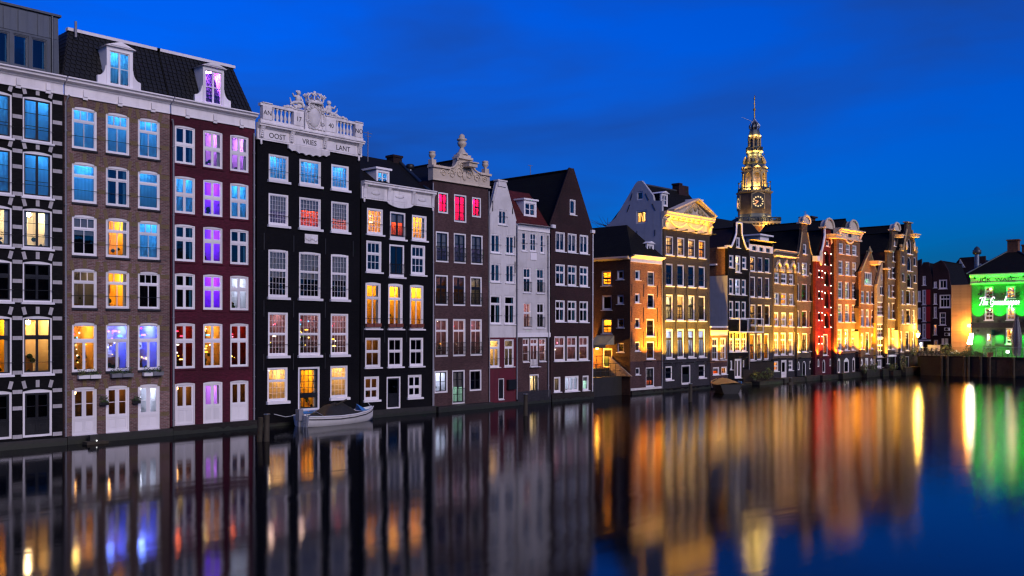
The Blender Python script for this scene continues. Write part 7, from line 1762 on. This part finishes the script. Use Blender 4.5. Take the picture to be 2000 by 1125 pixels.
for i, (px, yo, ht, lab) in enumerate(((520, -5.9, 1.25, 'pair of grey timber mooring posts in front of the maroon and black houses'), (1026, -6.0, 1.3, 'slanted timber mooring post in front of the white houses'), (1348, -7.4, 1.3, 'mossy timber mooring post in front of the pedimented house'), (1544, -8.0, 1.2, 'thick dark mooring post in front of the arched hood house'))):
    t = thing('mooring_post', lab, 'mooring post', (S(px, yo), yo, 0), 0, 'mooring posts in the water')
    MB().tube([(0, 0, -.8), (.04, 0, ht)], [.15, .13], 9).build('post', 'wood_post', t); MB().lathe([(.15, 0), (.15, .04)], (.04, 0, ht + .001), 9).build('post_cap', 'steel', t)
    if i == 0: MB().tube([(-.3, .15, -.8), (-.22, .12, ht - .12)], [.13, .12], 9).build('post', 'wood_post', t)
    if i == 3: MB().box(-.5, .5, -.1, .1, ht - .55, ht - .35).build('cross_beam', 'wood_post', t)

def planter(x0, x1, z0, z1, label, mat, y=-.24, d=.2, grp=None, leaf=True, name='flower_box'):
    t = thing(name, label, 'flower box', (x0, y, z0), 0, grp); w, h = x1 - x0, z1 - z0
    m = MB(); m.profx([(.02, 0), (d - .02, 0), (d, h), (0, h)], 0, w); m.build('box', mat, t)
    if leaf:
        m = MB()
        for q in range(90):
            c = Vector((RND.uniform(0, w), RND.uniform(-.05, d), h + RND.random() ** 2 * .28)); a = Vector((RND.gauss(0, 1), RND.gauss(0, 1), RND.gauss(0, 1))).normalized(); b = a.orthogonal().normalized(); k = RND.uniform(.03, .07)
            m.add([c - a * k, c + b * k * .5, c + a * k, c - b * k * .5], [(0, 1, 2, 3)])
        m.build('plants', 'leaf', t)['kind'] = 'stuff'
lab2 = ['white flower box under the golden lit window, left one', 'white flower box under the golden lit window, right one', 'mottled flower box under the middle blue lit window, left one', 'mottled flower box under the middle blue lit window, right one', 'white flower box at the left of the right blue lit window', 'dark flower box at the right of the right blue lit window']
for (a, b, c, d_), l in zip(((149, 170.5, 732.5, 739.5), (172, 192, 731.5, 739), (213.6, 233.5, 729, 737), (235, 255.5, 728.5, 736), (276, 293, 727, 734), (294.5, 314, 725.5, 733)), lab2):
    planter(S(a), S(b), Zf((a + b) / 2, d_), Zf((a + b) / 2, c), l, 'white_trim' if 'white' in l else 'pipe_grey', y=-.32, grp='flower boxes on the brown brick house')
for (a, b, c, d_), l in zip(((193, 208, 785, 791), (257.5, 270.5, 782, 788)), ('dark wall basket between the left and middle white doors', 'dark wall basket between the middle and right white doors')):
    planter(S(a), S(b), Zf((a + b) / 2, d_), Zf((a + b) / 2, c), l, 'iron', y=-.26, grp='wall baskets between the doors', name='wall_basket')
k = 0
for i, (a, b, c, d_) in enumerate(((713.5, 727, 632, 639), (728.5, 742.5, 631.5, 638.5), (758, 771, 632.5, 639.5), (772, 785, 632, 639), (800.5, 812, 633, 640), (813, 825.5, 632.5, 639.5))):
    l = ('left' if i % 2 == 0 else 'right') + ' clay planter on the sill of the %s tall yellow window' % ('first', 'second', 'third')[i // 2]
    planter(S(a), S(b), Zf((a + b) / 2, d_), Zf((a + b) / 2, c), l, 'terracotta', y=-.15, d=.15, grp='clay planters of the lower black house', leaf=False)
for i, (px, yo, rx, rz, lab) in enumerate(((1478, -.7, 1.3, .45, 'low growth on the ledge below the flat corniced house'), (1500, -.8, 1.2, .55, 'taller weeds on the ledge at the right of the flat corniced house'), (1688, -2.5, .8, .55, 'dark bush left of the small pointed house door'), (1706, -2.5, .9, .6, 'dark bush right of the small pointed house door'), (1745, -3.4, 1.5, .5, 'yellow green weeds under the white cellar gate'), (1764, -4.0, .8, 1.0, 'ivy mound at the left foot of the last house'), (1784, -4.2, 1.2, .5, 'dark overhanging shrub at the corner of the last house'))):
    z = .45 if px < 1780 else 2.2
    foliage('ledge_plant', lab, (S(px, yo), yo, z), rx * .8, .3, rz, 200, .09, group='plants on the ledge', cat='plant')
ml = thing('mooring_float', 'small dark floating step with a tiny white lamp below the brown brick house', 'float', (S(187, -.9), -.9, 0)); MB().box(-.5, .5, -.25, .25, -.1, .12).build('boards', 'wood_post', ml); MB().ball((0, -.1, .15), .03, n=6, k=4).build('lamp_head', lampmat('#ffffff', 3), ml)
MB().box(-.25, .15, .0, .25, .12, .4).build('box', 'wet_stone', ml)
# bare tree behind the corner house
tx, ty = S(1187, 16), 16.0; tt = thing('bare_tree', 'leafless tree whose twigs show above the hipped roof of the corner house', 'tree', (tx, ty, 1)); zt_ = Zf(1187, 426, 16) - 1
m = MB(); m.tube([(0, 0, 0), (.1, 0, zt_ * .5), (0, 0, zt_)], [.25, .15, .02], 7); m.build('trunk', 'bark', tt); m = MB()
for q in range(60):
    z = zt_ * RND.uniform(.55, .97); w = RND.uniform(0, 2 * PI); l = RND.uniform(.8, 2.6); p = Vector((0, 0, z)); e = p + Vector((math.cos(w) * l, math.sin(w) * l, l * .6)); e.z = min(e.z, zt_ * 1.0)
    m.tube([p, p.lerp(e, .5) + Vector((0, 0, -.1)), e], [.03, .02, .008], 4)
m.build('crown', 'bark', tt)
MB().tube([(h9.w * .5, 4.2, g9[1][1] - .1), (h9.w * .5, 4.2, g9[1][1] + .75)], .025, 4).tube([(h9.w * .5 - .3, 4.2, g9[1][1] + .7), (h9.w * .5 + .3, 4.2, g9[1][1] + .7)], .02, 4).build('aerial', 'pipe_grey', h9.root)

for hh_, px, yy in ((h5, 812, 3), (h13, 1430, 5), (h16, 1570, 5), (h18, 1668, 5)):
    xq = hh_.w * .5; zq_ = max(v.co.z for o in hh_.root.children if o.name.startswith('roof') and o.type == 'MESH' for v in o.data.vertices)
    MB().tube([(xq, yy, zq_ - .6), (xq, yy, zq_ + 1.3)], .03, 4).tube([(xq - .35, yy, zq_ + 1.2), (xq + .35, yy, zq_ + 1.2)], .02, 4).tube([(xq - .25, yy, zq_ + 1.0), (xq + .25, yy, zq_ + 1.0)], .02, 4).build('aerial', 'pipe_grey', hh_.root)
for hh_, dg in ((h4, .25), (h5, .35), (h6, -.2), (h7, .2), (h8, -.15), (h9, .25), (h11, -.1), (h13, .3), (h14, -.2), (h15, .2), (h16, -.35), (h17, .3), (h18, -.2), (h19, .35), (h20, -.3), (h21, .3), (h22, -.3)):
    hh_.root.rotation_euler[1] = rad(dg)      # the old houses lean a little against each other
# ================================================================== the other bank, seen only mirrored in the windows and lighting nothing
for i, (xa, xb, hgt, mat, lab) in enumerate(((-10, 38, 15, 'umber_brick', 'long brown building on the near bank behind the viewpoint, mirrored in lower windows'), (40, 78, 17, 'rust_brick', 'rust brick hall on the near bank mirrored in the middle windows'), (80, 150, 14, 'umber_brick', 'low dark hall on the near bank mirrored in the right hand windows'), (152, 330, 16, 'rust_brick', 'far long hall on the near bank mirrored in the last windows'))):
    t = thing('bank_building', lab, 'building', (xa, -82, 0), 0, 'buildings on the near bank'); w = xb - xa
    MB().box(0, w, -14, 0, 1.2, hgt - 3).build('wall', mat, t)
    MB().add([(0, 0, hgt - 2.99), (w, 0, hgt - 2.99), (w, -14, hgt - 2.99), (0, -14, hgt - 2.99), (2, -7, hgt), (w - 2, -7, hgt)], [(1, 0, 4, 5), (3, 2, 5, 4), (0, 3, 4), (2, 1, 5)]).build('roof', 'pantile_black', t)
    for fl in range(3):
        for k in range(int(w / 4)): inst('window', unit('black_sash'), t, (1.2 + 4 * k, .002, 2.6 + 3.4 * fl), (0, 0, 0), (1.4, .06, 2.0))
MB().box(-200, 330, -160, -62, -.8, 1.3).build('near_quay', 'quay_brick')['kind'] = 'structure'
# ================================================================== water and land
def mat_water():
    m, n, L, out = new_mat('water')
    d = n.new('ShaderNodeBsdfDiffuse'); d.inputs[0].default_value = (0.002, 0.003, 0.005, 1)
    g = n.new('ShaderNodeBsdfGlossy'); g.distribution = 'BECKMANN'; g.inputs['Roughness'].default_value = 0.12
    fr = n.new('ShaderNodeFresnel'); fr.inputs[0].default_value = 1.335
    x = n.new('ShaderNodeMixShader'); L.new(fr.outputs[0], x.inputs[0]); L.new(d.outputs[0], x.inputs[1]); L.new(g.outputs[0], x.inputs[2]); L.new(x.outputs[0], out.inputs[0])
    tc = n.new('ShaderNodeTexCoord'); o = tc.outputs['Object']
    a = noise(n, L, stretch(n, L, o, (.16, .35, 1)), 1.0, 2, .5, .8); b = noise(n, L, stretch(n, L, o, (1.3, 2.6, 1)), 1.0, 3, .6)
    sx = n.new('ShaderNodeSeparateXYZ'); L.new(o, sx.inputs[0])      # sheltered and calm on the left, ruffled by the wind on the open right
    L.new(ramp(n, L, sx.outputs[0], 18, 62, 0.10, 0.185), g.inputs['Roughness'])
    patch = ramp(n, L, noise(n, L, stretch(n, L, o, (.03, .08, 1)), 1.0, 2), .42, .62, .15, 1.0)
    mu = n.new('ShaderNodeMath'); mu.operation = 'MULTIPLY'; L.new(b, mu.inputs[0]); L.new(patch, mu.inputs[1])
    ad = n.new('ShaderNodeMath'); ad.operation = 'MULTIPLY_ADD'; L.new(mu.outputs[0], ad.inputs[0]); ad.inputs[1].default_value = .10; L.new(a, ad.inputs[2])
    nm = bumped(n, L, ad.outputs[0], .045, .25); L.new(nm, g.inputs['Normal'])
mat_water()
MB().quad((-200, -62.2, 0), (117, -62.2, 0), (117, 2.5, 0), (-200, 2.5, 0)).build('water', 'water')['kind'] = 'structure'
MB().quad((-3000, -3000, -1), (3000, -3000, -1), (3000, 3000, -1), (-3000, 3000, -1)).build('ground', 'quay_brick')['kind'] = 'structure'
